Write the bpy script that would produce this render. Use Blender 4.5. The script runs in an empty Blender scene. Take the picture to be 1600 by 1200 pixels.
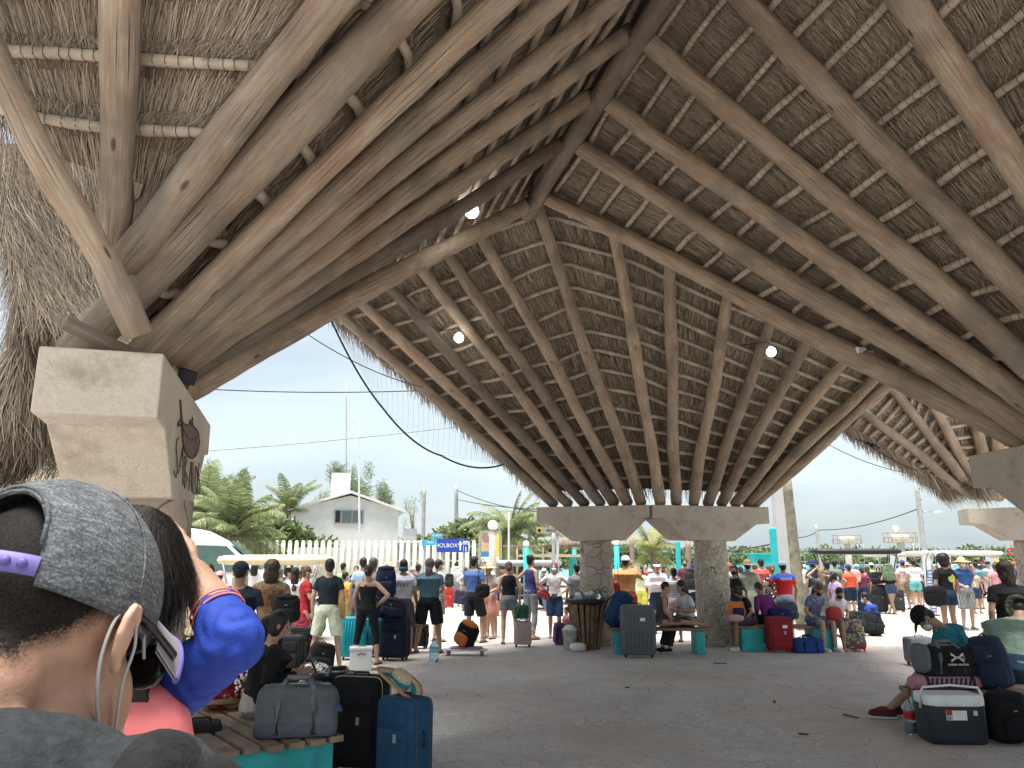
import bpy, bmesh, math, random
import numpy as np
from mathutils import Vector, Matrix, Euler
R = math.radians
random.seed(7); rng = np.random.default_rng(7)
SC = bpy.context.scene
COL = SC.collection

# ---------------------------------------------------------------- camera, sky, sun, exposure
F = 1200.0; PITCH = R(12.6); CH = 1.75
CT, ST = math.cos(PITCH), math.sin(PITCH)
cd = bpy.data.cameras.new('camera'); cam = bpy.data.objects.new('camera', cd); COL.objects.link(cam)
cd.sensor_width = 36; cd.lens = 36*F/1600; cd.clip_end = 3000; cd.clip_start = .05
cam.location = (0, 0, CH); cam.rotation_euler = (R(90)+PITCH, 0, 0)
SC.camera = cam
SC.render.resolution_x = 1024; SC.render.resolution_y = 768
SC.view_settings.view_transform = 'Standard'; SC.view_settings.look = 'None'
SC.view_settings.exposure = 2.04; SC.view_settings.gamma = 1
SUN_EL, SUN_AZ = R(79), R(205)          # azimuth measured from +Y towards +X
w = bpy.data.worlds.new('World'); SC.world = w; w.use_nodes = True
nt = w.node_tree; nt.nodes.clear()
def N(nt, t, **k):
    n = nt.nodes.new(t)
    for a, b in k.items():
        if a.startswith('i_'):
            key = a[2:]; key = int(key) if key.isdigit() else key.replace('_', ' ')
            n.inputs[key].default_value = b
        else: setattr(n, a, b)
    return n
def L(nt, a, b): nt.links.new(a, b)
wo = N(nt, 'ShaderNodeOutputWorld'); bg = N(nt, 'ShaderNodeBackground'); bg.inputs[1].default_value = .115
sky = N(nt, 'ShaderNodeTexSky', sky_type='NISHITA', sun_disc=False, sun_elevation=SUN_EL, sun_rotation=SUN_AZ, air_density=1.0, dust_density=3.0, ozone_density=2.0)
tc = N(nt, 'ShaderNodeTexCoord'); mp = N(nt, 'ShaderNodeMapping'); mp.inputs['Scale'].default_value = (1.2, 1.2, 3.6)
nz = N(nt, 'ShaderNodeTexNoise', i_Scale=1.15, i_Detail=6.0, i_Roughness=.55, i_Distortion=.4)
cr = N(nt, 'ShaderNodeValToRGB')
cr.color_ramp.elements[0].position = .33; cr.color_ramp.elements[0].color = (.98, 1.20, 1.29, 1)
cr.color_ramp.elements[1].position = .60; cr.color_ramp.elements[1].color = (1.74, 1.95, 2.01, 1)
mx = N(nt, 'ShaderNodeMix', data_type='RGBA'); mx.inputs[0].default_value = .86
L(nt, tc.outputs['Generated'], mp.inputs[0]); L(nt, mp.outputs[0], nz.inputs['Vector']); L(nt, nz.outputs[0], cr.inputs[0])
L(nt, sky.outputs[0], mx.inputs[6]); L(nt, cr.outputs[0], mx.inputs[7]); L(nt, mx.outputs[2], bg.inputs[0]); L(nt, bg.outputs[0], wo.inputs[0])
sl = bpy.data.lights.new('sun', 'SUN'); sl.energy = 2.3; sl.angle = R(30); sl.color = (1, .96, .9)
so = bpy.data.objects.new('sun', sl); COL.objects.link(so); so.location = (0, 0, 30)
so.rotation_euler = Vector((-math.sin(SUN_AZ)*math.cos(SUN_EL), -math.cos(SUN_AZ)*math.cos(SUN_EL), -math.sin(SUN_EL))).to_track_quat('-Z', 'Y').to_euler()

# ---------------------------------------------------------------- pixel <-> world (photo pixels, 1600x1200)
def ray(px, py):
    u = (px-800)/F; v = (600-py)/F
    return Vector((u, CT-ST*v, ST+CT*v))
def P(px, py, Y):
    r = ray(px, py); return Vector((0, 0, CH)) + r*(Y/r.y)
def G(px, py, z=0.0):
    r = ray(px, py); return Vector((0, 0, CH)) + r*((z-CH)/r.z)
def PX(p):
    x, y, z = p[0], p[1], p[2]-CH
    d = CT*y+ST*z; return (800+F*x/d, 600-F*(CT*z-ST*y)/d)
def GX(px, Y): return P(px, 868, Y).x

# ---------------------------------------------------------------- mesh builder
class MB:
    def __init__(s): s.v = []; s.f = []; s.uv = []; s.mi = []; s.sm = []; s.m = 0
    def face(s, idx, uv=None, smooth=True):
        s.f.append(tuple(idx)); s.uv.append(uv or [(0, 0)]*len(idx)); s.mi.append(s.m); s.sm.append(smooth)
    def box(s, c, d, rot=None, M=None):
        R3 = rot.to_matrix() if hasattr(rot, 'to_matrix') else (Matrix.Rotation(rot, 3, 'Z') if rot else Matrix.Identity(3))
        b = len(s.v); c = Vector(c)
        for z in (-.5, .5):
            for y in (-.5, .5):
                for x in (-.5, .5):
                    s.v.append(c + R3 @ Vector((x*d[0], y*d[1], z*d[2])))
        for q in ((0, 2, 3, 1), (4, 5, 7, 6), (0, 1, 5, 4), (2, 6, 7, 3), (0, 4, 6, 2), (1, 3, 7, 5)):
            s.face([b+i for i in q], smooth=False)
        return s
    def tube(s, pts, rads, seg=8, caps=True, flat=1.0, wob=0.0, ref=None):
        pts = [Vector(p) for p in pts]
        if not hasattr(rads, '__len__'): rads = [rads]*len(pts)
        b = len(s.v); n = len(pts); vlen = 0
        up = ref or Vector((0, 0, 1))
        t0 = (pts[-1]-pts[0]).normalized() if (pts[-1]-pts[0]).length > 1e-6 else Vector((0, 0, 1))
        if abs(t0.dot(up)) > .95: up = Vector((0, 1, 0)) if abs(t0.y) < .9 else Vector((1, 0, 0))
        vs = []
        for i, p in enumerate(pts):
            if i: vlen += (p-pts[i-1]).length
            t = (pts[min(i+1, n-1)]-pts[max(i-1, 0)]).normalized()
            a = up.cross(t); a = a.normalized() if a.length > 1e-5 else Vector((1, 0, 0)); c = t.cross(a)
            r = rads[i]
            for k in range(seg):
                th = 2*math.pi*k/seg
                rr = r*(1+(random.uniform(-wob, wob) if wob else 0))
                s.v.append(p + a*math.cos(th)*rr + c*math.sin(th)*rr*flat)
            vs.append(vlen)
        for i in range(n-1):
            for k in range(seg):
                k2 = (k+1) % seg
                r0 = rads[0]
                u0, u1 = k/seg*6.28*r0, (k+1)/seg*6.28*r0
                s.face((b+i*seg+k, b+i*seg+k2, b+(i+1)*seg+k2, b+(i+1)*seg+k), [(u0, vs[i]), (u1, vs[i]), (u1, vs[i+1]), (u0, vs[i+1])])
        if caps:
            s.face([b+k for k in range(seg)][::-1], smooth=False); s.face([b+(n-1)*seg+k for k in range(seg)], smooth=False)
        return s
    def ell(s, c, r, rot=None, nu=12, nv=8, e=1.0, cut=None):
        """ellipsoid / superellipsoid (e<1 = boxy)"""
        b = len(s.v); c = Vector(c)
        if not hasattr(r, '__len__'): r = (r, r, r)
        R3 = rot.to_matrix() if hasattr(rot, 'to_matrix') else (Matrix.Rotation(rot, 3, 'Z') if rot else Matrix.Identity(3))
        sp = lambda t: math.copysign(abs(t)**e, t)
        for j in range(nv+1):
            ph = -math.pi/2+math.pi*j/nv
            if cut is not None: ph = max(ph, cut)
            for i in range(nu):
                th = 2*math.pi*(i+.5)/nu
                s.v.append(c + R3 @ Vector((r[0]*sp(math.cos(ph))*sp(math.cos(th)), r[1]*sp(math.cos(ph))*sp(math.sin(th)), r[2]*sp(math.sin(ph)))))
        for j in range(nv):
            for i in range(nu):
                i2 = (i+1) % nu
                s.face((b+j*nu+i, b+j*nu+i2, b+(j+1)*nu+i2, b+(j+1)*nu+i), [(i/nu, j/nv), ((i+1)/nu, j/nv), ((i+1)/nu, (j+1)/nv), (i/nu, (j+1)/nv)])
        return s
    def lathe(s, c, prof, seg=16, sx=1, sy=1, closed=True):
        b = len(s.v); c = Vector(c); acc = 0
        for j, (r, z) in enumerate(prof):
            for k in range(seg):
                th = 2*math.pi*k/seg; s.v.append(c+Vector((r*sx*math.cos(th), r*sy*math.sin(th), z)))
        for j in range(len(prof)-1):
            for k in range(seg):
                k2 = (k+1) % seg
                s.face((b+j*seg+k, b+j*seg+k2, b+(j+1)*seg+k2, b+(j+1)*seg+k), [(k/seg*2, prof[j][1]), ((k+1)/seg*2, prof[j][1]), ((k+1)/seg*2, prof[j+1][1]), (k/seg*2, prof[j+1][1])])
        if closed:
            s.face([b+k for k in range(seg)][::-1], smooth=False); s.face([b+(len(prof)-1)*seg+k for k in range(seg)], smooth=False)
        return s
    def prism(s, poly, off):
        """planar polygon (3D points) extruded by vector off"""
        b = len(s.v); n = len(poly); off = Vector(off)
        s.v += [Vector(p) for p in poly] + [Vector(p)+off for p in poly]
        s.face(list(range(b, b+n)), smooth=False); s.face(list(range(b+2*n-1, b+n-1, -1)), smooth=False)
        for i in range(n):
            j = (i+1) % n; s.face((b+i, b+n+i, b+n+j, b+j), smooth=False)
        return s
    def grid(s, pts, flip=False, uv=None):
        """pts[j][i] grid of Vectors"""
        b = len(s.v); nj = len(pts); ni = len(pts[0])
        for row in pts: s.v += [Vector(p) for p in row]
        for j in range(nj-1):
            for i in range(ni-1):
                q = [(j, i), (j, i+1), (j+1, i+1), (j+1, i)]
                if flip: q = q[::-1]
                s.face([b+a*ni+c for a, c in q], [uv[a][c] if uv else (c/(ni-1), a/(nj-1)) for a, c in q])
        return s
    def build(s, name, mats, parent=None, loc=None, rot=None, mods=None, flatshade=False):
        me = bpy.data.meshes.new(name)
        me.from_pydata([tuple(v) for v in s.v], [], s.f)
        uvl = me.uv_layers.new(name='UVMap')
        flat = np.array([c for f in s.uv for c in f], dtype=np.float32).ravel()
        uvl.data.foreach_set('uv', flat)
        me.polygons.foreach_set('use_smooth', [bool(x) and not flatshade for x in s.sm])
        if not isinstance(mats, (list, tuple)): mats = [mats]
        for m in mats: me.materials.append(m)
        me.polygons.foreach_set('material_index', s.mi)
        me.update()
        return link(name, me, parent, loc, rot)
def link(name, me, parent=None, loc=None, rot=None):
    o = bpy.data.objects.new(name, me); COL.objects.link(o)
    if parent is not None: o.parent = parent
    if loc is not None: o.location = loc
    if rot is not None: o.rotation_euler = rot if hasattr(rot, '__len__') else (0, 0, rot)
    return o
def tag(o, label=None, cat=None, group=None, kind=None):
    if label: o['label'] = label
    if cat: o['category'] = cat
    if group: o['group'] = group
    if kind: o['kind'] = kind
    return o
def empty(name, loc=(0, 0, 0), rz=0, label=None, cat=None, group=None):
    o = bpy.data.objects.new(name, None); COL.objects.link(o); o.location = loc; o.rotation_euler = (0, 0, rz); o.empty_display_size = .1
    return tag(o, label, cat, group)
def bevel(o, wd=.01, seg=2, ang=35):
    m = o.modifiers.new('bevel', 'BEVEL'); m.width = wd; m.segments = seg; m.limit_method = 'ANGLE'; m.angle_limit = R(ang); return o

# ---------------------------------------------------------------- materials
MATS = {}
def newmat(name):
    m = bpy.data.materials.new(name); m.use_nodes = True; t = m.node_tree; t.nodes.clear()
    out = N(t, 'ShaderNodeOutputMaterial'); b = N(t, 'ShaderNodeBsdfPrincipled'); L(t, b.outputs[0], out.inputs[0])
    b.inputs['Specular IOR Level'].default_value = .3
    return m, t, b
def ramp(t, stops):
    c = N(t, 'ShaderNodeValToRGB'); r = c.color_ramp
    while len(r.elements) < len(stops): r.elements.new(.5)
    for e, (p, col) in zip(r.elements, stops):
        e.position = p; e.color = (*col, 1) if len(col) == 3 else col
    return c
def mix(t, fac, a, b, mode='MIX'):
    m = N(t, 'ShaderNodeMix', data_type='RGBA', blend_type=mode)
    for sock, x in ((m.inputs[0], fac), (m.inputs[6], a), (m.inputs[7], b)):
        if isinstance(x, bpy.types.NodeSocket): L(t, x, sock)
        elif hasattr(x, '__len__'): sock.default_value = (*x, 1) if len(x) == 3 else x
        else: sock.default_value = x
    return m.outputs[2]
def bump(t, b, h, strength=.3, dist=.01):
    n = N(t, 'ShaderNodeBump'); n.inputs['Strength'].default_value = strength; n.inputs['Distance'].default_value = dist
    L(t, h, n.inputs['Height']); L(t, n.outputs[0], b.inputs['Normal']); return n
def coords(t, kind='Object', scale=(1, 1, 1), loc=None):
    tc = N(t, 'ShaderNodeTexCoord'); mp = N(t, 'ShaderNodeMapping'); mp.inputs['Scale'].default_value = scale
    if loc: mp.inputs['Location'].default_value = loc
    L(t, tc.outputs[kind], mp.inputs[0]); return mp.outputs[0]
def noise(t, vec, scale, detail=4, rough=.55, dist=0):
    n = N(t, 'ShaderNodeTexNoise', i_Scale=scale, i_Detail=detail, i_Roughness=rough, i_Distortion=dist)
    L(t, vec, n.inputs['Vector']); return n.outputs[0]
def plain(name, col, rough=.6, var=.15, scale=8, bmp=.15, bscale=60, metal=0, spec=.3, bdist=.004):
    """generic painted / fabric / plastic surface with slight wear and bump"""
    if name in MATS: return MATS[name]
    m, t, b = newmat(name); v = coords(t)
    n = noise(t, v, scale, 5)
    dark = tuple(c*(1-var) for c in col); lite = tuple(min(1, c*(1+var)) for c in col)
    c = ramp(t, [(.3, dark), (.7, lite)]); L(t, n, c.inputs[0]); L(t, c.outputs[0], b.inputs['Base Color'])
    b.inputs['Roughness'].default_value = rough; b.inputs['Metallic'].default_value = metal; b.inputs['Specular IOR Level'].default_value = spec
    if bmp: bump(t, b, noise(t, v, bscale, 3), bmp, bdist)
    MATS[name] = m; return m
def fabric(col, name=None, wr=.5):
    g_ = (col[0]+col[1]+col[2])/3; col = tuple(c*.86+g_*.14 for c in col)
    key = 'fabric_%02x%02x%02x' % tuple(int(min(1, c)*255) for c in col)
    if key in MATS: return MATS[key]
    m, t, b = newmat(key); v = coords(t)
    n = noise(t, v, 5, 3); dark = tuple(c*.78 for c in col); lite = tuple(min(1, c*1.15) for c in col)
    c = ramp(t, [(.3, dark), (.7, lite)]); L(t, n, c.inputs[0]); L(t, c.outputs[0], b.inputs['Base Color'])
    b.inputs['Roughness'].default_value = .9; b.inputs['Specular IOR Level'].default_value = .15
    bump(t, b, noise(t, v, 9, 3, .5, 1.5), wr, .03)
    MATS[key] = m; return m
def pattern(key, kind, c1, c2, c3=None, scale=20):
    if key in MATS: return MATS[key]
    m, t, b = newmat(key); v = coords(t)
    if kind == 'dots':
        vo = N(t, 'ShaderNodeTexVoronoi', i_Scale=scale); L(t, v, vo.inputs['Vector'])
        c = ramp(t, [(.28, c2), (.36, c1)]); L(t, vo.outputs['Distance'], c.inputs[0]); out = c.outputs[0]
        if c3:
            r2 = ramp(t, [(.0, c2), (.5, c3), (1, c2)]); r2.color_ramp.interpolation = 'CONSTANT'
            sp = N(t, 'ShaderNodeSeparateColor'); L(t, vo.outputs['Color'], sp.inputs[0]); L(t, sp.outputs[0], r2.inputs[0])
            k = ramp(t, [(.3, (1, 1, 1)), (.4, (0, 0, 0))]); L(t, vo.outputs['Distance'], k.inputs[0])
            out = mix(t, k.outputs[0], c1, r2.outputs[0])
    elif kind == 'camo':
        n = noise(t, v, scale, 2, .5, 1.0); st = [(.0, c1), (.45, c2), (.56, c3 or c1)]
        c = ramp(t, st); c.color_ramp.interpolation = 'CONSTANT'; L(t, n, c.inputs[0]); out = c.outputs[0]
    elif kind in ('hstripe', 'vstripe', 'check'):
        w1 = N(t, 'ShaderNodeTexWave', bands_direction='Z' if kind == 'hstripe' else 'X', i_Scale=scale); L(t, v, w1.inputs['Vector'])
        c = ramp(t, [(.45, c1), (.55, c2)]); L(t, w1.outputs[0], c.inputs[0]); out = c.outputs[0]
        if kind == 'check':
            w2 = N(t, 'ShaderNodeTexWave', bands_direction='Z', i_Scale=scale); L(t, v, w2.inputs['Vector'])
            d = ramp(t, [(.45, (.45, .45, .45)), (.55, (1, 1, 1))]); L(t, w2.outputs[0], d.inputs[0]); out = mix(t, 1.0, out, d.outputs[0], 'MULTIPLY')
    L(t, out, b.inputs['Base Color']); b.inputs['Roughness'].default_value = .9
    bump(t, b, noise(t, v, 9, 3, .5, 1.5), .5, .03)
    MATS[key] = m; return m
def emit(name, col, s):
    m, t, b = newmat(name); b.inputs['Emission Color'].default_value = (*col, 1); b.inputs['Emission Strength'].default_value = s; b.inputs['Base Color'].default_value = (*col, 1)
    MATS[name] = m; return m

def wood_log():
    m, t, b = newmat('weathered_log'); uv = coords(t, 'UV', (48, 2.2, 1)); uv2 = coords(t, 'UV', (5, 1.6, 1)); ob = coords(t)
    oi = N(t, 'ShaderNodeObjectInfo')
    g = mix(t, .42, noise(t, uv, 1.0, 6, .65, .6), noise(t, coords(t, 'UV', (150, 7, 1)), 1.0, 4, .7, .5))
    base = ramp(t, [(.25, (.17, .14, .11)), (.42, (.37, .31, .25)), (.58, (.52, .45, .365)), (.8, (.64, .57, .48))]); L(t, g, base.inputs[0])
    patch = ramp(t, [(.45, (0, 0, 0)), (.68, (1, 1, 1))]); L(t, noise(t, uv2, 1.0, 5, .6, .8), patch.inputs[0])
    c = mix(t, patch.outputs[0], base.outputs[0], mix(t, .6, base.outputs[0], (.28, .165, .10)))
    grey = ramp(t, [(.48, (0, 0, 0)), (.7, (1, 1, 1))]); L(t, noise(t, ob, 1.7, 3), grey.inputs[0])
    c = mix(t, grey.outputs[0], c, mix(t, .7, c, (.19, .19, .18)))
    tone = ramp(t, [(0, (.42, .415, .42)), (.3, (.70, .67, .64)), (1, (.95, .885, .82))]); L(t, oi.outputs['Random'], tone.inputs[0])
    c = mix(t, 1.0, c, tone.outputs[0], 'MULTIPLY')
    crk = N(t, 'ShaderNodeTexWave', i_Scale=.16, i_Distortion=9.0, i_Detail=3.0, wave_type='BANDS', bands_direction='X'); L(t, uv, crk.inputs['Vector'])
    ck = ramp(t, [(0, (0, 0, 0)), (.022, (1, 1, 1))]); L(t, crk.outputs[0], ck.inputs[0])
    wk = noise(t, uv2, .8, 2); wr = ramp(t, [(.5, (1, 1, 1)), (.62, (0, 0, 0))]); L(t, wk, wr.inputs[0])
    ckm = mix(t, wr.outputs[0], ck.outputs[0], (1, 1, 1)); c = mix(t, ckm, (.07, .055, .042), c)
    kv = N(t, 'ShaderNodeTexVoronoi', i_Scale=1.0); L(t, coords(t, 'UV', (4.5, 1.6, 1)), kv.inputs['Vector']); kr = ramp(t, [(0, (0, 0, 0)), (.055, (.15, .15, .15)), (.085, (1, 1, 1))]); L(t, kv.outputs['Distance'], kr.inputs[0])
    c = mix(t, kr.outputs[0], (.09, .06, .045), c)
    L(t, c, b.inputs['Base Color']); b.inputs['Roughness'].default_value = .85
    bump(t, b, mix(t, .35, g, ckm), .75, .03)
    MATS['log'] = m; return m
def thatch_mat():
    m, t, b = newmat('thatch'); uv = coords(t, 'UV', (60, 2.2, 1)); uv2 = coords(t, 'UV', (2.2, 1.2, 1)); uv3 = coords(t, 'UV', (170, 5, 1))
    g = noise(t, uv, 1.0, 5, .7, .5); g2 = noise(t, uv3, 1.0, 2, .5)
    h = mix(t, .45, g, g2)
    c = ramp(t, [(.28, (.055, .042, .031)), (.45, (.20, .16, .12)), (.6, (.37, .31, .24)), (.8, (.52, .45, .36))]); L(t, h, c.inputs[0])
    big = ramp(t, [(.35, (.62, .6, .6)), (.65, (1.1, 1.06, 1.0))]); L(t, noise(t, uv2, 1.0, 4), big.inputs[0])
    L(t, mix(t, 1.0, c.outputs[0], big.outputs[0], 'MULTIPLY'), b.inputs['Base Color']); b.inputs['Roughness'].default_value = .95
    bump(t, b, h, 1.0, .04); MATS['thatch'] = m; return m
def straw_mat():
    m, t, b = newmat('straw'); tc = N(t, 'ShaderNodeTexCoord'); sp = N(t, 'ShaderNodeSeparateXYZ'); L(t, tc.outputs['UV'], sp.inputs[0])
    c = ramp(t, [(0, (.09, .07, .052)), (.35, (.25, .205, .155)), (.7, (.42, .36, .285)), (1, (.62, .55, .45))]); L(t, sp.outputs[0], c.inputs[0])
    L(t, c.outputs[0], b.inputs['Base Color']); b.inputs['Roughness'].default_value = .9; MATS['straw'] = m; return m
LOG = wood_log(); THATCH = thatch_mat(); STRAW = straw_mat()
def concrete(name, c1, c2, sc=30):
    m, t, b = newmat(name); v = coords(t)
    n = noise(t, v, sc, 5, .7); big = noise(t, v, 1.6, 4)
    c = ramp(t, [(.3, c1), (.7, c2)]); L(t, mix(t, .5, n, big), c.inputs[0])
    st = ramp(t, [(.52, (1, 1, 1)), (.72, (.66, .63, .59))]); L(t, noise(t, v, 2.7, 6, .7), st.inputs[0])
    L(t, mix(t, 1, c.outputs[0], st.outputs[0], 'MULTIPLY'), b.inputs['Base Color']); b.inputs['Roughness'].default_value = .9
    bump(t, b, n, .8, .03); MATS[name] = m; return m
CONC = concrete('stucco_pink', (.40, .355, .305), (.55, .49, .42)); CONC2 = concrete('stucco_cream', (.60, .535, .45), (.76, .69, .58), 22)
def stone_mat(name='coral_stone', c1=(.20, .165, .135), c2=(.40, .345, .28), sc=5.5):
    m, t, b = newmat(name); v = coords(t)
    vo = N(t, 'ShaderNodeTexVoronoi', feature='DISTANCE_TO_EDGE', i_Scale=sc); vc = N(t, 'ShaderNodeTexVoronoi', i_Scale=sc)
    nn = N(t, 'ShaderNodeTexNoise', i_Scale=4.0, i_Detail=3.0); L(t, v, nn.inputs['Vector'])
    v2 = N(t, 'ShaderNodeVectorMath', operation='ADD'); s2 = N(t, 'ShaderNodeVectorMath', operation='SCALE'); s2.inputs['Scale'].default_value = .12
    L(t, nn.outputs['Color'], s2.inputs[0]); L(t, v, v2.inputs[0]); L(t, s2.outputs[0], v2.inputs[1])
    L(t, v2.outputs[0], vo.inputs['Vector']); L(t, v2.outputs[0], vc.inputs['Vector'])
    sp = N(t, 'ShaderNodeSeparateColor'); L(t, vc.outputs['Color'], sp.inputs[0])
    st = ramp(t, [(0, c1), (1, c2)]); L(t, mix(t, .5, sp.outputs[0], noise(t, v, 25, 5, .7)), st.inputs[0])
    e = ramp(t, [(.0, (0, 0, 0)), (.03, (1, 1, 1))]); L(t, vo.outputs[0], e.inputs[0])
    L(t, mix(t, e.outputs[0], (.09, .075, .06), st.outputs[0]), b.inputs['Base Color']); b.inputs['Roughness'].default_value = .92
    e2 = ramp(t, [(.0, (0, 0, 0)), (.06, (1, 1, 1))]); L(t, vo.outputs[0], e2.inputs[0])
    bump(t, b, mix(t, .5, e2.outputs[0], noise(t, v, 30, 4)), .7, .03); MATS[name] = m; return m
STONE = stone_mat('coral_stone', (.33, .275, .23), (.47, .405, .335), 4.2); STONE2 = stone_mat('coral_stone_cracked', (.36, .32, .255), (.58, .52, .43), 9.0)
def floor_mat():
    m, t, b = newmat('stamped_concrete'); v = coords(t)
    nn = N(t, 'ShaderNodeTexNoise', i_Scale=2.0, i_Detail=4.0); L(t, v, nn.inputs['Vector'])
    s2 = N(t, 'ShaderNodeVectorMath', operation='SCALE'); s2.inputs['Scale'].default_value = .35; v2 = N(t, 'ShaderNodeVectorMath', operation='ADD')
    L(t, nn.outputs['Color'], s2.inputs[0]); L(t, v, v2.inputs[0]); L(t, s2.outputs[0], v2.inputs[1])
    vo = N(t, 'ShaderNodeTexVoronoi', feature='DISTANCE_TO_EDGE', i_Scale=3.4); vc = N(t, 'ShaderNodeTexVoronoi', i_Scale=2.3)
    L(t, v2.outputs[0], vo.inputs['Vector']); L(t, v2.outputs[0], vc.inputs['Vector'])
    big = noise(t, v, .35, 5, .6); mid = noise(t, v, 5.5, 8, .75, 2.2); fine = noise(t, v, 20, 5, .75, 1.6)
    c = ramp(t, [(.36, (.26, .232, .21)), (.47, (.50, .46, .415)), (.54, (.59, .545, .50)), (.66, (.74, .70, .65))]); L(t, mix(t, .55, mid, fine), c.inputs[0])
    pk = ramp(t, [(.44, (0, 0, 0)), (.60, (1, 1, 1))]); L(t, big, pk.inputs[0])
    col = mix(t, pk.outputs[0], c.outputs[0], mix(t, .6, c.outputs[0], (.47, .35, .315)))
    sp = N(t, 'ShaderNodeSeparateColor'); L(t, vc.outputs['Color'], sp.inputs[0])
    tn = ramp(t, [(0, (.94, .94, .94)), (1, (1.05, 1.05, 1.05))]); L(t, sp.outputs[0], tn.inputs[0]); col = mix(t, 1, col, tn.outputs[0], 'MULTIPLY')
    e = ramp(t, [(.0, (0, 0, 0)), (.02, (1, 1, 1))]); L(t, vo.outputs[0], e.inputs[0])
    brk = ramp(t, [(.5, (0, 0, 0)), (.6, (1, 1, 1))]); L(t, noise(t, v, 1.3, 3), brk.inputs[0])
    edge = mix(t, brk.outputs[0], (1, 1, 1), e.outputs[0])
    L(t, mix(t, edge, mix(t, .32, col, (.07, .06, .05)), col), b.inputs['Base Color']); b.inputs['Roughness'].default_value = .75
    rr = ramp(t, [(.3, (.42, .42, .42)), (.7, (.85, .85, .85))]); L(t, mid, rr.inputs[0]); L(t, rr.outputs[0], b.inputs['Roughness'])
    hh = mix(t, .35, mix(t, .5, mid, fine), edge)
    bump(t, b, hh, 1.0, .05); MATS['floor'] = m; return m
def ground_mat(name, c1, c2, sc=2.0):
    m, t, b = newmat(name); v = coords(t)
    c = ramp(t, [(.3, c1), (.7, c2)]); L(t, mix(t, .5, noise(t, v, sc, 6, .65), noise(t, v, 14, 5, .7)), c.inputs[0])
    L(t, c.outputs[0], b.inputs['Base Color']); b.inputs['Roughness'].default_value = .95
    bump(t, b, noise(t, v, 12, 5, .7), .6, .03); MATS[name] = m; return m
def paver_mat():
    m = stone_mat('pale_paving', (.40, .375, .325), (.54, .505, .45), 3.0)
    return m
WHITE = plain('white_paint', (.66, .67, .66), .6, .08, 2)
TEAL = plain('teal_paint', (.035, .36, .37), .55, .25, 5, .3, 25)
TURQ = plain('turquoise_paint', (.03, .48, .52), .5, .12, 3)
BLACK = plain('black_plastic', (.02, .02, .022), .45, .3)
DKGREY = plain('dark_grey', (.07, .07, .075), .5, .2)
STEEL = plain('grey_steel', (.38, .39, .39), .45, .15, metal=.4)
GREYP = plain('grey_pole', (.36, .37, .36), .8, .2, 3)
SLAT = plain('bench_wood', (.21, .155, .105), .8, .35, 6, .6, 40)
# ================================================================ ground
def sheet(name, poly, z, m, kind='structure'):
    mb = MB(); mb.v = [Vector((x, y, z)) for x, y in poly]; mb.face(range(len(poly)), smooth=False)
    o = mb.build(name, m); return tag(o, kind=kind)
sheet('ground', [(-900, -200), (900, -200), (900, 1800), (-900, 1800)], -.02, ground_mat('sandy_ground', (.36, .335, .28), (.50, .47, .40), .6))
sheet('paved_plaza', [(-30, 12), (40, 12), (40, 42), (-30, 42)], -.012, paver_mat())
FL = floor_mat()
fm = MB(); fpts = [(-14, -14), (22, -14), (22, 14.5), (14, 16.4), (8, 17.4), (1.0, 17.9), (-5, 18.2), (-14, 16)]
fm.v = [Vector((x, y, 0)) for x, y in fpts] + [Vector((x, y, -.15)) for x, y in fpts]
n_ = len(fpts); fm.face(range(n_), smooth=False)
for i in range(n_): fm.face((i, i+n_, (i+1) % n_+n_, (i+1) % n_), smooth=False)
tag(fm.build('floor', FL), kind='structure')

# ================================================================ logs, purlins, thatch
def log_mb(mb, a, b, r0, r1, seg=12, n=None, bend=.035, knob=.05, square=False):
    a, b = Vector(a), Vector(b); d = b-a; ln = d.length; n = n or max(8, int(ln/.16))
    t = d.normalized(); s1 = t.orthogonal().normalized(); s2 = t.cross(s1)
    ph = [random.uniform(0, 6.28) for _ in range(6)]
    pts, rads = [], []
    for i in range(n+1):
        k = i/n; e = math.sin(math.pi*k)
        off = s1*(bend*(math.sin(k*3.5+ph[0])+.5*math.sin(k*9+ph[1]))*e) + s2*(bend*(math.sin(k*4+ph[2])+.5*math.sin(k*10+ph[3]))*e)
        pts.append(a+d*k+off)
        rads.append((r0+(r1-r0)*k)*(1+knob*(math.sin(k*ln*2.1+ph[4])+.6*math.sin(k*ln*5.3+ph[5]))))
    b0 = len(mb.v); mb.tube(pts, rads, seg, wob=.03); b1 = len(mb.v)
    for _ in range(int(ln*.9)):
        q = random.randrange(b0, b1); c = mb.v[q].copy(); k = min(n, (q-b0)//seg); ax = (c-pts[k]); ax.normalize()
        for j in range(max(b0, q-3*seg), min(b1, q+3*seg)):
            d2 = (mb.v[j]-c).length; mb.v[j] = mb.v[j]+ax*(.016*math.exp(-(d2/.055)**2))
    return mb
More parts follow.
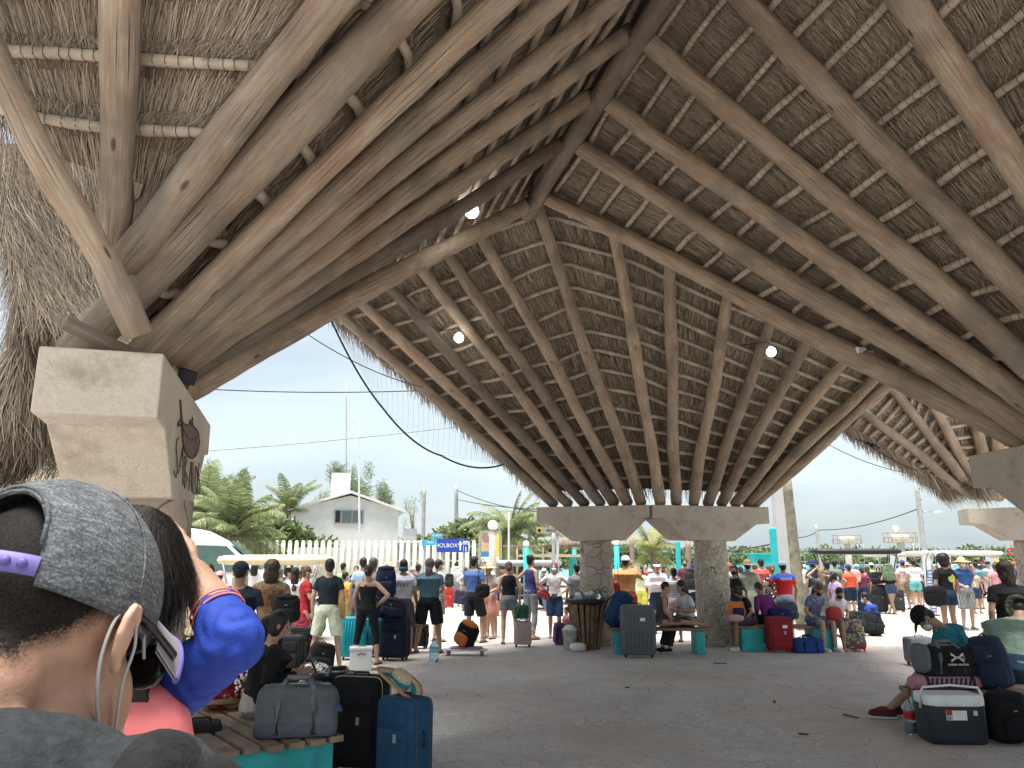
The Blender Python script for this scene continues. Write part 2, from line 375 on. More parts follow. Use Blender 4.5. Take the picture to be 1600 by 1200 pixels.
def add_strands(me_name, pts, dirs, lens, wid, up, tone, parent, mat=None, part='straw', bendn=.25):
    """many thin straw blades as one mesh: pts/dirs/up Nx3 arrays"""
    n = len(pts)
    dirs = dirs/np.linalg.norm(dirs, axis=1)[:, None]
    side = np.cross(dirs, up); side /= (np.linalg.norm(side, axis=1)[:, None]+1e-9)
    w2 = wid[:, None]*.5; mid = pts+dirs*lens[:, None]*.55+up*(rng.normal(0, bendn*.12, n)*lens)[:, None]
    end = pts+dirs*lens[:, None]+side*(rng.normal(0, bendn*.35, n)*lens)[:, None]-up*(rng.random(n)*bendn*.3*lens)[:, None]
    V = np.stack([pts-side*w2, pts+side*w2, mid-side*w2, mid+side*w2, end-side*w2*.4, end+side*w2*.4], 1).reshape(-1, 3)
    b = (np.arange(n)*6)[:, None]
    Fc = np.concatenate([b+np.array([[0, 1, 3, 2]]), b+np.array([[2, 3, 5, 4]])], 1).reshape(-1, 4)
    me = bpy.data.meshes.new(me_name)
    me.vertices.add(len(V)); me.vertices.foreach_set('co', V.astype(np.float32).ravel())
    me.loops.add(Fc.size); me.loops.foreach_set('vertex_index', Fc.astype(np.int32).ravel())
    me.polygons.add(len(Fc)); me.polygons.foreach_set('loop_start', np.arange(len(Fc), dtype=np.int32)*4)
    me.polygons.foreach_set('loop_total', np.full(len(Fc), 4, dtype=np.int32))
    uv = me.uv_layers.new(name='UVMap'); U = np.repeat(tone, 8)
    uv.data.foreach_set('uv', np.stack([U, np.full_like(U, .5)], 1).astype(np.float32).ravel())
    me.materials.append(mat or STRAW); me.update(); me.validate()
    return link(part, me, parent)

def ruled(rafters):
    A = [Vector(r[0]) for r in rafters]; B = [Vector(r[1]) for r in rafters]
    def S(x, t):
        x = min(max(x, 0), len(A)-1-1e-6); i = int(x); s = x-i
        return (A[i]*(1-s)+A[i+1]*s)*(1-t)+(B[i]*(1-s)+B[i+1]*s)*t
    def S2(x, t):          # extrapolating version
        i = min(max(int(math.floor(x)), 0), len(A)-2); s = x-i
        return (A[i]*(1-s)+A[i+1]*s)*(1-t)+(B[i]*(1-s)+B[i+1]*s)*t
    def Nn(x, t):
        e = .02; n = (S2(x+e, t)-S2(x-e, t)).cross(S2(x, t+e)-S2(x, t-e))
        if n.z < 0: n = -n
        return n.normalized() if n.length > 1e-9 else Vector((0, 0, 1))
    return S2, Nn
def fan(label, rafters, rows, ext=(.3, .3), tlo=.05, thi=1.0, straw=9000, thick=.28, fringe=None, hide=(), sw=.006, slen=.3, seg=12, purl=.036, ties=False, bend=.035):
    root = empty('thatched_roof', rafters[0][0], 0, label, 'roof')
    off = Vector(root.location)
    S, Nn = ruled(rafters); n = len(rafters)
    for i, r in enumerate(rafters):
        a, b = Vector(r[0]), Vector(r[1]); r0 = r[2]; r1 = r[3] if len(r) > 3 else r0*.8
        if i in hide: continue
        mb = MB(); log_mb(mb, a-off, b-off, r0, r1, seg, bend=bend); mb.build('rafter', LOG, root)
    xs0, xs1 = -ext[0], n-1+ext[1]
    # purlins
    for k in range(rows):
        t = tlo+(thi-tlo)*(k+.6)/rows
        m = int((n-1)*3)
        mb = MB(); pts = []; ph = random.uniform(0, 6)
        for j in range(m+1):
            x = xs0+(xs1-xs0)*j/m; tt = t+.004*math.sin(j*.9+ph)
            pts.append(S(x, tt)+Nn(x, tt)*(.145+.012*math.sin(j*1.7+ph))-off)
        mb.tube(pts, [purl*random.uniform(.85, 1.15) for _ in pts], 7, wob=.05); 
        if ties:
            mb.m = 1; acc = 0
            for j in range(len(pts)-1):
                sg = (pts[j+1]-pts[j]); q_ = .0; nn_ = int(sg.length/.075)
                d_ = sg.normalized(); a1 = d_.orthogonal().normalized(); a2 = d_.cross(a1)
                for z_ in range(nn_):
                    c_ = pts[j]+sg*((z_+random.random()*.4)/max(nn_, 1)); mb.tube([c_+(a1*math.cos(w_*1.0472)+a2*math.sin(w_*1.0472))*purl*1.12 for w_ in range(7)], .0028, 3, caps=False)
        mb.build('purlin', [PURL, TIE], root)
    # thatch: stepped underside + outer skin
    sub = 5; nx = (n-1)*8; under, outer, uvs = [], [], []
    tt0, tt1 = tlo-.02, thi
    vals = []
    for k in range(rows):
        for q in range(sub): vals.append((tt0+(tt1-tt0)*(k+q/sub)/rows, q/sub))
    vals.append((tt1, 0))
    for (t, q) in vals:
        ru, ro, ruv = [], [], []
        for j in range(nx+1):
            x = xs0+(xs1-xs0)*j/nx; p = S(x, t); nn = Nn(x, t)
            h = .215+(-.03 if q > .55 else .035*q)+random.uniform(-.01, .01)
            ru.append(p+nn*h-off); ro.append(p+nn*(h+thick+random.uniform(-.03, .03))-off)
            ruv.append((j/nx*(S(xs1, .7)-S(xs0, .7)).length*1.15, (S(x, t)-S(x, 0)).length))
        under.append(ru); outer.append(ro); uvs.append(ruv)
    mb = MB(); mb.grid(under, uv=uvs); mb.grid(outer, flip=True, uv=uvs)
    for a, b, u in ((0, 0, 0), (-1, -1, -1)): mb.grid([under[a], outer[b]], uv=[uvs[u], [(c[0], c[1]+thick) for c in uvs[u]]])
    mb.grid([[r[0] for r in under], [r[0] for r in outer]], uv=[[(u[0][0], u[0][1]) for u in uvs], [(u[0][0]+thick, u[0][1]) for u in uvs]])
    mb.grid([[r[-1] for r in under], [r[-1] for r in outer]], uv=[[(u[-1][0], u[-1][1]) for u in uvs], [(u[-1][0]+thick, u[-1][1]) for u in uvs]])
    mb.build('thatch', THATCH, root)
    # straw blades
    P0, D, U, Ln, W, T = [], [], [], [], [], []
    o3 = np.array(off)
    def put(x, t, h, ln, spread, wd, tone, curl=0):
        p = S(x, t); nn = Nn(x, t); d = (S(x, t-.02)-S(x, t+.02)); d.normalize(); sd = d.cross(nn)
        P0.append(tuple(p+nn*h-off)); dd = d+sd*random.gauss(0, spread)+nn*random.gauss(-curl, spread*.5)
        D.append(tuple(dd)); U.append(tuple(nn)); Ln.append(ln); T.append(tone)
        dist = (p-Vector((0, 0, CH))).length; W.append(max(wd, dist*.00055)*random.uniform(.7, 1.4))
    for _ in range(straw):
        t = tlo+(thi-tlo)*(random.random()**.5); x = random.uniform(xs0, xs1)
        put(x, t, .205+random.uniform(-.02, .015), slen*random.uniform(.6, 1.2), .045, sw, random.betavariate(2, 2))
    for k in range(rows):      # curly tufts above every purlin
        t = tlo+(thi-tlo)*(k+.6)/rows
        for _ in range(int(straw*.75/rows)):
            x = random.uniform(xs0, xs1)
            put(x, t+random.uniform(.12, .32)*(thi-tlo)/rows, .18+random.uniform(-.03, .02), random.uniform(.04, .10), .5, sw*.8, random.betavariate(2, 3.5), .25)
    for (edge, cnt, ln) in (fringe or []):   # shaggy free edges: 'a' x=xs0, 'b' x=xs1, 'top', 'low'
        for _ in range(cnt):
            h = random.uniform(.16, .2+thick)
            if edge in 'ab':
                x = xs0 if edge == 'a' else xs1; t = random.uniform(tt0, tt1); p = S(x, t); nn = Nn(x, t)
                d = (S(x, t-.02)-S(x, t+.02)).normalized(); ou = (S(xs0, t)-S(xs0+.1, t)).normalized() if edge == 'a' else (S(xs1, t)-S(xs1-.1, t)).normalized()
                dd = d*.75+ou*random.uniform(.05, .6)+Vector((0, 0, -.45*random.random()))
            else:
                x = random.uniform(xs0, xs1); t = tt1 if edge == 'top' else tt0; p = S(x, t); nn = Nn(x, t)
                d = (S(x, t-.02)-S(x, t+.02)).normalized(); dd = d*(1 if edge == 'low' else -.6)+Vector((random.gauss(0, .15), random.gauss(0, .15), -.3*random.random()))
            P0.append(tuple(p+nn*h-off)); D.append(tuple(dd)); U.append(tuple(nn)); Ln.append(ln*random.uniform(.4, 1.1)); W.append(max(sw, p.length*.0006)); T.append(random.betavariate(2, 3))
    add_strands('straw', np.array(P0), np.array(D), np.array(Ln), np.array(W), np.array(U), np.array(T), root, bendn=.14)
    return root, S, Nn

C0 = Vector((.3, 11, 7.16))
def RG(Y): return Vector((.3+.243*(11-Y), Y, 7.16))
# W fan, from its left boundary round to the one that ends at the node C0
Wr = [
 (P(190, 466, 4.25), Vector((-3.5, 2.8, 5.9)), .10, .10),
 (P(178, 392, 4.5), Vector((-1.24, 1.3, 7.05)), .095, .11),
 (P(196, 410, 4.45), RG(1.15), .10, .12),
 (P(118, 552, 4.85), RG(2.35), .135, .125),
 (P(208, 560, 4.95), RG(3.55), .082, .098),
 (P(236, 560, 5.0), RG(4.75), .082, .098),
 (P(254, 562, 5.1), RG(5.95), .082, .098),
 (P(266, 568, 5.35), RG(7.14), .082, .098),
 (P(277, 577, 5.6), RG(8.28), .082, .098),
 (P(287, 588, 5.85), RG(9.34), .082, .098),
 (P(293, 606, 6.1), C0+Vector((0, .15, 0)), .12, .115)]
Er = [
 (Vector((5.4, 7.85, 2.85)), C0+Vector((.12, -.1, .0)), .14, .095),
 (Vector((5.35, 7.6, 2.88)), RG(9.34)+Vector((.1, 0, 0)), .14, .10),
 (Vector((5.35, 7.3, 2.9)), RG(8.28)+Vector((.1, 0, 0)), .13, .10),
 (Vector((5.4, 7.0, 2.9)), RG(7.14)+Vector((.1, 0, 0)), .13, .10),
 (Vector((5.55, 6.6, 2.9)), RG(5.95)+Vector((.1, 0, 0)), .13, .10),
 (Vector((5.6, 6.3, 2.95)), RG(4.6)+Vector((.1, 0, 0)), .14, .11),
 (Vector((5.65, 6.0, 2.95)), RG(3.3)+Vector((.1, 0, 0)), .14, .11),
 (Vector((5.7, 5.6, 2.95)), RG(1.8)+Vector((.1, 0, 0)), .13, .11),
 (Vector((5.7, 5.2, 2.95)), RG(.2)+Vector((.1, 0, 0)), .13, .11),
 (Vector((5.7, 4.8, 2.95)), RG(-2)+Vector((.1, 0, 0)), .13, .11)]
TIE = plain('brown_tie', (.13, .10, .075), .8)
PURL = plain('purlin_pole', (.43, .37, .30), .85, .28, 7, .6, 40)
fan('large thatched roof slope on round log rafters, right half of the hall up to the ridge log', Er, 15, ext=(.25, .3), straw=52000, sw=.005, slen=.34, ties=True)
# W: steep bundle of logs, then the corner over the camera's left with a slanted brace in front
fan('long thatched roof slope over the dense bundle of logs, left of the ridge log', Wr[3:], 15, ext=(-.0, .12), straw=15000, sw=.006, thi=1.055, tlo=.04, bend=.016)
rL = (P(75, 335, 4.4), Vector((-3.9, 1.7, 6.75)), .05, .05)
fan('thatched roof corner at the top left over a vertical log', [rL, Wr[1], Wr[2], Wr[3]], 11, ext=(.12, -.1), straw=70000, sw=.0036, slen=.46, ties=True, hide=(0, 3), fringe=[('a', 1500, .5)], seg=16, tlo=.1, purl=.036)
br = MB(); a_, b_ = Vector(Wr[0][0]), Vector(Wr[0][1]); dv = (b_-a_).normalized()
br.tube([(a_+(b_-a_)*k/14+dv.orthogonal()*.012*math.sin(k*1.3))-a_ for k in range(-1, 15)], [.105+.006*math.sin(k*1.9) for k in range(16)], 16, flat=.72, wob=.02)
tag(br.build('slanted_brace', LOG, loc=a_), 'slanted flat-sided brace log bolted across the front of the top left roof corner', 'brace log')
# ridge log
rl = MB(); log_mb(rl, C0+Vector((-.05, .35, -.12))-C0, RG(-3)+Vector((.05, 0, -.12))-C0, .12, .14, 12, 40, .05)
tag(rl.build('ridge_log', LOG, loc=C0), 'thick ridge log running overhead from the roof peak towards the camera', 'ridge log')

rg_ = empty('ridge_thatch', C0, 0, 'strip of thatch capping the ridge above the thick ridge log', 'thatch')
gg = []
for j in range(9):
    a_ = -1+2*j/8; gg.append([RG(10.9-.35*k)+Vector((.12+a_*.75, 0, .42-.38*a_*a_+.03*math.sin(k*2.3+j)))-C0 for k in range(44)])
mb = MB(); mb.grid(gg, uv=[[(k*.35, j*.2) for k in range(44)] for j in range(9)]); o_ = mb.build('thatch', THATCH, rg_); q_ = o_.modifiers.new('thick', 'SOLIDIFY'); q_.thickness = .12; q_.offset = 1
# N fan: rafters from the two-column support to the two hip edges C0-Lp and C0-Rp
Lp = P(498, 458, 12.0); Rp = P(1402, 592, 13.0)
NMID = Vector((P(1020, 792, 15.5).x, 15.5, 2.86))
def edge_pt(foot, clip, Q):
    """point on edge C0->Q whose image lies on the image line foot->clip"""
    f = PX(foot); dx, dy = clip[0]-f[0], clip[1]-f[1]
    best = None
    for k in range(401):
        s = -.05+k/400*1.08; p = C0.lerp(Q, s)+Vector((0, .25, .05)); q = PX(p); e = abs((q[0]-f[0])*dy-(q[1]-f[1])*dx)/math.hypot(dx, dy)
        if best is None or e < best[0]: best = (e, p)
    d = (best[1]-foot).normalized(); return best[1]+d*(.5 if Q is Rp else .15)
nf = [(866, 525, 485, 0), (889, 555, 465, 0), (914, 600, 440, 0), (939, 650, 410, 0), (960, 692, 385, 0), (981, 745, 355, 0), (1002, 838, 318, 0), (1032, 960, 372, 1), (1057, 1046, 420, 1),
      (1084, 1135, 465, 1), (1106, 1205, 505, 1), (1127, 1262, 535, 1), (1148, 1322, 562, 1), (1166, 1368, 590, 1), (1176, 1390, 603, 1)]
Nr = []
for (fx, cx, cy, sd) in nf:
    Y = 15.75+abs(fx-1020)/180*.75
    ft = P(fx, 790, Y); ft.z = 2.80
    Nr.append((ft, edge_pt(ft, (cx, cy), Rp if sd else Lp), .114, .095))
fan('broad thatched roof slope fanning up from the twin-column support in the middle distance', Nr, 15, ext=(.55, .35), straw=26000, thi=1.03, fringe=[('a', 2200, .35), ('b', 800, .3), ('low', 500, .4)], sw=.008, seg=10)
# far right fan (behind)
vr = empty('valley_thatch', C0, 0, 'thatched valley pieces joining the middle roof slope to the side slopes', 'thatch')
for tri in ((C0, Rp, Vector((5.5, 8.0, 3.0))), (C0, Lp+Vector((-.2, .1, .1)), Vector((-2.9, 7.2, 3.2)))):
    a_, b_, c_ = [Vector(q) for q in tri]; gg = [[(a_.lerp(b_, i/10)).lerp(a_.lerp(c_, i/10), j/6)+Vector((0, 0, .30+.02*math.sin(i*3+j*2)))-C0 for j in range(7)] for i in range(11)]
    mb = MB(); mb.grid(gg, uv=[[(j*.8, i*.6) for j in range(7)] for i in range(11)]); o_ = mb.build('thatch', THATCH, vr); q_ = o_.modifiers.new('thick', 'SOLIDIFY'); q_.thickness = .14
Qr = [(P(1515, 772, 15.8), P(1340, 638, 14.5), .09, .09), (P(1522, 775, 15.9), P(1382, 590, 14.2), .10, .09), (P(1532, 775, 16.1), P(1395, 520, 13.6), .1, .09),
      (P(1545, 778, 16.3), P(1505, 500, 13.6), .12, .1), (P(1560, 778, 16.5), P(1545, 500, 13.6), .12, .1), (P(1580, 778, 16.7), P(1640, 500, 13.8), .12, .1), (P(1600, 778, 16.9), P(1740, 560, 14.2), .12, .1)]
fan('small far thatched roof slope at the right, with a ragged sagging eave', Qr, 14, ext=(.5, .2), straw=9000, fringe=[('a', 2600, .5), ('low', 300, .4)], sw=.009, seg=8)

# hanging eave of the left roof: shaggy curtain of straw down behind the near support
def curtain(label, rows_px, nst, seg=24):
    """rows_px: list of (left (px,py,Y), right (px,py,Y)) from top to bottom"""
    base = P(*rows_px[0][0])
    root = empty('thatch_eave', base, 0, label, 'thatch')
    g = []
    for l, r in rows_px:
        a, b = P(*l), P(*r); bow = [Vector((0, -.12*math.sin(math.pi*k/seg), 0)) for k in range(seg+1)]
        g.append([a.lerp(b, k/seg)+bow[k]-base for k in range(seg+1)])
    back = [[p+Vector((-.1, .35, .05)) for p in r] for r in g]
    uv = [[(k/seg*1.5, j*.5) for k in range(seg+1)] for j in range(len(g))]
    mb = MB(); mb.grid(g, uv=uv); mb.grid(back, flip=True, uv=uv)
    mb.grid([[r[0] for r in g], [r[0] for r in back]]); mb.grid([[r[-1] for r in g], [r[-1] for r in back]]); mb.grid([g[-1], back[-1]])
    mb.build('thatch', THATCH, root)
    P0, D, U, Ln, W, T = [], [], [], [], [], []
    m = len(g)
    for _ in range(nst):
        v = random.random()*(m-1.001); j = int(v); s = v-j; x = random.random()*seg*.999; i = int(x); q = x-i
        if random.random() < .12: x = 0; i = 0; q = 0
        p = (g[j][i]*(1-q)+g[j][i+1]*q)*(1-s)+(g[j+1][i]*(1-q)+g[j+1][i+1]*q)*s
        d = (g[j+1][i]-g[j][i]).normalized()
        P0.append(tuple(p+Vector((0, -random.uniform(0, .06), 0)))); D.append((d.x+random.gauss(0, .13)-(.15 if i == 0 else 0), d.y+random.gauss(0, .1), d.z)); U.append((0, -1, 0)); Ln.append(random.uniform(.25, .6)); W.append(random.uniform(.003, .006)); T.append(random.betavariate(1.3, 3.2)*.8)
    add_strands('straw', np.array(P0), np.array(D), np.array(Ln), np.array(W), np.array(U), np.array(T), root)
    return root
curtain('grey shaggy thatch eave hanging down at the left edge behind the stucco support',
        [((-5, 225, 5.7), (250, 250, 6.8)), ((12, 310, 5.5), (235, 430, 6.5)), ((26, 370, 5.4), (215, 500, 6.2)), ((38, 440, 5.3), (210, 540, 5.9)), ((40, 520, 5.3), (190, 600, 5.9)), ((14, 600, 5.2), (150, 680, 5.8)), ((-50, 680, 5.1), (100, 690, 5.7)), ((-100, 725, 5.0), (82, 705, 5.6))], 30000)

# ================================================================ supports
def support(label, A, B, back, ztop, cols, Lp_=None, H=1.0, group=None, name='roof_support', colr=.33, m=CONC, flip=False):
    """A,B ground positions of the inner top edge; profile extruded by `back`"""
    A, B = Vector((A[0], A[1], 0)), Vector((B[0], B[1], 0)); ln = (B-A).length; d = (B-A)/ln
    pr = [(0, 0), (1, 0), (1, -.25), (.925, -.25), (.73, -.68), (.32, -.70), (.115, -.36), (0, -.34)]
    if flip: pr = [(1-x, z) for x, z in pr][::-1]
    root = empty(name, (A.x, A.y, 0), 0, label, 'roof support', group)
    mb = MB(); mb.prism([d*(s*ln)+Vector((0, 0, ztop+z*H)) for s, z in pr], Vector(back)); bevel(mb.build('capital', m, root), .012, 2)
    for (cx, cy) in cols:
        mb = MB(); seg = 40; prof = []
        zt = ztop-.69*H
        b0 = Vector((cx-A.x, cy-A.y, 0)); rings = 24
        pts = []
        for j in range(rings+1):
            z = zt*j/rings
            row = []
            for k in range(seg+1):
                th = 2*math.pi*(k % seg)/seg
                rr = colr*(1.03-.06*abs(j/rings-.5)*2+(.05 if j < 2 else 0))+.012*math.sin(th*5+j*.7)+.008*math.sin(th*11-j*1.3)
                row.append(b0+Vector((rr*math.cos(th), rr*math.sin(th), z)))
            pts.append(row)
        mb.grid(pts); mb.build('stone_column', STONE2 if flip is None else STONE, root)
    return root
# middle: two pieces meeting in a shallow V
nm = Vector((P(1018, 792, 15.45).x, 15.45, 0)); nl = Vector((P(838, 797, 16.25).x, 16.25, 0)); nr = Vector((P(1201, 793, 16.2).x, 16.2, 0))
support('left stone column of the middle pair with its grey stucco capital, beside the slatted bin', nl, nm+Vector((-.05, 0, 0)), ((nm-nl).normalized().y*-0+.25, .70, 0), 2.74, [(P(932, 900, 16.25).x, 16.25)], group=None)
support('right stone column of the middle pair with its grey stucco capital, between the two benches', nr, nm+Vector((.03, .0, 0)), (-.25, .70, 0), 2.74, [(P(1112, 900, 16.15).x, 16.15)], flip=None)
# near left
wa = P(256, 553, 4.4); wb = P(328, 680, 6.95)
w1 = Vector((wa.x, wa.y, 0)); w2 = Vector((wb.x, wb.y, 0)); wd = (w2-w1).normalized(); wperp = Vector((-wd.y, wd.x, 0))
WTOP = 2.92
sup = support('near cream stucco roof support with a carved fish, behind the man in the cap', w1, w2, wperp*.66, WTOP, [((w1+wd*1.35+wperp*.28).x, (w1+wd*1.35+wperp*.28).y)], H=1.13, colr=.36, m=CONC2, flip=False)
# near right (two pieces), off-frame columns
e1 = P(1513, 712, 8.1); e2 = P(1640, 690, 6.6)
support('near right grey stucco roof support cut by the edge of the picture', (e1.x, e1.y), (e1.x+.12, e1.y-2.5), (.8, .05, 0), 2.78, [(e1.x+.5, e1.y-1.2)])
# far right
f1 = P(1512, 800, 17.2)
support('far right stone column with weathered stucco capital behind the crowd', (f1.x, f1.y), (f1.x+2.4, f1.y-.6), (.2, .75, 0), 2.78, [(P(1612, 860, 17.3).x, 17.3)])

# ================================================================ people
CL = bpy.data.textures.new('folds', 'CLOUDS'); CL.noise_scale = .13; CL.noise_depth = 2
CH_ = bpy.data.textures.new('strands', 'CLOUDS'); CH_.noise_scale = .035; CH_.noise_depth = 1
def remesh(o, vx, it=4, disp=0, tex=None, fac=.5):
    m = o.modifiers.new('remesh', 'REMESH'); m.mode = 'VOXEL'; m.voxel_size = vx; m.use_smooth_shade = True
    if it:
        m = o.modifiers.new('smooth', 'SMOOTH'); m.iterations = it; m.factor = fac
    if disp:
        m = o.modifiers.new('folds', 'DISPLACE'); m.texture = tex or CL; m.strength = disp; m.mid_level = .5; m.texture_coords = 'LOCAL'
    return o
def skin_mat(tone):
    key = 'skin_%d' % int(tone*100)
    if key in MATS: return MATS[key]
    a, b_ = (.62, .40, .29), (.17, .085, .05)
    col = tuple(x*(1-tone)+y*tone for x, y in zip(a, b_))
    m, t, b = newmat(key); v = coords(t)
    c = ramp(t, [(.3, tuple(c*.85 for c in col)), (.7, tuple(min(1, c*1.1) for c in col))]); L(t, noise(t, v, 14, 4), c.inputs[0])
    L(t, c.outputs[0], b.inputs['Base Color']); b.inputs['Roughness'].default_value = .55
    b.inputs['Subsurface Weight'].default_value = .0; bump(t, b, noise(t, v, 160, 3), .15, .002)
    MATS[key] = m; return m
def hair_mat(col):
    key = 'hair_%02x%02x%02x' % tuple(int(c*255) for c in col)
    if key in MATS: return MATS[key]
    m, t, b = newmat(key); v = coords(t, 'Object', (55, 55, 7))
    n = noise(t, v, 1.0, 3, .6, .3)
    c = ramp(t, [(.3, tuple(x*.45 for x in col)), (.7, tuple(min(1, x*1.6) for x in col))]); L(t, n, c.inputs[0])
    L(t, c.outputs[0], b.inputs['Base Color']); b.inputs['Roughness'].default_value = .5
    bump(t, b, n, .6, .01); MATS[key] = m; return m
HB, HD, HN, HBL, HG, HR = (.018, .014, .013), (.04, .026, .018), (.10, .06, .035), (.36, .25, .13), (.22, .21, .2), (.16, .07, .04)
STRAWHAT = plain('straw_hat', (.62, .47, .28), .8, .2, 30, .5, 60)
EYE = plain('eye_dark', (.02, .015, .012), .3, 0, 5, 0)
ARM = {'down': ((.235, -.03, 1.12), (.245, .05, .87)), 'hip': ((.40, -.07, 1.17), (.17, .06, 1.0)), 'phone': ((.22, .0, 1.12), (.07, .26, 1.20)),
       'head': ((.37, .06, 1.50), (.13, .04, 1.68)), 'neck': ((.36, .02, 1.46), (.07, -.10, 1.50)), 'fold': ((.25, .06, 1.13), (-.06, .20, 1.16)), 'ear': ((.26, .08, 1.22), (.13, .06, 1.50)),
       'hold': ((.22, -.02, 1.12), (.13, .24, 1.03)), 'lap': ((.23, .03, 1.12), (.09, .26, .99)), 'knee': ((.24, .12, 1.13), (.13, .38, 1.08)), 'back': ((.30, -.12, 1.15), (.1, -.16, 1.0)),
       'out': ((.26, -.05, 1.12), (.33, .06, .90)), 'chin': ((.2, .12, 1.14), (.06, .14, 1.42)), 'rest': ((.27, -.12, 1.14), (.25, -.14, .90)), 'strap': ((.26, .02, 1.15), (.14, .12, 1.33))}
def person(label, loc, rz, H=1.7, top=('tee', (.1, .1, .1)), bot=('shorts', (.2, .2, .2)), skin=.35, hair=('short', HB), hat=None, mask=None, arms=('down', 'down'), legs='stand',
           lean=0, head=(0, 0), bw=1.0, feet='flip', vx=.013, seat=.45, female=False, torso_yaw=0, face=True, group=None, hold=None, fcol=None, side=0, headfn=None, svx=None, drop=0, sole=(.6, .6, .58)):
    s = H/1.70; root = empty('person', loc, rz, label, 'person', group)
    sm = skin_mat(skin); V3 = Vector
    if legs in ('sit', 'sitx', 'stretch', 'sitdown'): pz = (seat+.10)/s; sit = True
    elif legs == 'floor': pz = .16; sit = True
    elif legs == 'squat': pz = .27; sit = True
    else: pz = .92; sit = False
    pel = V3((0, 0, pz)); Rt = Matrix.Rotation(R(torso_yaw), 3, 'Z') @ Matrix.Rotation(R(side), 3, 'Y') @ Matrix.Rotation(R(-lean), 3, 'X')
    def T(p): return pel + Rt @ (V3(p)-V3((0, 0, .92)))
    W = bw
    # legs
    hipx = .088*W
    if legs == 'stand': lg = [((-hipx, 0, .9), (-.10, .02, .49), (-.11, -.03, .075)), ((hipx, 0, .9), (.10, .02, .49), (.11, -.03, .075))]
    elif legs == 'relax': lg = [((-hipx, 0, .9), (-.11, .0, .49), (-.12, -.05, .075)), ((hipx, 0, .9), (.15, .09, .50), (.17, .06, .075))]
    elif legs == 'wide': lg = [((-hipx, 0, .9), (-.17, .02, .49), (-.23, -.03, .075)), ((hipx, 0, .9), (.17, .02, .49), (.23, -.03, .075))]
    elif legs == 'step': lg = [((-hipx, 0, .9), (-.10, .12, .50), (-.10, .14, .075)), ((hipx, 0, .9), (.10, -.04, .49), (.10, -.22, .09))]
    elif legs == 'cross': lg = [((-hipx, 0, .9), (-.02, .04, .49), (.06, .0, .075)), ((hipx, 0, .9), (.07, .10, .50), (-.06, .12, .075))]
    elif legs == 'sit': lg = [((-hipx, 0, pz-.01), (-.13, .42, pz-.02), (-.13, .44, .075)), ((hipx, 0, pz-.01), (.13, .42, pz-.02), (.12, .40, .075))]
    elif legs == 'sitx': lg = [((-hipx, 0, pz-.01), (-.1, .40, pz-.0), (-.05, .52, .075)), ((hipx, 0, pz-.01), (.1, .41, pz+.02), (.02, .62, .09))]
    elif legs == 'stretch': lg = [((-hipx, 0, pz-.01), (-.08, .43, pz+.05), (-.05, .84, pz-.0)), ((hipx, 0, pz-.01), (.11, .42, pz+.0), (.10, .83, pz-.05))]
    elif legs == 'sitdown': lg = [((-hipx, 0, pz-.01), (-.1, .43, pz-.0), (-.06, .84, .09)), ((hipx, 0, pz-.01), (.1, .44, pz+.01), (.08, .76, .09))]
    elif legs == 'floor': lg = [((-hipx, 0, .15), (-.22, .26, .40), (-.16, .46, .07)), ((hipx, 0, .15), (.22, .26, .40), (.16, .46, .07))]
    elif legs == 'squat': lg = [((-hipx, 0, .27), (-.20, .34, .50), (-.15, .10, .075)), ((hipx, 0, .27), (.20, .34, .50), (.15, .10, .075))]
    lg = [[V3(q) for q in l] for l in lg]
    chestw = (.145 if female else .165)*W
    def torso(mb, z0, g, z1=1.40):
        prof = [(.84, .135, .80), (.92, .148 if not female else .158, .72), (1.02, .128 if female else .142, .70), (1.12, .125 if female else .146, .68), (1.24, .145 if female else .158, .68), (1.32, chestw+.0, .66), (1.375, .135, .62), (1.405, .095, .62), (1.435, .062, .8)]
        pts = [p for p in prof if z0-.03 <= p[0] <= z1+.008]
        if pts[0][0] > z0: pts = [(z0, pts[0][1], 0)]+pts
        mb.tube([T((0, 0, p[0])) for p in pts], [p[1]*(W if p[0] < 1.38 else 1)+g for p in pts], 14, flat=.70, ref=Rt @ V3((0, 1, 0)) if abs(lean) > 60 else None)
    sh = [T((-.165*W, 0, 1.352)), T((.165*W, 0, 1.352))]
    AR = []
    for i, a in enumerate(arms):
        e, wv = (ARM[a] if isinstance(a, str) else a); f = -1 if i == 0 else 1
        AR.append((sh[i], T((e[0]*f*(W if isinstance(a, str) else 1), e[1], e[2])), T((wv[0]*f, wv[1], wv[2]))))
    nk = T((0, -.005, 1.42-drop)); Rh = Rt @ Matrix.Rotation(R(head[1]), 3, 'Z') @ Matrix.Rotation(R(-head[0]+0), 3, 'X')
    if sit and lean > 20: pass
    hc = nk + Rt @ Matrix.Rotation(R(-head[0]*.5), 3, 'X') @ V3((0, .018, .155))
    def Hh(p): return hc + Rh @ V3(p)
    body = MB(); torso(body, .86, -.006)
    body.tube([nk-(Rt @ V3((0, 0, .05))), nk, Hh((0, -.01, -.05))], [.062, .054, .054], 10)
    rq = Rh.to_quaternion()
    hq_ = (28, 20) if vx < .01 else (14, 10)
    body.ell(Hh((0, -.008, .02)), (.074, .092, .098), rq, *hq_); body.ell(Hh((0, .022, -.045)), (.055, .062, .068), rq, *hq_)
    body.ell(Hh((0, .088, -.02)), (.013, .02, .022), rq, 6, 5)
    if headfn: headfn(body, Hh, rq)
    else:
      for f in (-1, 1): body.ell(Hh((.076*f, -.01, -.012)), (.012, .022, .032), rq, 6, 5)
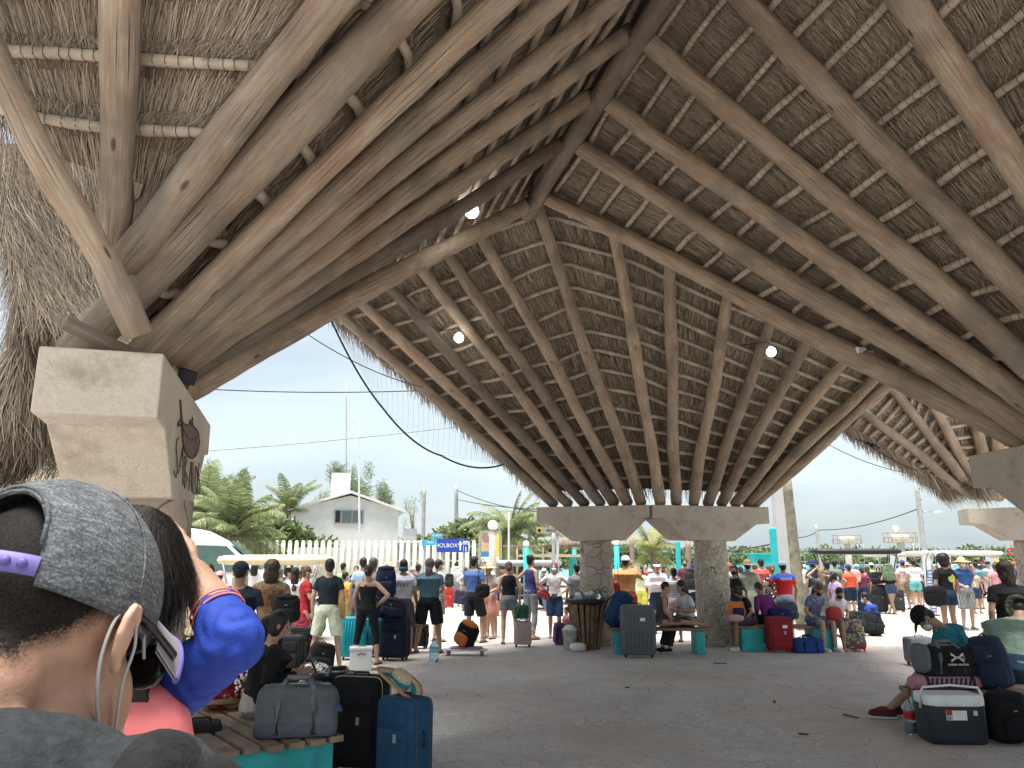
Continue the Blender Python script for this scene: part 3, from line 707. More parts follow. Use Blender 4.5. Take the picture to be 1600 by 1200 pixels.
    for (a, e, h) in AR:
        body.ell(a, .047, nu=8, nv=6); body.tube([nk.lerp(a, .15), nk.lerp(a, .6)+V3((0, 0, .004)), a], [.05, .047, .042], 8); body.tube([a, a.lerp(e, .5), e], [.047*W**.5, .043, .037], 9); body.tube([e, e.lerp(h, .35), h], [.039, .040, .027], 9); body.ell(e, .038, nu=8, nv=6)
        d = (h-e).normalized(); sd = d.cross(Rt @ V3((0, 1, .3))).normalized(); nn = sd.cross(d); hd = h+d*.045
        q = Matrix((sd, nn, d)).transposed()
        body.ell(hd, (.038, .018, .05), q.to_quaternion(), 8, 6)
        for k, (o_, ln) in enumerate(((-.028, .062), (-.010, .074), (.009, .07), (.027, .055))):
            b0 = hd+sd*o_+d*.035; b1 = b0+d*ln*.6+nn*.012; b2 = b1+d*ln*.35+nn*.028
            body.tube([b0, b1, b2], [.0095, .009, .008], 6)
        body.tube([hd-sd*.03-d*.01, hd-sd*.055+d*.02+nn*.015, hd-sd*.055+d*.05+nn*.025], [.012, .011, .009], 6)
    for (a, k, f_) in lg:
        body.tube([a, a.lerp(k, .5), k], [.086*W, .073*W**.5, .053], 10); body.ell(k, (.054, .054, .056), nu=8, nv=6); body.tube([k, k.lerp(f_, .3), f_], [.052, .055, .034], 10)
        fd = V3((0, 1, 0)) if f_.z < .2 else V3((0, .35, .93)); c = f_+fd*.06+V3((0, 0, -.04 if f_.z < .2 else .0))
        if f_.z < .2: body.ell(c, (.042, .118, .032), None, 10, 6); body.ell(f_+V3((0, -.02, -.035)), (.032, .04, .04), nu=8, nv=6)
        else: body.ell(f_+V3((0, .03, .05)), (.038, .035, .10), None, 10, 6)
    for v_ in body.v: v_ *= s
    bo = body.build('body', sm, root); remesh(bo, vx, 3)
    def fin(mb, name, m, v=svx or vx, it=4, disp=.02, tex=None):
        for v_ in mb.v: v_ *= s
        o = mb.build(name, m, root); return remesh(o, v, it, disp, tex) if v else o
    def M_(c): return c if isinstance(c, bpy.types.Material) else fabric(c)
    # top
    tk, tcol = top[0], top[1]
    if tk != 'none':
        mb = MB(); low = {'tank': .90, 'dress': .86, 'crop': 1.08, 'strap': .90}.get(tk, .84)
        if legs in ('sit', 'floor', 'squat', 'sitx', 'stretch', 'sitdown'): low = max(low, .90)
        torso(mb, low, .016, 1.33 if tk == 'strap' else 1.40)
        if tk in ('tee', 'long', 'dress', 'crop', 'short'):
            fr = 1.0 if tk == 'long' else .62
            for (a, e, h) in AR:
                mb.ell(a, .056*W**.5, nu=8, nv=6)
                mb.tube([nk.lerp(a, .3), nk.lerp(a, .65)+V3((0, 0, .002)), a], [.052, .053, .052], 8)
                mb.tube([a, a.lerp(e, fr)], [.056*W**.5, .062], 10)
                if tk == 'long': mb.tube([e, h.lerp(e, .06)], [.05, .036], 10); mb.ell(e, .048, nu=8, nv=6)
        fin(mb, 'dress' if tk == 'dress' else 'shirt', M_(tcol), disp=.022)
        if tk in ('tank', 'strap'):
            st = MB()
            for f in (-1, 1): st.tube([T((f*.085, .075, 1.30)), T((f*.10, .03, 1.43)), T((f*.085, -.085, 1.30))], .012 if tk == 'tank' else .006, 6)
            if tk == 'strap': st.tube([T((-.1, -.02, 1.43)), T((0, -.115, 1.32)), T((.08, -.10, 1.22))], .009, 6); st.tube([T((.1, -.02, 1.43)), T((0, -.118, 1.32)), T((-.08, -.10, 1.22))], .009, 6)
            for v_ in st.v: v_ *= s
            st.build('shoulder_strap', M_(tcol), root)
    # bottom
    bk, bcol = bot[0], bot[1]; fr = bot[2] if len(bot) > 2 else None
    if bk in ('shorts', 'pants', 'leggings'):
        mb = MB(); g = .006 if bk == 'leggings' else .02
        if fr is None: fr = {'shorts': .85, 'pants': 1.9, 'leggings': 1.5}[bk]
        a0 = T((0, 0, 1.0)); a1 = T((0, 0, .90)); mb.tube([a0, a1, pel+(V3((0, 0, -.08)) if not sit else V3((0, .03, -.03)))], [.145*W+g*.5, (.155 if female else .15)*W+g, .13*W+g], 14, flat=.74)
        for (a, k, f_) in lg:
            if fr <= 1: e = a.lerp(k, fr); mb.tube([a, a.lerp(e, .5), e], [.094*W+g*.5, .085*W+g, .070*W+g*1.6], 10)
            else:
                mb.tube([a, a.lerp(k, .5), k], [.092*W+g*.4, .078*W+g*.7, .058+g], 10); mb.ell(k, .058+g*.9, nu=8, nv=6)
                e = k.lerp(f_, fr-1); mb.tube([k, k.lerp(e, .5), e], [.058+g, .058+g*.8, .042+g*1.2], 10)
        fin(mb, 'trousers' if fr > 1 else 'shorts', M_(bcol), disp=.018 if bk != 'leggings' else .008)
    elif bk == 'skirt':
        mb = MB(); hem = fr or .5; w1_ = .17+.09*(1-hem)
        if sit:
            mb.tube([T((0, 0, 1.0)), pel+V3((0, .0, .0))], [.15*W, .17*W], 14, flat=.8); mb.tube([pel, lg[0][1].lerp(lg[1][1], .5)+V3((0, -.04, 0))], [.165*W, .16], 12, flat=.6)
        else:
            mb.tube([T((0, 0, 1.03)), (0, 0, .9), (0, 0, .9-(.9-hem)*.5), (0, 0, hem)], [.13*W, .17*W, (.17*W+w1_)/2+.01, w1_+.03], 16, flat=.8)
        fin(mb, 'skirt', M_(bcol), disp=.03)
    # feet
    for (a, k, f_) in lg:
        if f_.z > .2: continue
        mb = MB(); c = f_+V3((0, .05, -.045)); fc = fcol or (.03, .03, .03)
        if feet == 'shoe':
            mb.ell(c+V3((0, .01, .0)), (.05, .135, .045), None, 12, 8, .7); mb.ell(f_+V3((0, -.01, -.02)), (.042, .055, .05), nu=8, nv=6)
            for v_ in mb.v: v_.z = max(v_.z, .0)
            fin(mb, 'shoe', M_(fc), .012, 1, 0)
            mb = MB(); mb.ell(V3((c.x, c.y+.01, .014)), (.052, .138, .016), None, 14, 6, .7)
            for v_ in mb.v: v_ *= s
            mb.build('sole', plain('shoe_sole', sole, .6, .1), root)
        elif feet == 'flip':
            mb.ell(V3((c.x, c.y, .010)), (.048, .135, .011), None, 12, 6, .6); mb.tube([(c.x-.035, c.y-.02, .03), (c.x, c.y+.03, .075), (c.x+.035, c.y-.02, .03)], .007, 5)
            for v_ in mb.v: v_ *= s
            mb.build('sandal', M_(fc), root)
    # hair
    hk, hcol = hair; hm = hair_mat(hcol)
    if hk != 'none':
        mb = MB(); hv = .011 if vx < .016 else .015
        if hk == 'fuzz': mb.ell(Hh((0, -.018, .028)), (.078, .092, .098), rq, 14, 10)
        else: mb.ell(Hh((0, -.020, .034)), (.084, .096, .100), rq, 14, 10); mb.ell(Hh((0, -.05, -.02)), (.070, .055, .07), rq, 10, 8)
        if hk in ('long', 'tail', 'curly'):
            for f in (-1, 1): mb.ell(Hh((.055*f, -.02, -.03)), (.032, .06, .075), rq, 8, 6)
        if hk == 'long': mb.tube([Hh((0, -.06, .02)), Hh((0, -.075, -.08)), nk.lerp(T((0, -.11, 1.30)), .6), T((0, -.125, 1.24))], [.07, .078, .075, .035], 10, flat=.55)
        if hk == 'tail': mb.tube([Hh((0, -.09, .04)), Hh((0, -.13, .0)), Hh((0, -.14, -.10)), Hh((0, -.12, -.19))], [.03, .034, .03, .012], 8)
        if hk == 'bun': mb.ell(Hh((0, -.085, .085)), .045, nu=10, nv=8)
        if hk == 'lowbun': mb.ell(Hh((0, -.115, -.01)), (.045, .04, .04), nu=10, nv=8)
        if hk == 'curly': mb.ell(Hh((0, -.05, -.06)), (.105, .075, .13), rq, 12, 8); mb.ell(Hh((0, -.02, .04)), (.105, .11, .105), rq, 12, 8)
        if hk == 'afro': mb.ell(Hh((0, -.02, .05)), (.13, .13, .13), rq, 12, 8); mb.ell(Hh((0, -.05, -.04)), (.11, .09, .09), rq, 12, 8)
        fin(mb, 'hair', hm, hv, 2, .022 if hk in ('curly', 'afro', 'long') else .008, CH_)
    # hats
    if hat:
        k, hc_ = hat[0], hat[1]; mb = MB()
        if k in ('cap', 'capback'):
            f = 1 if k == 'cap' else -1
            mb.ell(Hh((0, -.012, .045)), (.092, .106, .088), rq, 16, 8, cut=-.15)
            b0 = len(mb.v); mb.ell(Hh((0, f*.115-.01, .045)), (.066, .075, .008), (Rh @ Matrix.Rotation(R(-14*f), 3, 'X')).to_quaternion(), 14, 4)
        elif k in ('straw', 'sun', 'bucket'):
            br_ = {'straw': .20, 'sun': .22, 'bucket': .15}[k]
            mb.ell(Hh((0, -.012, .05)), (.094, .108, .098), rq, 16, 8, cut=-.1)
            n0 = len(mb.v); ring = []
            for rr, zz in ((.085, .045), (.13, .035), (br_, .028), (br_, .020), (.13, .027), (.085, .035)):
                ring.append([Hh((rr*math.cos(a*math.pi/12), (rr*1.1)*math.sin(a*math.pi/12)-.01, zz+.012*math.sin(a*math.pi/6+1)*(rr > .1)-(.05*(rr-.1)/.05*.4 if k == 'bucket' else 0))) for a in range(25)])
            mb.grid(ring)
        elif k == 'visor':
            mb.tube([Hh((0, -.01, .02)), Hh((0, -.01, .065))], [.096, .092], 16, flat=1.12); mb.ell(Hh((0, .11, .03)), (.075, .07, .007), (Rh @ Matrix.Rotation(R(-14), 3, 'X')).to_quaternion(), 14, 4)
        elif k == 'wrap':
            mb.ell(Hh((0, -.022, .03)), (.092, .104, .108), rq, 14, 10); mb.tube([Hh((0, -.07, .0)), Hh((0, -.09, -.09)), T((0, -.11, 1.36))], [.07, .07, .05], 8, flat=.5)
        elif k == 'band':
            mb.tube([Hh((0, -.015, -.09)), Hh((0, -.015, -.01))], [.085, .088], 14, flat=1.1)
        for v_ in mb.v: v_ *= s
        mb.build({'cap': 'cap', 'capback': 'cap', 'wrap': 'head_wrap', 'band': 'neck_gaiter', 'visor': 'visor'}.get(k, 'hat'), M_(hc_) if k not in ('straw', 'sun') or not hc_ else hc_, root)
    if mask:
        mb = MB(); mb.ell(Hh((0, .062, -.052)), (.058, .052, .048), rq, 12, 8)
        for f in (-1, 1): mb.tube([Hh((.05*f, .07, -.04)), Hh((.078*f, .0, -.01))], .003, 4)
        for v_ in mb.v: v_ *= s
        mb.build('face_mask', M_(mask), root)
    if face and loc[1] < 18:
        for f in (-1, 1):
            mb = MB(); mb.ell(Hh((.028*f, .078, .005)), (.013, .008, .006), rq, 6, 5)
            for v_ in mb.v: v_ *= s
            mb.build('eye', EYE, root)
        if not mask:
            mb = MB(); mb.ell(Hh((0, .078, -.062)), (.022, .008, .006), rq, 6, 5)
            for v_ in mb.v: v_ *= s
            mb.build('mouth', plain('lips', (.35, .13, .11), .5), root)
    root_info[root.name] = (T, Hh, AR, s, Rh, hc)
    return root
root_info = {}
def stand(label, px, ytop, Y, rz, **k):
    """standing figure whose head top is seen at photo pixel (px, ytop) at depth Y"""
    q = P(px, ytop, Y); z0 = -.012 if Y > 17.4 else 0.0
    return person(label, (q.x, Y, z0), R(rz), H=q.z-z0, vx=.013 if Y < 15 else .017, **k)
def YG(py): return G(800, py).y
# ================================================================ luggage, benches and other loose things
def wheels(root, w, d, r=.025, n=4, col=None):
    for sx in ((-1, 1) if n >= 2 else (0,)):
        for sy in ((-1, 1) if n == 4 else (1,)):
            mb = MB(); mb.tube([(sx*(w*.38)-.012, sy*d*.3, r), (sx*(w*.38)+.012, sy*d*.3, r)], r, 12); mb.box((sx*w*.38, sy*d*.3, r*1.7), (.04, .04, r*1.2)); mb.build('wheel', col or BLACK, root)
def suitcase(label, loc, rz, w, h, d, m, hard=True, ext=0, group=None, tagm=None, wcol=None, trim=None, n=4):
    root = empty('suitcase', loc, R(rz), label, 'suitcase', group); z0 = .05
    mb = MB(); mb.ell((0, 0, z0+h/2), (w/2*1.02, d/2*1.03, h/2*1.01), None, 32, 24, .22)
    o = mb.build('shell', m, root)
    if hard:
        for sy in (-1, 1):
            mb = MB()
            for k in range(7):
                x = (k-3)*w*.115; mb.tube([(x, sy*d*.505, z0+h*.1), (x, sy*d*.518, z0+h*.5), (x, sy*d*.505, z0+h*.9)], .008, 6)
            mb.tube([(-w*.36, sy*d*.503, z0+h*.5), (w*.36, sy*d*.503, z0+h*.5)], .005, 6)
            mb.build('ribbed_face', m, root)
        mb = MB(); pr = []
        mb.ell((0, 0, z0+h/2), (w/2*1.03, .008, h/2*1.018), None, 32, 24, .22); mb.build('zip', DKGREY, root)
    else:
        mb = MB(); mb.ell((0, -d*.5, z0+h*.36), (w*.40, .03, h*.27), None, 20, 12, .3); mb.build('front_pocket', m, root)
        mb = MB(); mb.ell((0, -d*.5, z0+h*.78), (w*.38, .018, h*.10), None, 20, 12, .3); mb.build('front_pocket', m, root)
        mb = MB(); mb.ell((0, -d*.28, z0+h/2), (w/2*1.035, .006, h/2*1.022), None, 32, 24, .22); mb.ell((0, d*.3, z0+h/2), (w/2*1.035, .005, h/2*1.022), None, 32, 24, .22); mb.build('zip', trim or DKGREY, root)
        mb = MB(); mb.box((w*.12, -d*.5-.031, z0+h*.53), (.03, .008, .06)); mb.build('zip_pull', STEEL, root)
    mb = MB(); mb.tube([(-.07, 0, z0+h), (-.06, 0, z0+h+.028), (.06, 0, z0+h+.028), (.07, 0, z0+h)], .009, 7); mb.build('carry_handle', BLACK, root)
    mb = MB(); mb.tube([(w*.5, 0, z0+h*.42), (w*.5+.028, 0, z0+h*.44), (w*.5+.028, 0, z0+h*.58), (w*.5, 0, z0+h*.6)], .009, 7); mb.build('side_handle', BLACK, root)
    if ext:
        mb = MB()
        for sx in (-1, 1): mb.tube([(sx*.09, d*.3, z0+h-.02), (sx*.09, d*.3, z0+h+ext)], .008, 7)
        mb.tube([(-.1, d*.3, z0+h+ext), (.1, d*.3, z0+h+ext)], .013, 8); mb.build('telescopic_handle', STEEL, root)
    if tagm: mb = MB(); mb.box((w*.12, -d*.5-.035, z0+h*.72), (.09, .006, .055)); mb.build('luggage_tag', tagm, root)
    wheels(root, w, d, n=n, col=wcol); return root
def backpack(label, loc, rz, w, h, d, m, m2=None, tilt=0, cat='backpack', group=None, roll=0, floorz=True):
    root = empty('backpack', loc, R(rz), label, cat, group); root.rotation_euler = Euler((R(tilt), R(roll), R(rz)))
    mb = MB(); mb.ell((0, 0, h*.5), (w/2, d/2, h/2), None, 24, 18, .55); mb.ell((0, .0, h*.3), (w*.52, d*.52, h*.28), None, 20, 14, .5); o = mb.build('bag_body', m, root); remesh(o, .012 if h > .3 else .01, 3, .02)
    mb = MB(); mb.ell((0, -d*.48, h*.32), (w*.36, d*.22, h*.22), None, 18, 12, .5); mb.build('front_pocket', m2 or m, root)
    mb = MB(); mb.ell((0, -.01, h*.93), (w*.42, d*.45, h*.09), None, 16, 10, .7); mb.build('top_flap', m2 or m, root)
    for f in (-1, 1):
        mb = MB(); mb.tube([(f*w*.25, d*.42, h*.92), (f*w*.3, d*.75, h*.7), (f*w*.32, d*.72, h*.35), (f*w*.3, d*.4, h*.12)], .022, 8, flat=.3); mb.build('strap', BLACK, root)
    mb = MB(); mb.tube([(-.05, d*.2, h*.98), (0, d*.2, h*1.06), (.05, d*.2, h*.98)], .009, 6); mb.build('carry_loop', BLACK, root)
    mb = MB(); mb.tube([(-w*.3, -d*.36, h*.62), (0, -d*.5, h*.66), (w*.3, -d*.36, h*.62)], .005, 5); mb.build('zip', STEEL, root)
    return root
def duffel(label, loc, rz, w, h, d, m, m2=None, cat='duffel bag', straps=None, handles=True):
    root = empty('duffel_bag', loc, R(rz), label, cat)
    mb = MB(); mb.ell((0, 0, h*.5), (w/2, d/2, h/2), None, 28, 18, .42); o = mb.build('bag_body', m, root); remesh(o, .012, 4, .035)
    mb = MB(); mb.ell((0, 0, h*.17), (w*.505, d*.515, h*.17), None, 28, 10, .35); mb.build('base_pocket', m2 or m, root)
    for f in (-1, 1):
        mb = MB(); mb.tube([(f*w*.22, -d*.5-.005, .03), (f*w*.22, -d*.5-.012, h*.6), (f*w*.2, -d*.38, h*.95), (f*w*.13, 0, h*1.12)], .02, 8, flat=.3, ref=Vector((1, 0, 0)) if 0 else None)
        mb.tube([(f*w*.13, 0, h*1.12), (f*w*.2, d*.38, h*.95), (f*w*.22, d*.5+.01, h*.6)], .02, 8, flat=.3); mb.build('strap', straps or DKGREY, root)
    if handles: mb = MB(); mb.tube([(-w*.14, 0, h*1.12), (w*.14, 0, h*1.12)], .02, 8); mb.build('grip', straps or BLACK, root)
    mb = MB(); mb.tube([(-w*.4, -.02, h*.99), (0, -.02, h*1.01), (w*.4, -.02, h*.99)], .006, 6); mb.build('zip', STEEL, root)
    return root
def tote(label, loc, rz, w, h, d, m, cat='bag', name='shoulder_bag', strap=.25, m2=None):
    root = empty(name, loc, R(rz), label, cat)
    mb = MB(); mb.ell((0, 0, h*.5), (w/2, d/2, h/2), None, 20, 14, .6); o = mb.build('bag_body', m, root); remesh(o, .012, 3, .03)
    mb = MB(); mb.tube([(-w*.35, 0, h*.85), (-w*.25, 0, h+strap*.7), (0, 0, h+strap), (w*.25, 0, h+strap*.7), (w*.35, 0, h*.85)], .012, 7, flat=.5); mb.build('strap', m2 or m, root)
    return root
def bench(label, loc, rz, wid, ln, h=.45, nsl=5, ends=(0, 1), bw=.22):
    """local +Y is the long axis, starting at the near end; loc = middle of near end"""
    root = empty('bench', loc, R(rz), label, 'bench')
    for e in ends:
        y = .12+bw/2 if e == 0 else ln-.12-bw/2
        mb = MB(); mb.box((0, y, (h-.045)/2), (wid*.9, bw, h-.045)); bevel(mb.build('support_block', TEAL, root), .012)
    sw = wid/nsl*.74
    for k in range(nsl):
        mb = MB(); x = (k-(nsl-1)/2)*wid/nsl; mb.box((x, ln/2+random.uniform(-.03, .03), h-.02+random.uniform(-.002, .002)), (sw, ln+random.uniform(-.05, .05), .045)); bevel(mb.build('slat', SLAT, root), .006)
    return root
def at(px, py, z=0.0):
    g = G(px, py, z); return (g.x, g.y, z)
def atY(px, Y, z=0.0): return (GX(px, Y)*1.0, Y, z)
def atP(px, Y, z):
    # x so that a point at (x,Y,z) shows at column px
    d = CT*Y+ST*(z-CH); return ((px-800)/F*d, Y, z)
def text(s, name, m, parent, loc, rot, size, ext=.002, sx=1, align='CENTER', cat=None, shear=0):
    cu = bpy.data.curves.new('txt', 'FONT'); cu.body = s; cu.size = size; cu.extrude = ext; cu.align_x = align; cu.align_y = 'CENTER'; cu.resolution_u = 3; cu.shear = shear
    o = bpy.data.objects.new('txt', cu); me = bpy.data.meshes.new_from_object(o); bpy.data.objects.remove(o); me.materials.clear(); me.materials.append(m)
    for v in me.vertices: v.co.x *= sx
    q = link(name, me, parent, loc, rot); return q

# ---- bench at lower left with bags
bA = G(341, 1180, .42); bd = Vector((-.61, .79, 0)); bp = Vector((.79, .61, 0))
c_ = Vector((bA.x, bA.y, 0))+bp*.44
bench('teal bench end with worn wooden slats under the grey duffel bag, lower left', (c_.x-bd.x*.12, c_.y-bd.y*.12, 0), 37.7, .92, 1.9, .45, 6)
dn = fabric((.065, .072, .085)); gd = fabric((.11, .12, .135))
duf = duffel('grey duffel bag with a flat base pocket on the slatted bench, blue jacket on top', atP(462, 6.12, .452), 10, .60, .36, .28, gd, fabric((.085, .095, .115)), straps=fabric((.16, .17, .19)))
jk = MB()
pts = [[Vector((-.26+.05*i, -.13+.26*j/5, .405+.03*math.sin(i*1.7+j)*1+.028*math.sin(j*2.1)-(.10 if i > 9 else 0)*((i-9)/2.5)-.05*abs(j/5-.5)*2)) for i in range(13)] for j in range(6)]
jk.grid(pts); o_ = jk.build('jacket', fabric((.05, .09, .15)), None, duf.location+Vector((.0, 0, -.085)), (0, 0, R(10)))
md = o_.modifiers.new('thick', 'SOLIDIFY'); md.thickness = .035; md = o_.modifiers.new('sub', 'SUBSURF'); md.levels = 2; md.render_levels = 2
tag(o_, 'dark blue jacket draped over the top of the grey duffel bag', 'jacket')
sc1 = suitcase('tall black soft suitcase with a cream zip line beside the bench end', atP(560, 6.95, 0), -14, .44, .70, .29, fabric((.018, .019, .022)), False, trim=plain('cream_trim', (.6, .55, .45)))
sc2 = suitcase('blue soft suitcase with a sun hat leaning on it, right of the tall black one', atP(630, 6.55, 0), -35, .38, .60, .27, fabric((.012, .07, .15)), False)
# straw sun hat on the blue suitcase
hr = empty('sun_hat', atP(622, 6.62, .735), 0, 'woven straw sun hat with teal bands resting on the blue suitcase', 'hat'); hr.rotation_euler = (R(18), R(28), R(20))
mb = MB(); rg = [[Vector((r_*math.cos(a*math.pi/16), r_*.92*math.sin(a*math.pi/16), z_+.02*math.sin(a*math.pi/8))) for a in range(33)] for r_, z_ in ((.09, .012), (.14, .0), (.19, .012), (.215, .03), (.215, .022), (.19, .002), (.14, -.01), (.09, .0))]
mb.grid(rg); mb.build('brim', plain('straw_weave', (.55, .47, .33), .85, .3, 60, .6, 90), hr)
mb = MB(); mb.lathe((0, 0, 0), [(.093, 0), (.09, .05), (.082, .09), (.06, .105), (.02, .108)], 20); mb.build('crown', plain('hat_crown', (.50, .42, .29), .85, .3, 60, .6, 90), hr)
mb = MB(); mb.lathe((0, 0, 0), [(.096, .015), (.094, .05)], 24, closed=False); mb.build('hat_band', plain('teal_band', (.02, .22, .26)), hr)
mb = MB(); mb.grid([[Vector((r_*math.cos(a*math.pi/16), r_*.92*math.sin(a*math.pi/16), z_+.02*math.sin(a*math.pi/8))) for a in range(33)] for r_, z_ in ((.12, .009), (.15, .008), (.165, .011))]); mb.build('brim_stripe', MATS['teal_band'], hr)
mb = MB(); mb.tube([(.214*math.cos(a*math.pi/16), .197*math.sin(a*math.pi/16), .027+.02*math.sin(a*math.pi/8)) for a in range(33)], .008, 6); mb.build('brim_edge', plain('orange_edge', (.50, .22, .09)), hr)
# black cap shaped bag behind duffel
g_ = duffel('black soft bag lying on the bench behind the grey duffel', atP(526, 7.3, .46), 15, .50, .27, .30, fabric((.014, .014, .016)))
suitcase('dark ribbed suitcase standing on end beside the left end of the bench', atP(305, 6.3, 0), 20, .30, .46, .24, fabric((.03, .028, .03)), True)

# ---- bench lower right with bags
bench('teal bench with wooden slats behind the cooler, lower right', (GX(1436, 8.35)*.955, 8.45, 0), -90+3, .50, 1.75, .40, 4, bw=.2)
cm = plain('cooler_blue_black', (.018, .022, .03), .35, .2, 6, .08)
ck_ = empty('cooler', atP(1489, 7.98, 0), R(-3), 'dark cool box with a white lid and handle on the ground before the right bench', 'cooler')
ck_.scale = (.96, .96, .86)
mb = MB(); mb.ell((0, 0, .23), (.285, .17, .23), None, 32, 20, .18); mb.build('box', cm, ck_)
lid = plain('cooler_lid', (.72, .73, .72), .4, .08)
mb = MB(); mb.ell((0, 0, .455), (.29, .175, .065), None, 32, 14, .25); mb.build('lid', lid, ck_)
mb = MB(); mb.tube([(-.30, -.05, .36), (-.302, -.06, .52), (-.27, -.07, .585), (0, -.07, .61), (.27, -.07, .585), (.302, -.06, .52), (.30, -.05, .36)], .018, 10, flat=.7); mb.build('handle', lid, ck_)
mb = MB(); mb.box((-.015, -.171, .31), (.20, .004, .10)); lb = mb.build('sticker', plain('sticker_white', (.75, .75, .73)), ck_)
mb = MB(); mb.box((-.085, -.1745, .335), (.055, .003, .05)); mb.build('sticker_red', plain('sticker_red', (.5, .03, .03)), lb)
mb = MB(); mb.box((-.085, -.1745, .28), (.055, .003, .045)); mb.build('sticker_picture', plain('sticker_blue', (.25, .33, .42), .5, .5, 60), lb)
mb = MB(); mb.box((.17, -.171, .335), (.04, .003, .05)); mb.build('price_sticker', plain('sticker_cream', (.6, .56, .42)), ck_)
backpack('black backpack standing on the ground right of the cool box', atP(1578, 7.95, 0), 8, .40, .46, .26, fabric((.012, .012, .014)))
ua = duffel('black sports duffel with grey ends and a white emblem on the right bench', atP(1478, 8.5, .53), 2, .56, .30, .28, fabric((.016, .016, .018)), fabric((.02, .02, .022)), straps=fabric((.16, .17, .18)))
mb = MB(); mb.ell((-.25, 0, .17), (.05, .15, .15), None, 14, 12, .6); mb.build('end_panel', fabric((.14, .15, .16)), ua)
wl = plain('print_white', (.7, .7, .7), .6, .03)
mb = MB()
for f in (-1, 1):
    mb.tube([(.05+f*.065, -.155, .235), (.05+f*.035, -.158, .215), (.05+f*.025, -.158, .195), (.05+f*.035, -.158, .175), (.05+f*.065, -.155, .155)], .006, 5)
    mb.tube([(.05+f*.065, -.155, .235), (.05+f*.06, -.158, .215), (.05, -.16, .20), (.05-f*.0, -.16, .19), (.05+f*.06, -.158, .175), (.05+f*.065, -.155, .155)], .004, 5)
mb.build('emblem', wl, ua)
text('UNDER ARMOUR', 'lettering', wl, ua, (.05, -.165, .125), (R(90), 0, 0), .028, .003)
tw = empty('rolled_towel', atP(1476, 8.42, .475), R(-88), 'rolled pink and black striped towel under the sports duffel', 'towel')
mb = MB(); mb.tube([(0, -.36+.06*k, 0) for k in range(13)], [.07, .085, .085, .08, .085, .085, .08, .085, .085, .085, .08, .085, .07], 16, flat=.85); mb.build('towel_roll', pattern('towel_pink', 'hstripe', (.42, .2, .26), (.42, .2, .26), None, 5), tw)
mb = MB()
for k in range(9): mb.tube([(.075, -.2+.05*k, -.04), (.088, -.18+.05*k, 0), (.07, -.16+.05*k, .045)], .011, 6); mb.tube([(-.075, -.2+.05*k, -.04), (-.088, -.18+.05*k, 0), (-.07, -.16+.05*k, .045)], .011, 6)
for y in (-.23, .25): mb.tube([(0, y, 0), (0, y+.03, 0)], .089, 16, flat=.87)
mb.build('stripes', fabric((.03, .035, .055)), tw)
backpack('navy backpack standing on the right end of the right bench', atP(1556, 8.45, .40), -25, .36, .52, .30, fabric((.022, .035, .07)), roll=-6)
def bottle(label, loc, h, r, m, cap, name='bottle', liquid=None, lab=None):
    root = empty(name, loc, 0, label, 'bottle')
    pr = [(r*.85, 0), (r, .02*h), (r, .30*h), (r*.93, .34*h), (r, .38*h), (r, .62*h), (r*.8, .74*h), (r*.35, .88*h), (r*.3, .95*h)]
    mb = MB(); mb.lathe((0, 0, 0), pr, 18); mb.build('bottle_body', m, root)
    if liquid: mb = MB(); mb.lathe((0, 0, 0), [(r*.8, .012), (r*.94, .03*h), (r*.94, .30*h), (r*.9, .33*h)], 18); mb.build('drink', liquid, root)
    if lab: mb = MB(); mb.lathe((0, 0, 0), [(r*1.012, .40*h), (r*1.012, .60*h)], 18, closed=False); mb.build('label', lab, root)
    mb = MB(); mb.tube([(0, 0, .93*h), (0, 0, h)], r*.36, 12); mb.build('bottle_cap', cap, root); return root
def glassy(name, col, rough=.08):
    m, t, b = newmat(name); b.inputs['Base Color'].default_value = (*col, 1); b.inputs['Roughness'].default_value = rough; b.inputs['Transmission Weight'].default_value = .85; b.inputs['IOR'].default_value = 1.2; MATS[name] = m; return m
PET = glassy('clear_plastic', (.85, .92, .95)); PETB = glassy('blue_plastic', (.55, .78, .9))
REDP = plain('red_plastic', (.45, .02, .02), .45)
COLA = plain('cola', (.02, .008, .006), .2)
bottle('half-empty cola bottle with a red label beside the bench end, right', atP(1424, 8.3, 0), .36, .055, PET, REDP, liquid=COLA, lab=REDP)
bottle('large clear water jug with a blue cap standing alone on the floor', atP(678, G(678, 1034).y, 0), .37, .085, PETB, plain('cap_blue', (.02, .08, .4)), 'water_jug', lab=plain('jug_label', (.25, .5, .7)))
bottle('small dark bottle on the pale ground between the legs of two women', atP(770, 18.6, -.012), .24, .035, COLA, BLACK)

# ---- middle group
bY = 14.75
bench('teal bench in front of the left column with a blue backpack and grey suitcase', (GX(948, bY), bY+.1, 0), -90, .46, 1.85, .45, 4, bw=.16)
bench('teal bench with a red suitcase beside it, right of the middle columns', (GX(1140, 15.2), 15.35, 0), -90, .5, 2.0, .45, 4, bw=.42)
bs = suitcase('large ribbed dark grey suitcase standing before the middle bench', atP(998, 14.25, 0), -3, .60, .84, .30, plain('dark_shell', (.10, .105, .115), .4, .15, 6, .1), True, tagm=lid)
backpack('big navy hiking backpack leaning on the bench beside the slatted bin', atP(958, 14.9, .46), 40, .40, .68, .34, fabric((.012, .045, .11)), fabric((.02, .07, .15)), tilt=0, roll=32)
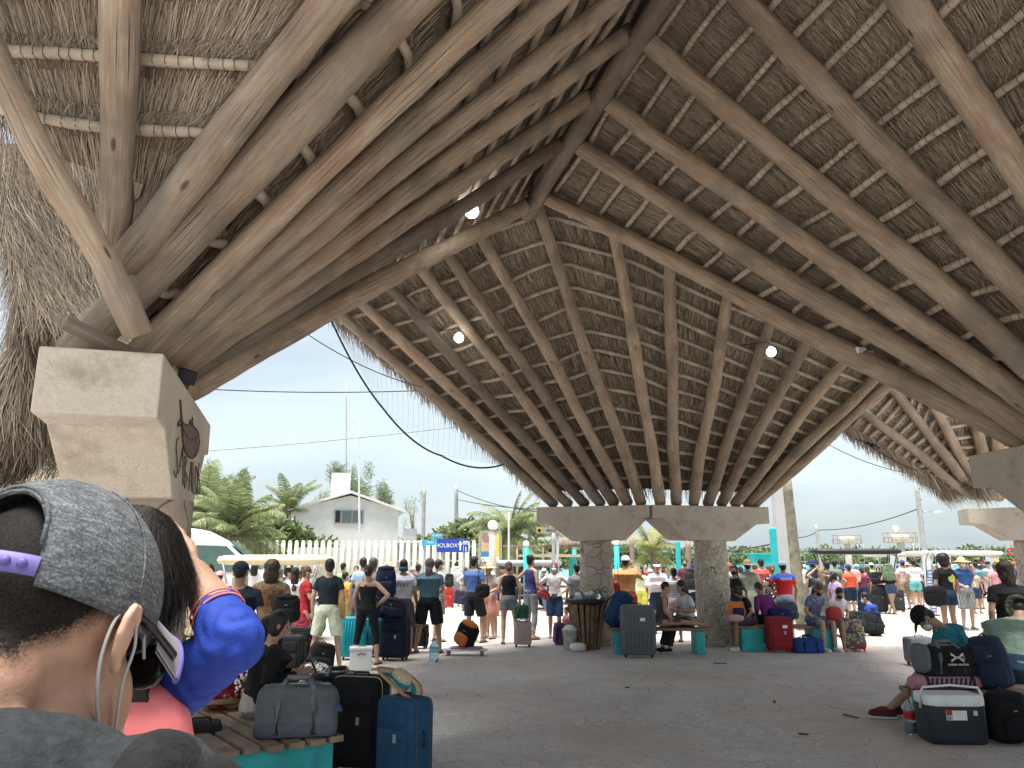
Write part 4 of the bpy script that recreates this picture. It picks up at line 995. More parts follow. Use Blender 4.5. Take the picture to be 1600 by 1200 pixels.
# slatted bin
bn = empty('slatted_bin', (GX(915, 15.55), 15.55, 0), R(15), 'tapered brown wooden slatted litter bin before the left column', 'litter bin')
BW = plain('bin_wood', (.20, .12, .07), .7, .35, 9, .6, 50)
for k in range(20):
    th = 2*math.pi*k/20; r0, r1 = .22, .345
    sq = lambda t: 1/max(abs(math.cos(t)), abs(math.sin(t)))**.55
    mb = MB(); e_ = .027; a0 = Vector((math.cos(th), math.sin(th), 0)); t0 = Vector((-math.sin(th), math.cos(th), 0))
    a_ = a0*r0*sq(th); b_ = a0*r1*sq(th); mb.prism([a_-t0*e_+Vector((0, 0, .0)), a_+t0*e_, b_+t0*e_*1.45+Vector((0, 0, .84)), b_-t0*e_*1.45+Vector((0, 0, .84))], -a0*.025); mb.build('slat', BW, bn)
mb = MB(); mb.lathe((0, 0, 0), [(.21, .01), (.335, .83)], 24); mb.build('liner', BLACK, bn)
mb = MB(); mb.lathe((0, 0, 0), [(.36, .82), (.44, .86), (.44, .92), (.40, .94), (.36, .9)], 8); mb.build('rim_bag', plain('bin_bag', (.02, .02, .02), .35, .3, 9, 1.0, 20), bn)
for k in range(9):
    tag(MB().ell((0, 0, 0), (.07+.03*(k % 3), .06, .045+.012*(k % 2)), Euler((k, k*2, k*3)), 8, 6, .7).build('crumpled_litter', (PET, wl, SLAT, PETB)[k % 4], None, (bn.location.x-.2+.055*k*.9, 15.45+.05*(k % 3), .95+.02*(k % 3))), 'crumpled rubbish heaped on top of the slatted bin', 'litter', 'rubbish on the slatted bin')
suitcase('small red suitcase with a white tag beside the seated woman in the purple vest', atP(1219, 15.0, 0), 6, .45, .58, .26, fabric((.28, .012, .02)), False, tagm=lid, wcol=REDP)
suitcase('black suitcase standing under the bench left of the small red one', atP(1187, 15.95, 0), -5, .42, .44, .24, fabric((.015, .017, .02)), False)
duffel('bright blue duffel bag on the floor right of the red suitcase', atP(1262, 14.95, 0), 8, .56, .27, .28, fabric((.01, .05, .24)), straps=fabric((.01, .02, .06)))
sk = suitcase("child's wheeled case with a colourful printed front, far right of the bench", atP(1338, 15.15, 0), -28, .40, .52, .24, pattern('cartoonless_print', 'camo', (.40, .33, .16), (.05, .13, .16), (.38, .04, .03), 9), False, ext=.0, wcol=REDP)
sk.rotation_euler = (R(10), R(-8), R(-28))
suitcase('bright turquoise suitcase behind the man in pale green shorts', atP(551, 14.0, 0), 12, .42, .66, .27, plain('turq_shell', (.01, .32, .40), .4, .1), True)
suitcase('dark teal suitcase behind the woman in black leggings', atP(576, 14.4, 0), -8, .46, .60, .28, plain('dteal_shell', (.01, .16, .19), .5, .2), True)
ic = empty('foam_box', atP(563, 12.75, 0), R(12), 'white foam ice box on the floor between the two standing figures', 'cool box')
mb = MB(); mb.box((0, 0, .15), (.34, .26, .30)); bevel(mb.build('box', WHITE, ic), .012); mb = MB(); mb.box((0, 0, .325), (.36, .28, .045)); bevel(mb.build('lid', WHITE, ic), .01)
mb = MB(); mb.tube([(-.05, -.02, .352), (.05, .03, .352), (.08, -.05, .352)], .006, 5); mb.tube([(-.06, -.135, .24), (0, -.138, .26), (.07, -.135, .24)], .007, 5); mb.build('cord', DKGREY, ic)
suitcase('large navy suitcase beside the man in the pale grey t-shirt', atP(617, 13.9, 0), -12, .46, .66, .30, fabric((.012, .018, .04)), False, ext=.1)
backpack('dark backpack strapped on top of the large navy suitcase', atP(613, 13.85, .73), -15, .42, .30, .26, fabric((.02, .025, .045)), roll=8)
suitcase('small black suitcase standing behind the man in black shorts', atP(656, 15.6, 0), -12, .30, .40, .2, fabric((.015, .015, .018)), False)
dl = empty('trolley_board', atP(727, 14.55, 0), R(-6), 'low pale wheeled board carrying a black and orange backpack', 'trolley')
mb = MB(); mb.ell((0, 0, .10), (.42, .15, .018), None, 24, 6, .5); mb.build('deck', plain('pale_deck', (.5, .55, .55)), dl)
mb = MB(); mb.ell((.02, 0, .135), (.30, .13, .02), None, 24, 6, .5); mb.build('pad', plain('pink_pad', (.45, .18, .25)), dl)
wheels(dl, .8, .3, .035, 4, plain('pink_wheel', (.4, .12, .14)))
backpack('black and orange backpack lying back on the low trolley board', atP(722, 14.6, .155), -30, .36, .46, .26, fabric((.015, .015, .017)), fabric((.5, .14, .01)), roll=24)
mb = MB(); mb.box((0, 0, 0), (.24, .2, .26), Euler((0, R(8), R(10)))); tag(bevel(mb.build('blue_cooler_bag', pattern('purple_bag', 'camo', (.10, .11, .33), (.16, .15, .2), (.3, .2, .3), 8), None, atP(719, 15.2, .98)), .03, 3), 'violet blue carrier bag held above the black and orange backpack', 'bag')
suitcase('rose beige ribbed cabin suitcase with raised handle beside the woman in denim shorts', atP(817, 15.85, 0), -6, .34, .44, .22, plain('rose_shell', (.42, .33, .31), .4, .1), True, ext=.48)
duffel('green bag strapped on top of the rose beige suitcase', atP(815, 15.8, .54), -6, .28, .26, .2, fabric((.01, .14, .07)), handles=False)
backpack('purple drawstring backpack on the ground by the woman in the white t-shirt', atP(874, 16.3, 0), 190, .24, .42, .2, fabric((.16, .07, .26)))
bk = empty('bucket', atP(891, 15.35, 0), 0, 'pale plastic bucket with rubbish standing left of the slatted bin', 'bucket')
mb = MB(); mb.lathe((0, 0, 0), [(.11, 0), (.145, .36), (.15, .36), (.15, .39), (.14, .39)], 20); mb.build('bucket_body', plain('pale_bucket', (.55, .6, .5), .5, .3, 9), bk); mb = MB(); mb.ell((0, 0, .37), (.12, .12, .09), None, 12, 8, .8); mb.build('white_bag', wl, bk)
tag(MB().ell((0, 0, .07), (.16, .12, .08), None, 12, 8, .7).build('crumpled_bag', wl, None, atP(903, 15.2, 0)), 'crumpled white bag on the floor at the foot of the bin', 'bag')
suitcase('large black suitcase lying upright among the far crowd, right', atP(1369, 25.0, -.012), 20, .72, .82, .4, fabric((.03, .032, .035)), False)
backpack('black backpack on top of the large black far suitcase', atP(1370, 25, .88), 10, .55, .36, .3, fabric((.02, .025, .03)))
suitcase('narrow dark suitcase behind the woman in denim shorts at the far right', atP(1405, 25.6, -.012), -8, .34, .66, .25, fabric((.05, .05, .055)), False)
sr = suitcase('grey suitcase with red wheels and a dark coat on it, behind the teal t-shirt', atP(1440, 13.2, 0), 0, .42, .40, .3, plain('grey_shell2', (.17, .18, .21), .5), True, wcol=REDP)
backpack('black backpack beside the man in the blue shirt sitting on the ground', atP(1364, 18.1, -.0), 40, .38, .50, .3, fabric((.015, .018, .018)), roll=14)
backpack('dark rounded grey bag on the knees of the man sitting on the ground', atP(1338, 17.9, .18), 0, .36, .36, .3, fabric((.03, .035, .04)))
suitcase('red and black suitcase beside the far woman in striped trousers', atP(702, 27.5, -.012), 0, .28, .62, .3, REDP, False)
backpack('black backpack on top of the far red suitcase', atP(702, 27.5, .68), 0, .3, .45, .25, fabric((.03, .03, .03)))
backpack('blue and white team bag on the bench behind the red suitcase', atP(1218, 15.5, .46), 10, .46, .30, .3, fabric((.02, .02, .16)))
backpack('grey green backpack by the legs of the man in the football shirt', atP(1230, 15.9, .5), 5, .42, .36, .28, fabric((.10, .13, .14)))
backpack('small olive rucksack hanging behind the man at the far left', atP(291, 8.2, .82), 15, .34, .60, .26, fabric((.22, .22, .05)), fabric((.06, .06, .05)))
# flat stuff on floor
for k, (px, py, l_) in enumerate(((1125, 1037, .22), (1210, 1097, .16), (1255, 1148, .1), (980, 1075, .06), (1330, 1120, .2))):
    mb = MB(); mb.box((0, 0, .008), (l_, .03, .012), Euler((0, .03, k*1.3))); tag(mb.build('dry_leaf', plain('dry_leaf', (.09, .06, .04)), None, at(px, py)), ['dry brown scrap lying on the floor near the grey suitcase', 'dry scrap on the open floor straight below the red suitcase', 'lone dry scrap on the floor left of the shoe of the man in teal', 'tiny dry speck on the floor just in front of the grey suitcase', 'dry scrap nearest to the cola bottle at the right'][k], 'litter', 'dry scraps on the floor')

backpack('slumped black backpack on the floor left of the pale green shorts', atP(497, 12.6, 0), 20, .40, .42, .3, fabric((.014, .014, .016)), roll=10)
suitcase('black suitcase standing among the queue below the red dress', atP(466, 12.9, 0), 5, .40, .58, .25, fabric((.02, .02, .023)), False)
duffel('black and white patterned holdall on the floor behind the seated woman in black', atP(484, 11.2, 0), -10, .50, .30, .28, pattern('bw_print', 'camo', (.03, .03, .03), (.5, .5, .5), (.04, .04, .04), 14))
suitcase('dark suitcase standing behind the curly-haired person in the patterned shirt', atP(447, 11.2, 0), 0, .40, .62, .26, fabric((.03, .03, .035)), False)
# ================================================================ background
HZ = []
# far mangrove strip: one mass
def leafy(name, boxes, n, size, m, label, cat=None, kind=None, parent=None, up=.3, droop=0):
    """boxes: (cx,cy,cz,rx,ry,rz) lobes; scattered leaf quads"""
    P0, D, U = [], [], []
    wts = np.array([b[3]*b[5] for b in boxes]); wts = wts/wts.sum()
    idx = rng.choice(len(boxes), n, p=wts); dirs = rng.normal(size=(n, 3)); dirs /= np.linalg.norm(dirs, axis=1)[:, None]
    B = np.array(boxes)[idx]; rr = rng.random(n)**.45
    pts = B[:, :3]+dirs*B[:, 3:]*rr[:, None]
    d2 = rng.normal(size=(n, 3)); d2[:, 2] = d2[:, 2]*.6+up-droop; U = rng.normal(size=(n, 3)); U /= np.linalg.norm(U, axis=1)[:, None]
    root = parent
    o = add_strands(name, pts, d2, size*(.6+rng.random(n)), size*(.14 if m is CAS else .45)*(.6+.8*rng.random(n)), U, np.clip(rng.normal(.5, .22, n), 0, 1), parent, m, name)
    if label: tag(o, label, cat, None, kind)
    return o
def leafmat(name, c0, c1, c2):
    m, t, b = newmat(name); tc = N(t, 'ShaderNodeTexCoord'); sp = N(t, 'ShaderNodeSeparateXYZ'); L(t, tc.outputs['UV'], sp.inputs[0])
    c = ramp(t, [(0, c0), (.5, c1), (1, c2)]); L(t, sp.outputs[0], c.inputs[0]); L(t, c.outputs[0], b.inputs['Base Color']); b.inputs['Roughness'].default_value = .6
    tr = N(t, 'ShaderNodeBsdfTranslucent'); L(t, c.outputs[0], tr.inputs[0]); ms = N(t, 'ShaderNodeMixShader', i_0=.3); out = [n for n in t.nodes if n.type == 'OUTPUT_MATERIAL'][0]
    L(t, b.outputs[0], ms.inputs[1]); L(t, tr.outputs[0], ms.inputs[2]); L(t, ms.outputs[0], out.inputs[0]); MATS[name] = m; return m
LEAF = leafmat('green_leaf', (.08, .115, .045), (.17, .22, .10), (.29, .34, .17)); CAS = leafmat('grey_green_needles', (.13, .17, .09), (.23, .28, .16), (.34, .38, .24)); PALM = leafmat('palm_leaf', (.11, .15, .06), (.22, .27, .12), (.38, .41, .22)); PALMY = leafmat('yellow_palm_leaf', (.16, .18, .06), (.30, .32, .11), (.45, .45, .18))
BARK = plain('bark', (.22, .18, .14), .9, .3, 6, .7, 30)
lob = [(x, 165+8*math.sin(x), 1.2, 7, 4, 2.0+.5*math.sin(x*.7)) for x in range(-90, 170, 6)]
leafy('mangrove', lob, 26000, .9, LEAF, 'low green mangrove belt along the horizon', 'trees', 'stuff')
# water far right
sheet('water', [(8, 60), (300, 60), (500, 158), (-60, 158)], -.004+.0, plain('sea_water', (.16, .42, .42), .15, .1, .5, .3, 3))

def palm(label, px, Y, zc, R_, trunk_r, nfr, m, lean=0, low=None, name='palm_tree', seed=1, ytwist=0):
    random.seed(seed); x = atP(px, Y, zc)[0]; root = empty(name, (x-lean, Y, 0), 0, label, 'palm tree')
    mb = MB(); n = 10; mb.tube([(lean*(k/n)**2, 0, zc*k/n) for k in range(n+1)], [trunk_r*(1.25-.35*k/n)*(1+.05*(k % 2)) for k in range(n+1)], 10); mb.build('trunk', BARK, root)
    c = Vector((lean, 0, zc))
    for f in range(nfr):
        az = 2*math.pi*(f*.618+random.uniform(-.05, .05)); el = R(random.uniform(-12, 78)) if f % 3 else R(random.uniform(30, 85)); ln = R_*random.uniform(.85, 1.15)
        h = Vector((math.cos(az), math.sin(az), 0)); pts = []; dirv = h*math.cos(el)+Vector((0, 0, math.sin(el))); p = c.copy(); st = ln/12
        for k in range(13):
            pts.append(p.copy()); p = p+dirv*st; dirv = (dirv+Vector((0, 0, -.075-.018*k*.5))).normalized()
        mb = MB(); mb.m = 1; mb.tube(pts, [.03*(1-k/14)*R_/2.5 for k in range(13)], 5); mb.m = 0
        for k in range(1, 12):
            for q in range(5):
                kk = k+q/5
                i = int(kk); b0 = pts[i].lerp(pts[min(i+1, 12)], kk-i); tg = (pts[min(i+1, 12)]-pts[max(i-1, 0)]).normalized(); sd = tg.cross(Vector((0, 0, 1))).normalized()
                ll = R_*.36*math.sin(math.pi*min(1, (kk+1.5)/13.5))**.6
                for s_ in (-1, 1):
                    e1 = b0+(sd*s_*.75+tg*.55+Vector((0, 0, -.25+random.uniform(-.1, .1))))*ll*.6; e2 = e1+(sd*s_*.5+tg*.5+Vector((0, 0, -.8)))*ll*.4; wv = tg*.011*R_
                    b = len(mb.v); mb.v += [b0-wv*.5, b0+wv, e1-wv*.6, e1+wv*.6, e2]; u = random.random()
                    mb.face((b, b+1, b+3, b+2), [(u, 0)]*4); mb.face((b+2, b+3, b+4), [(u, 0)]*3)
        mb.build('frond', [m, BARK], root)
    return root
palm('tall leafy coconut palm with arching fronds behind the left end of the fence', 366, 30, P(366, 838, 30).z, 2.35, .17, 28, PALM, lean=.3, seed=3)
palm('dark small palm behind the left corner of the white house', 452, 44, P(452, 800, 44).z, 2.2, .14, 18, PALM, seed=5)
palm('coconut palm with drooping fronds right of the globe lamps', 797, 40, P(797, 835, 40).z, 2.6, .15, 22, PALM, seed=8)
palm('young coconut palm left of the tall coconut palm, close to the near support', 320, 33, P(322, 800, 33).z, 2.4, .15, 20, PALM, seed=11)
palm('thin palm beyond the drooping coconut palm', 838, 52, P(838, 842, 52).z, 2.4, .12, 14, PALM, seed=12)
palm('small yellow green palm seen between the two middle columns', 1020, 34, P(1020, 866, 34).z, 1.7, .12, 16, PALMY, seed=14)
random.seed(20)
def tree(label, px, Y, ztop, wid, m, n, leaf=.28, name='tree', trunk=True, zlow=1.2, nl=9, wispy=False):
    x = atP(px, Y, ztop/2)[0]; root = empty(name, (x, Y, 0), 0, label, 'tree'); lobes = []
    tr = MB(); tr.tube([(0, 0, 0), (.1, 0, ztop*.35), (0, 0, ztop*.8)], [.16, .11, .03], 7)
    for k in range(nl):
        a = random.uniform(0, 6.28); h = random.uniform(zlow, ztop*.9); sp = wid*(.9 if h < ztop*.6 else .5)
        c = Vector((math.cos(a)*sp*random.random(), math.sin(a)*sp*.6, h)); tr.tube([(0, 0, h*.6), (c.x*.6, c.y*.6, h*.85), tuple(c)], [.05, .03, .015], 5)
        lobes.append((c.x, c.y, c.z, wid*(.18 if wispy else .42), wid*.3, (ztop*.16 if not wispy else ztop*.13)))
    if wispy:
        for k in range(6): lobes.append((random.uniform(-.5, .5)*wid, 0, ztop*random.uniform(.75, 1.0), .12*wid, .12*wid, ztop*.1))
    tr.build('trunk', BARK, root); leafy('crown', lobes, n, leaf, m, None, parent=root, up=.6 if wispy else .2)
    return root
tree('feathery casuarina standing tall behind the coconut palms at the left', 345, 42, P(0, 735, 42).z, 2.6, CAS, 7000, .22, wispy=True, nl=14)
tree('feathery casuarina showing on both sides of the white roof block', 545, 60, P(0, 722, 60).z, 3.6, CAS, 6000, .28, wispy=True, nl=14, zlow=4)
tree('small feathery tree beyond the left slope of the white house roof', 500, 62, P(0, 765, 62).z, 1.6, CAS, 1500, .25, wispy=True)
tree('thin feathery tree right of the white house roof', 598, 60, P(0, 752, 60).z, 2.0, CAS, 2600, .25, wispy=True, nl=10)
tree('sparse bare-twigged tree between the white house and the two poles', 645, 58, P(0, 765, 58).z, 1.5, CAS, 500, .2, wispy=True)
for k, (px, Y, yt, wd_) in enumerate(((300, 36, 775, 3.0), (335, 38, 790, 3.0), (400, 37, 805, 3.2), (438, 38, 815, 2.6))):
    tree(['dense green bush beside the near support, left of the palms', 'leafy bush directly behind the white van roof', 'bushy green tree behind the fence under the arching fronds', 'green bush at the right of the palms near the house ladder'][k], px, Y, P(0, yt, Y).z, wd_, LEAF, 5000, .3, 'bush')
for k, (px, Y, yt, wd_) in enumerate(((700, 46, 822, 2.6), (735, 44, 808, 2.8), (765, 42, 818, 2.2), (815, 44, 845, 3.0), (860, 46, 848, 3.5), (960, 60, 850, 3.5), (640, 55, 825, 2))):
    tree(['round green shrub behind the small light blue sign', 'yellow green leafy tree above the blue sign', 'green shrub left of the poster frame', 'dense green shrub behind the right globe lamp', 'green shrub behind the thatched pergola', 'low green shrub between the middle columns', 'green shrub at the right corner of the white house'][k], px, Y, P(0, yt, Y).z, wd_, LEAF if k % 2 else PALM, 3500, .3, 'bush')

# white house
hy = 45.0; hx0, hx1 = atP(462, hy, 4)[0], atP(622, hy, 4)[0]; zw0 = P(0, 795, hy).z; zap = P(0, 771, hy).z; hc_ = atP(547, hy, 4)[0]
hs = empty('house', (hc_, hy, 0), 0, 'white gabled two-storey house behind the fence with a dark window', 'house'); hs.rotation_euler = (0, 0, R(13))
def hloc(x): return x-hc_
mb = MB(); mb.prism([(hloc(hx0), 0, 0), (hloc(hx1), 0, 0), (hloc(hx1), 0, zw0), (0, 0, zap-.12), (hloc(hx0), 0, zw0)], (0, 7, 0)); mb.build('wall', WHITE, hs)
mb = MB(); e_ = .35
mb.prism([(hloc(hx0)-e_, -.4, zw0-.18), (0, -.4, zap), (hloc(hx1)+e_, -.4, zw0-.18), (hloc(hx1)+e_, -.4, zw0-.06), (0, -.4, zap+.14), (hloc(hx0)-e_, -.4, zw0-.06)], (0, 7.9, 0)); rf = mb.build('roof', plain('roof_white', (.72, .72, .70)), hs)
cx0, cx1 = atP(530, hy+2, 6)[0]-hc_, atP(559, hy+2, 6)[0]-hc_
mb = MB(); mb.box(((cx0+cx1)/2, 2, (zap+P(0, 741, hy+2).z)/2-.3), (cx1-cx0, 1.2, P(0, 741, hy+2).z-zap+.6)); mb.build('roof_block', WHITE, rf)
wx0, wx1 = atP(523, hy, 4)[0]-hc_, atP(568, hy, 4)[0]-hc_; wz0, wz1 = P(0, 818, hy).z, P(0, 797, hy).z
mb = MB(); mb.box(((wx0+wx1)/2, -.03, (wz0+wz1)/2), (wx1-wx0, .1, wz1-wz0)); wn = mb.build('window', STEEL, hs)
for k in range(3):
    x_ = wx0+(wx1-wx0)*((.12, .42, .79)[k]); mb = MB(); mb.box((x_, -.1, (wz0+wz1)/2), ((wx1-wx0)*(.16, .32, .34)[k], .04, (wz1-wz0)*.86)); mb.build('pane', (BLACK, plain('pane_grey', (.12, .15, .16), .15), MATS['pane_grey'] if 'pane_grey' in MATS else BLACK)[k], wn)
mb = MB(); lx = atP(449, hy, 3)[0]-hc_
for s_ in (0, .55): mb.box((lx+s_, .3, 2.4), (.06, .06, 4.6))
for k in range(12): mb.box((lx+.27, .3, .5+k*.34), (.5, .05, .05))
mb.build('ladder', WHITE, hs)
# fence of rounded white pickets
fY = 32.0; fx0, fx1 = atP(326, fY, 1)[0], atP(757, fY, 1)[0]; fh = P(0, 844, fY).z
fn = empty('picket_fence', (fx0, fY, 0), 0, 'long pale fence of tall round-topped pickets in front of the house', 'fence'); pk = .268; nP = int((fx1-fx0)/pk)
CREAM = plain('cream_paint', (.52, .52, .45), .7, .12, 2)
for k in range(nP):
    mb = MB(); mb.tube([(k*pk, 0, 0), (k*pk, 0, fh-.1)], .083, 10); mb.ell((k*pk, 0, fh-.1), (.083, .083, .1), None, 10, 8); mb.build('picket', CREAM, fn)
mb = MB(); mb.box(((fx1-fx0)/2, .12, .35), (fx1-fx0, .12, .7)); mb.build('base_wall', CREAM, fn)
mb = MB(); mb.box(((fx1-fx0)/2, .1, 1.55), (fx1-fx0, .06, .06)); mb.build('rail', CREAM, fn)
wl2x0, wl2x1 = atP(462, 34, 1)[0], atP(620, 34, 1)[0]
mb = MB(); mb.box(((wl2x0+wl2x1)/2, 34, 1.05), (wl2x1-wl2x0, .2, 2.1)); tag(mb.build('boundary_wall', CREAM), 'low cream wall right behind the picket fence, below the white house', 'wall')
kx0, kx1 = atP(622, 36, 1)[0], atP(700, 36, 1)[0]
kb = empty('ticket_kiosk', ((kx0+kx1)/2, 36, 0), 0, 'low pale kiosk with square openings behind the fence, left of the blue sign', 'kiosk'); mb = MB(); mb.box((0, 0, 1.15), (kx1-kx0, 2, 2.3)); mb.build('wall', CREAM, kb)
mb = MB(); mb.box((0, 0, 2.36), (kx1-kx0+.3, 2.3, .1)); mb.build('roof', WHITE, kb)
mb = MB(); mb.box((-.6, -.3, 2.7), (.55, .5, .5)); mb.build('roof_unit', STEEL, kb)
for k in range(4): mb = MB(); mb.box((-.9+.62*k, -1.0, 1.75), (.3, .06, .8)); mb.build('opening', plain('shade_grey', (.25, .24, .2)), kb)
# beige building far left
bw_ = MB(); bw_.box((0, .6, 0), (9, 1.2, 6.0)); o_ = bw_.build('building', plain('beige_render', (.62, .55, .43), .9, .08, 2), None, (atP(-150, 14, 2)[0], 14, .3)); o_.location.x = atP(155, 14, 2)[0]-4.5
tag(o_, 'plain beige building wall at the far left under the hanging thatch', 'building')

# signs
BLUE = plain('sign_blue', (.03, .07, .42), .5, .05); LBLUE = plain('sign_light_blue', (.05, .38, .62), .5, .05); YEL = plain('sign_yellow', (.7, .6, .05), .5, .05); SIGNW = plain('sign_white', (.8, .8, .8), .5, .02)
def board(label, px0, py0, px1, py1, Y, m, name='sign', posts=(), pz=0, cat='sign', th=.05):
    a, b = P(px0, py0, Y), P(px1, py1, Y); c = Vector(((a.x+b.x)/2, Y, 0)); root = empty(name, c, 0, label, cat); zc = (a.z+b.z)/2; w_, h_ = abs(b.x-a.x), abs(a.z-b.z)
    mb = MB(); mb.box((0, 0, zc), (w_, th, h_)); mb.build('panel', m, root)
    for f in posts: mb = MB(); mb.tube([(f*w_*.5, .06, 0), (f*w_*.5, .06, zc+h_*.4)], .035, 8); mb.build('post', GREYP, root)
    return root, zc, w_, h_
r_, zc, w_, h_ = board('dark blue direction sign with white letters and arrow in front of the fence', 683, 842, 732, 863, 26, BLUE, posts=(-.7, .7))
text('HOLBOX', 'lettering', SIGNW, r_, (-w_*.2, -.03, zc), (R(90), 0, 0), h_*.42)
mb = MB(); mb.prism([(w_*.17, -.03, zc+h_*.05), (w_*.24, -.03, zc+h_*.38), (w_*.31, -.03, zc+h_*.05), (w_*.265, -.03, zc+h_*.05), (w_*.265, -.03, zc-h_*.35), (w_*.215, -.03, zc-h_*.35), (w_*.215, -.03, zc+h_*.05)], (0, -.004, 0)); mb.build('arrow', SIGNW, r_)
mb = MB(); mb.box((w_*.345, -.028, zc), (.012, .01, h_*.9)); mb.build('divider', SIGNW, r_)
mb = MB(); mb.lathe((w_*.43, -.03, zc), [(.0, 0)], 4) if 0 else None
mb = MB(); cc = Vector((w_*.42, -.032, zc+h_*.1))
for rr in (.06, .1, .14): mb.tube([cc+Vector((rr*math.cos(a), 0, rr*math.sin(a)-.05)) for a in [R(30+20*k) for k in range(7)]], .011, 5)
mb.box(tuple(cc+Vector((0, 0, -.16))), (.03, .01, .16)); mb.build('pictogram', SIGNW, r_)
r_, zc, w_, h_ = board('small light blue sign with white writing above the blue sign', 674, 833, 691, 841, 30, LBLUE, posts=(0,)); text('HOLBOX', 'lettering', SIGNW, r_, (0, -.03, zc), (R(90), 0, 0), h_*.5)
r_, zc, w_, h_ = board('light blue banner on the fence left of the blue sign', 659, 844, 684, 852, 29, LBLUE, posts=(-.8, .8)); text('FERRY', 'lettering', SIGNW, r_, (w_*.05, -.03, zc), (R(90), 0, 0), h_*.55)
# poster frame
r_, zc, w_, h_ = board('tall grey poster frame with colourful posters in front of the fence end', 749, 829, 783, 918, 27, plain('frame_grey', (.34, .33, .29), .8, .1), 'poster_frame', posts=(-.95, .95), cat='poster frame')
for (x0, x1, y0, y1, m_) in ((754, 765, 833, 858, pattern('poster_a', 'camo', (.55, .5, .45), (.35, .2, .15), (.6, .3, .5), 2.2)), (752, 765, 848, 862, pattern('poster_b', 'camo', (.6, .55, .1), (.65, .3, .4), (.5, .55, .2), 3)), (752, 764, 863, 870, plain('poster_blue', (.03, .25, .55))), (752, 764, 870, 878, SIGNW), (775, 780, 834, 870, YEL), (775, 780, 870, 878, SIGNW)):
    a, b = P(x0, y0, 26.95), P(x1, y1, 26.95); mb = MB(); mb.box(((a.x+b.x)/2-r_.location.x, -.032 if y0 != 848 else -.036, (a.z+b.z)/2), (b.x-a.x, .01, a.z-b.z)); mb.build('poster', m_, r_)
def lamp(label, px, py, Y, rg, post, pr=.1, py_base=None, name='globe_lamp'):
    q = P(px, py, Y); root = empty(name, (q.x, Y, 0), 0, label, 'lamp')
    mb = MB(); mb.tube([(0, 0, 0), (0, 0, q.z-rg)], pr, 10); mb.build('post', post, root)
    mb = MB(); mb.tube([(0, 0, q.z-rg-.06), (0, 0, q.z-rg+.04)], pr*.8, 12); mb.build('collar', GREYP, root)
    mb = MB(); mb.ell((0, 0, q.z), rg, None, 20, 14); mb.build('globe', plain('opal_globe', (.85, .85, .83), .25, .02, 2, 0), root)
lamp('white globe lamp on a pale stone post beside the poster frame', 770, 821, 25.5, .17, plain('pale_post', (.42, .38, .32), .9, .2, 3), .12)
lamp('white globe lamp on a turquoise post right of the poster frame', 822, 850, 26, .11, TURQ, .095)
lamp('white globe lamp on a turquoise post just right of the left middle column', 963, 848, 24, .095, TURQ, .08)
lamp('white globe lamp on a turquoise post half hidden left of the left middle column', 897, 853, 38, .13, TURQ, .1)

# poles, wires
def pole(label, x0, y0, x1, y1, Y, r, m=GREYP, name='utility_pole', extra=None, sink=True):
    a, b = P(x0, y0, Y), P(x1, y1, Y)
    if sink: t = b.z/(a.z-b.z); b = b+(b-a)*t
    root = empty(name, (b.x, b.y, 0), 0, label, 'pole'); mb = MB(); n = 10
    mb.tube([(b-Vector((b.x, b.y, 0))).lerp(a-Vector((b.x, b.y, 0)), k/n) for k in range(n+1)], [r*(1.12-.24*k/n) for k in range(n+1)], 10); mb.build('shaft', m, root)
    if extra: extra(root, a-Vector((b.x, b.y, 0)))
    return root, a
PWOOD = plain('lichen_wood', (.24, .23, .17), .9, .45, 4, .7, 30); pole('thick leaning wooden pole behind the crowd, right of the middle support', 1229, 748, 1248, 927, 19.5, .135, PWOOD, 'wooden_pole')
pole('tall thin white flagpole in front of the white house', 560, 655, 562, 880, 35, .05, WHITE, 'flagpole')
pole('slender antenna mast behind the white house', 541, 600, 541, 770, 60, .045, GREYP, 'antenna_mast')
pole('concrete power pole with climbing plants right of the house', 663, 758, 661, 845, 45, .11)
_, pA = pole('square concrete power pole right of the vine-covered one', 713, 757, 713, 845, 45, .12)
def arm(root, top):
    mb = MB(); mb.tube([top+Vector((0, 0, -1.7)), top+Vector((.5, 0, -1.6)), top+Vector((.9, 0, -1.62))], .03, 6); mb.build('lamp_arm', STEEL, root); mb = MB(); mb.ell(top+Vector((1.0, 0, -1.65)), (.28, .09, .05)); mb.build('lamp_head', WHITE, root)
    for k in range(5): mb = MB(); mb.box(tuple(top+Vector((.08, 0, -.4-.6*k))), (.16, .1, .08)); mb.build('bracket', DKGREY, root)
_, pB = pole('leaning concrete street lamp pole at the right above the crowd', 1431, 752, 1445, 868, 42, .13, GREYP, 'street_lamp', arm)
_, pC = pole('short far concrete power pole left of the lookout tanks', 1275, 820, 1281, 866, 60, .13)
pole('brown post behind the right middle column, left side', 1075, 845, 1075, 880, 27, .1, plain('brown_post', (.28, .2, .16)), 'wooden_post')
pole('dark brown post behind the left middle column, right side', 987, 840, 988, 880, 27, .09, MATS['brown_post'], 'wooden_post')
pole('thin white pole right of the right globe lamp', 795, 800, 795, 890, 30, .04, WHITE, 'flagpole')
pole('tall thin grey post between the lamp and the left middle column', 865, 832, 865, 885, 25, .06)
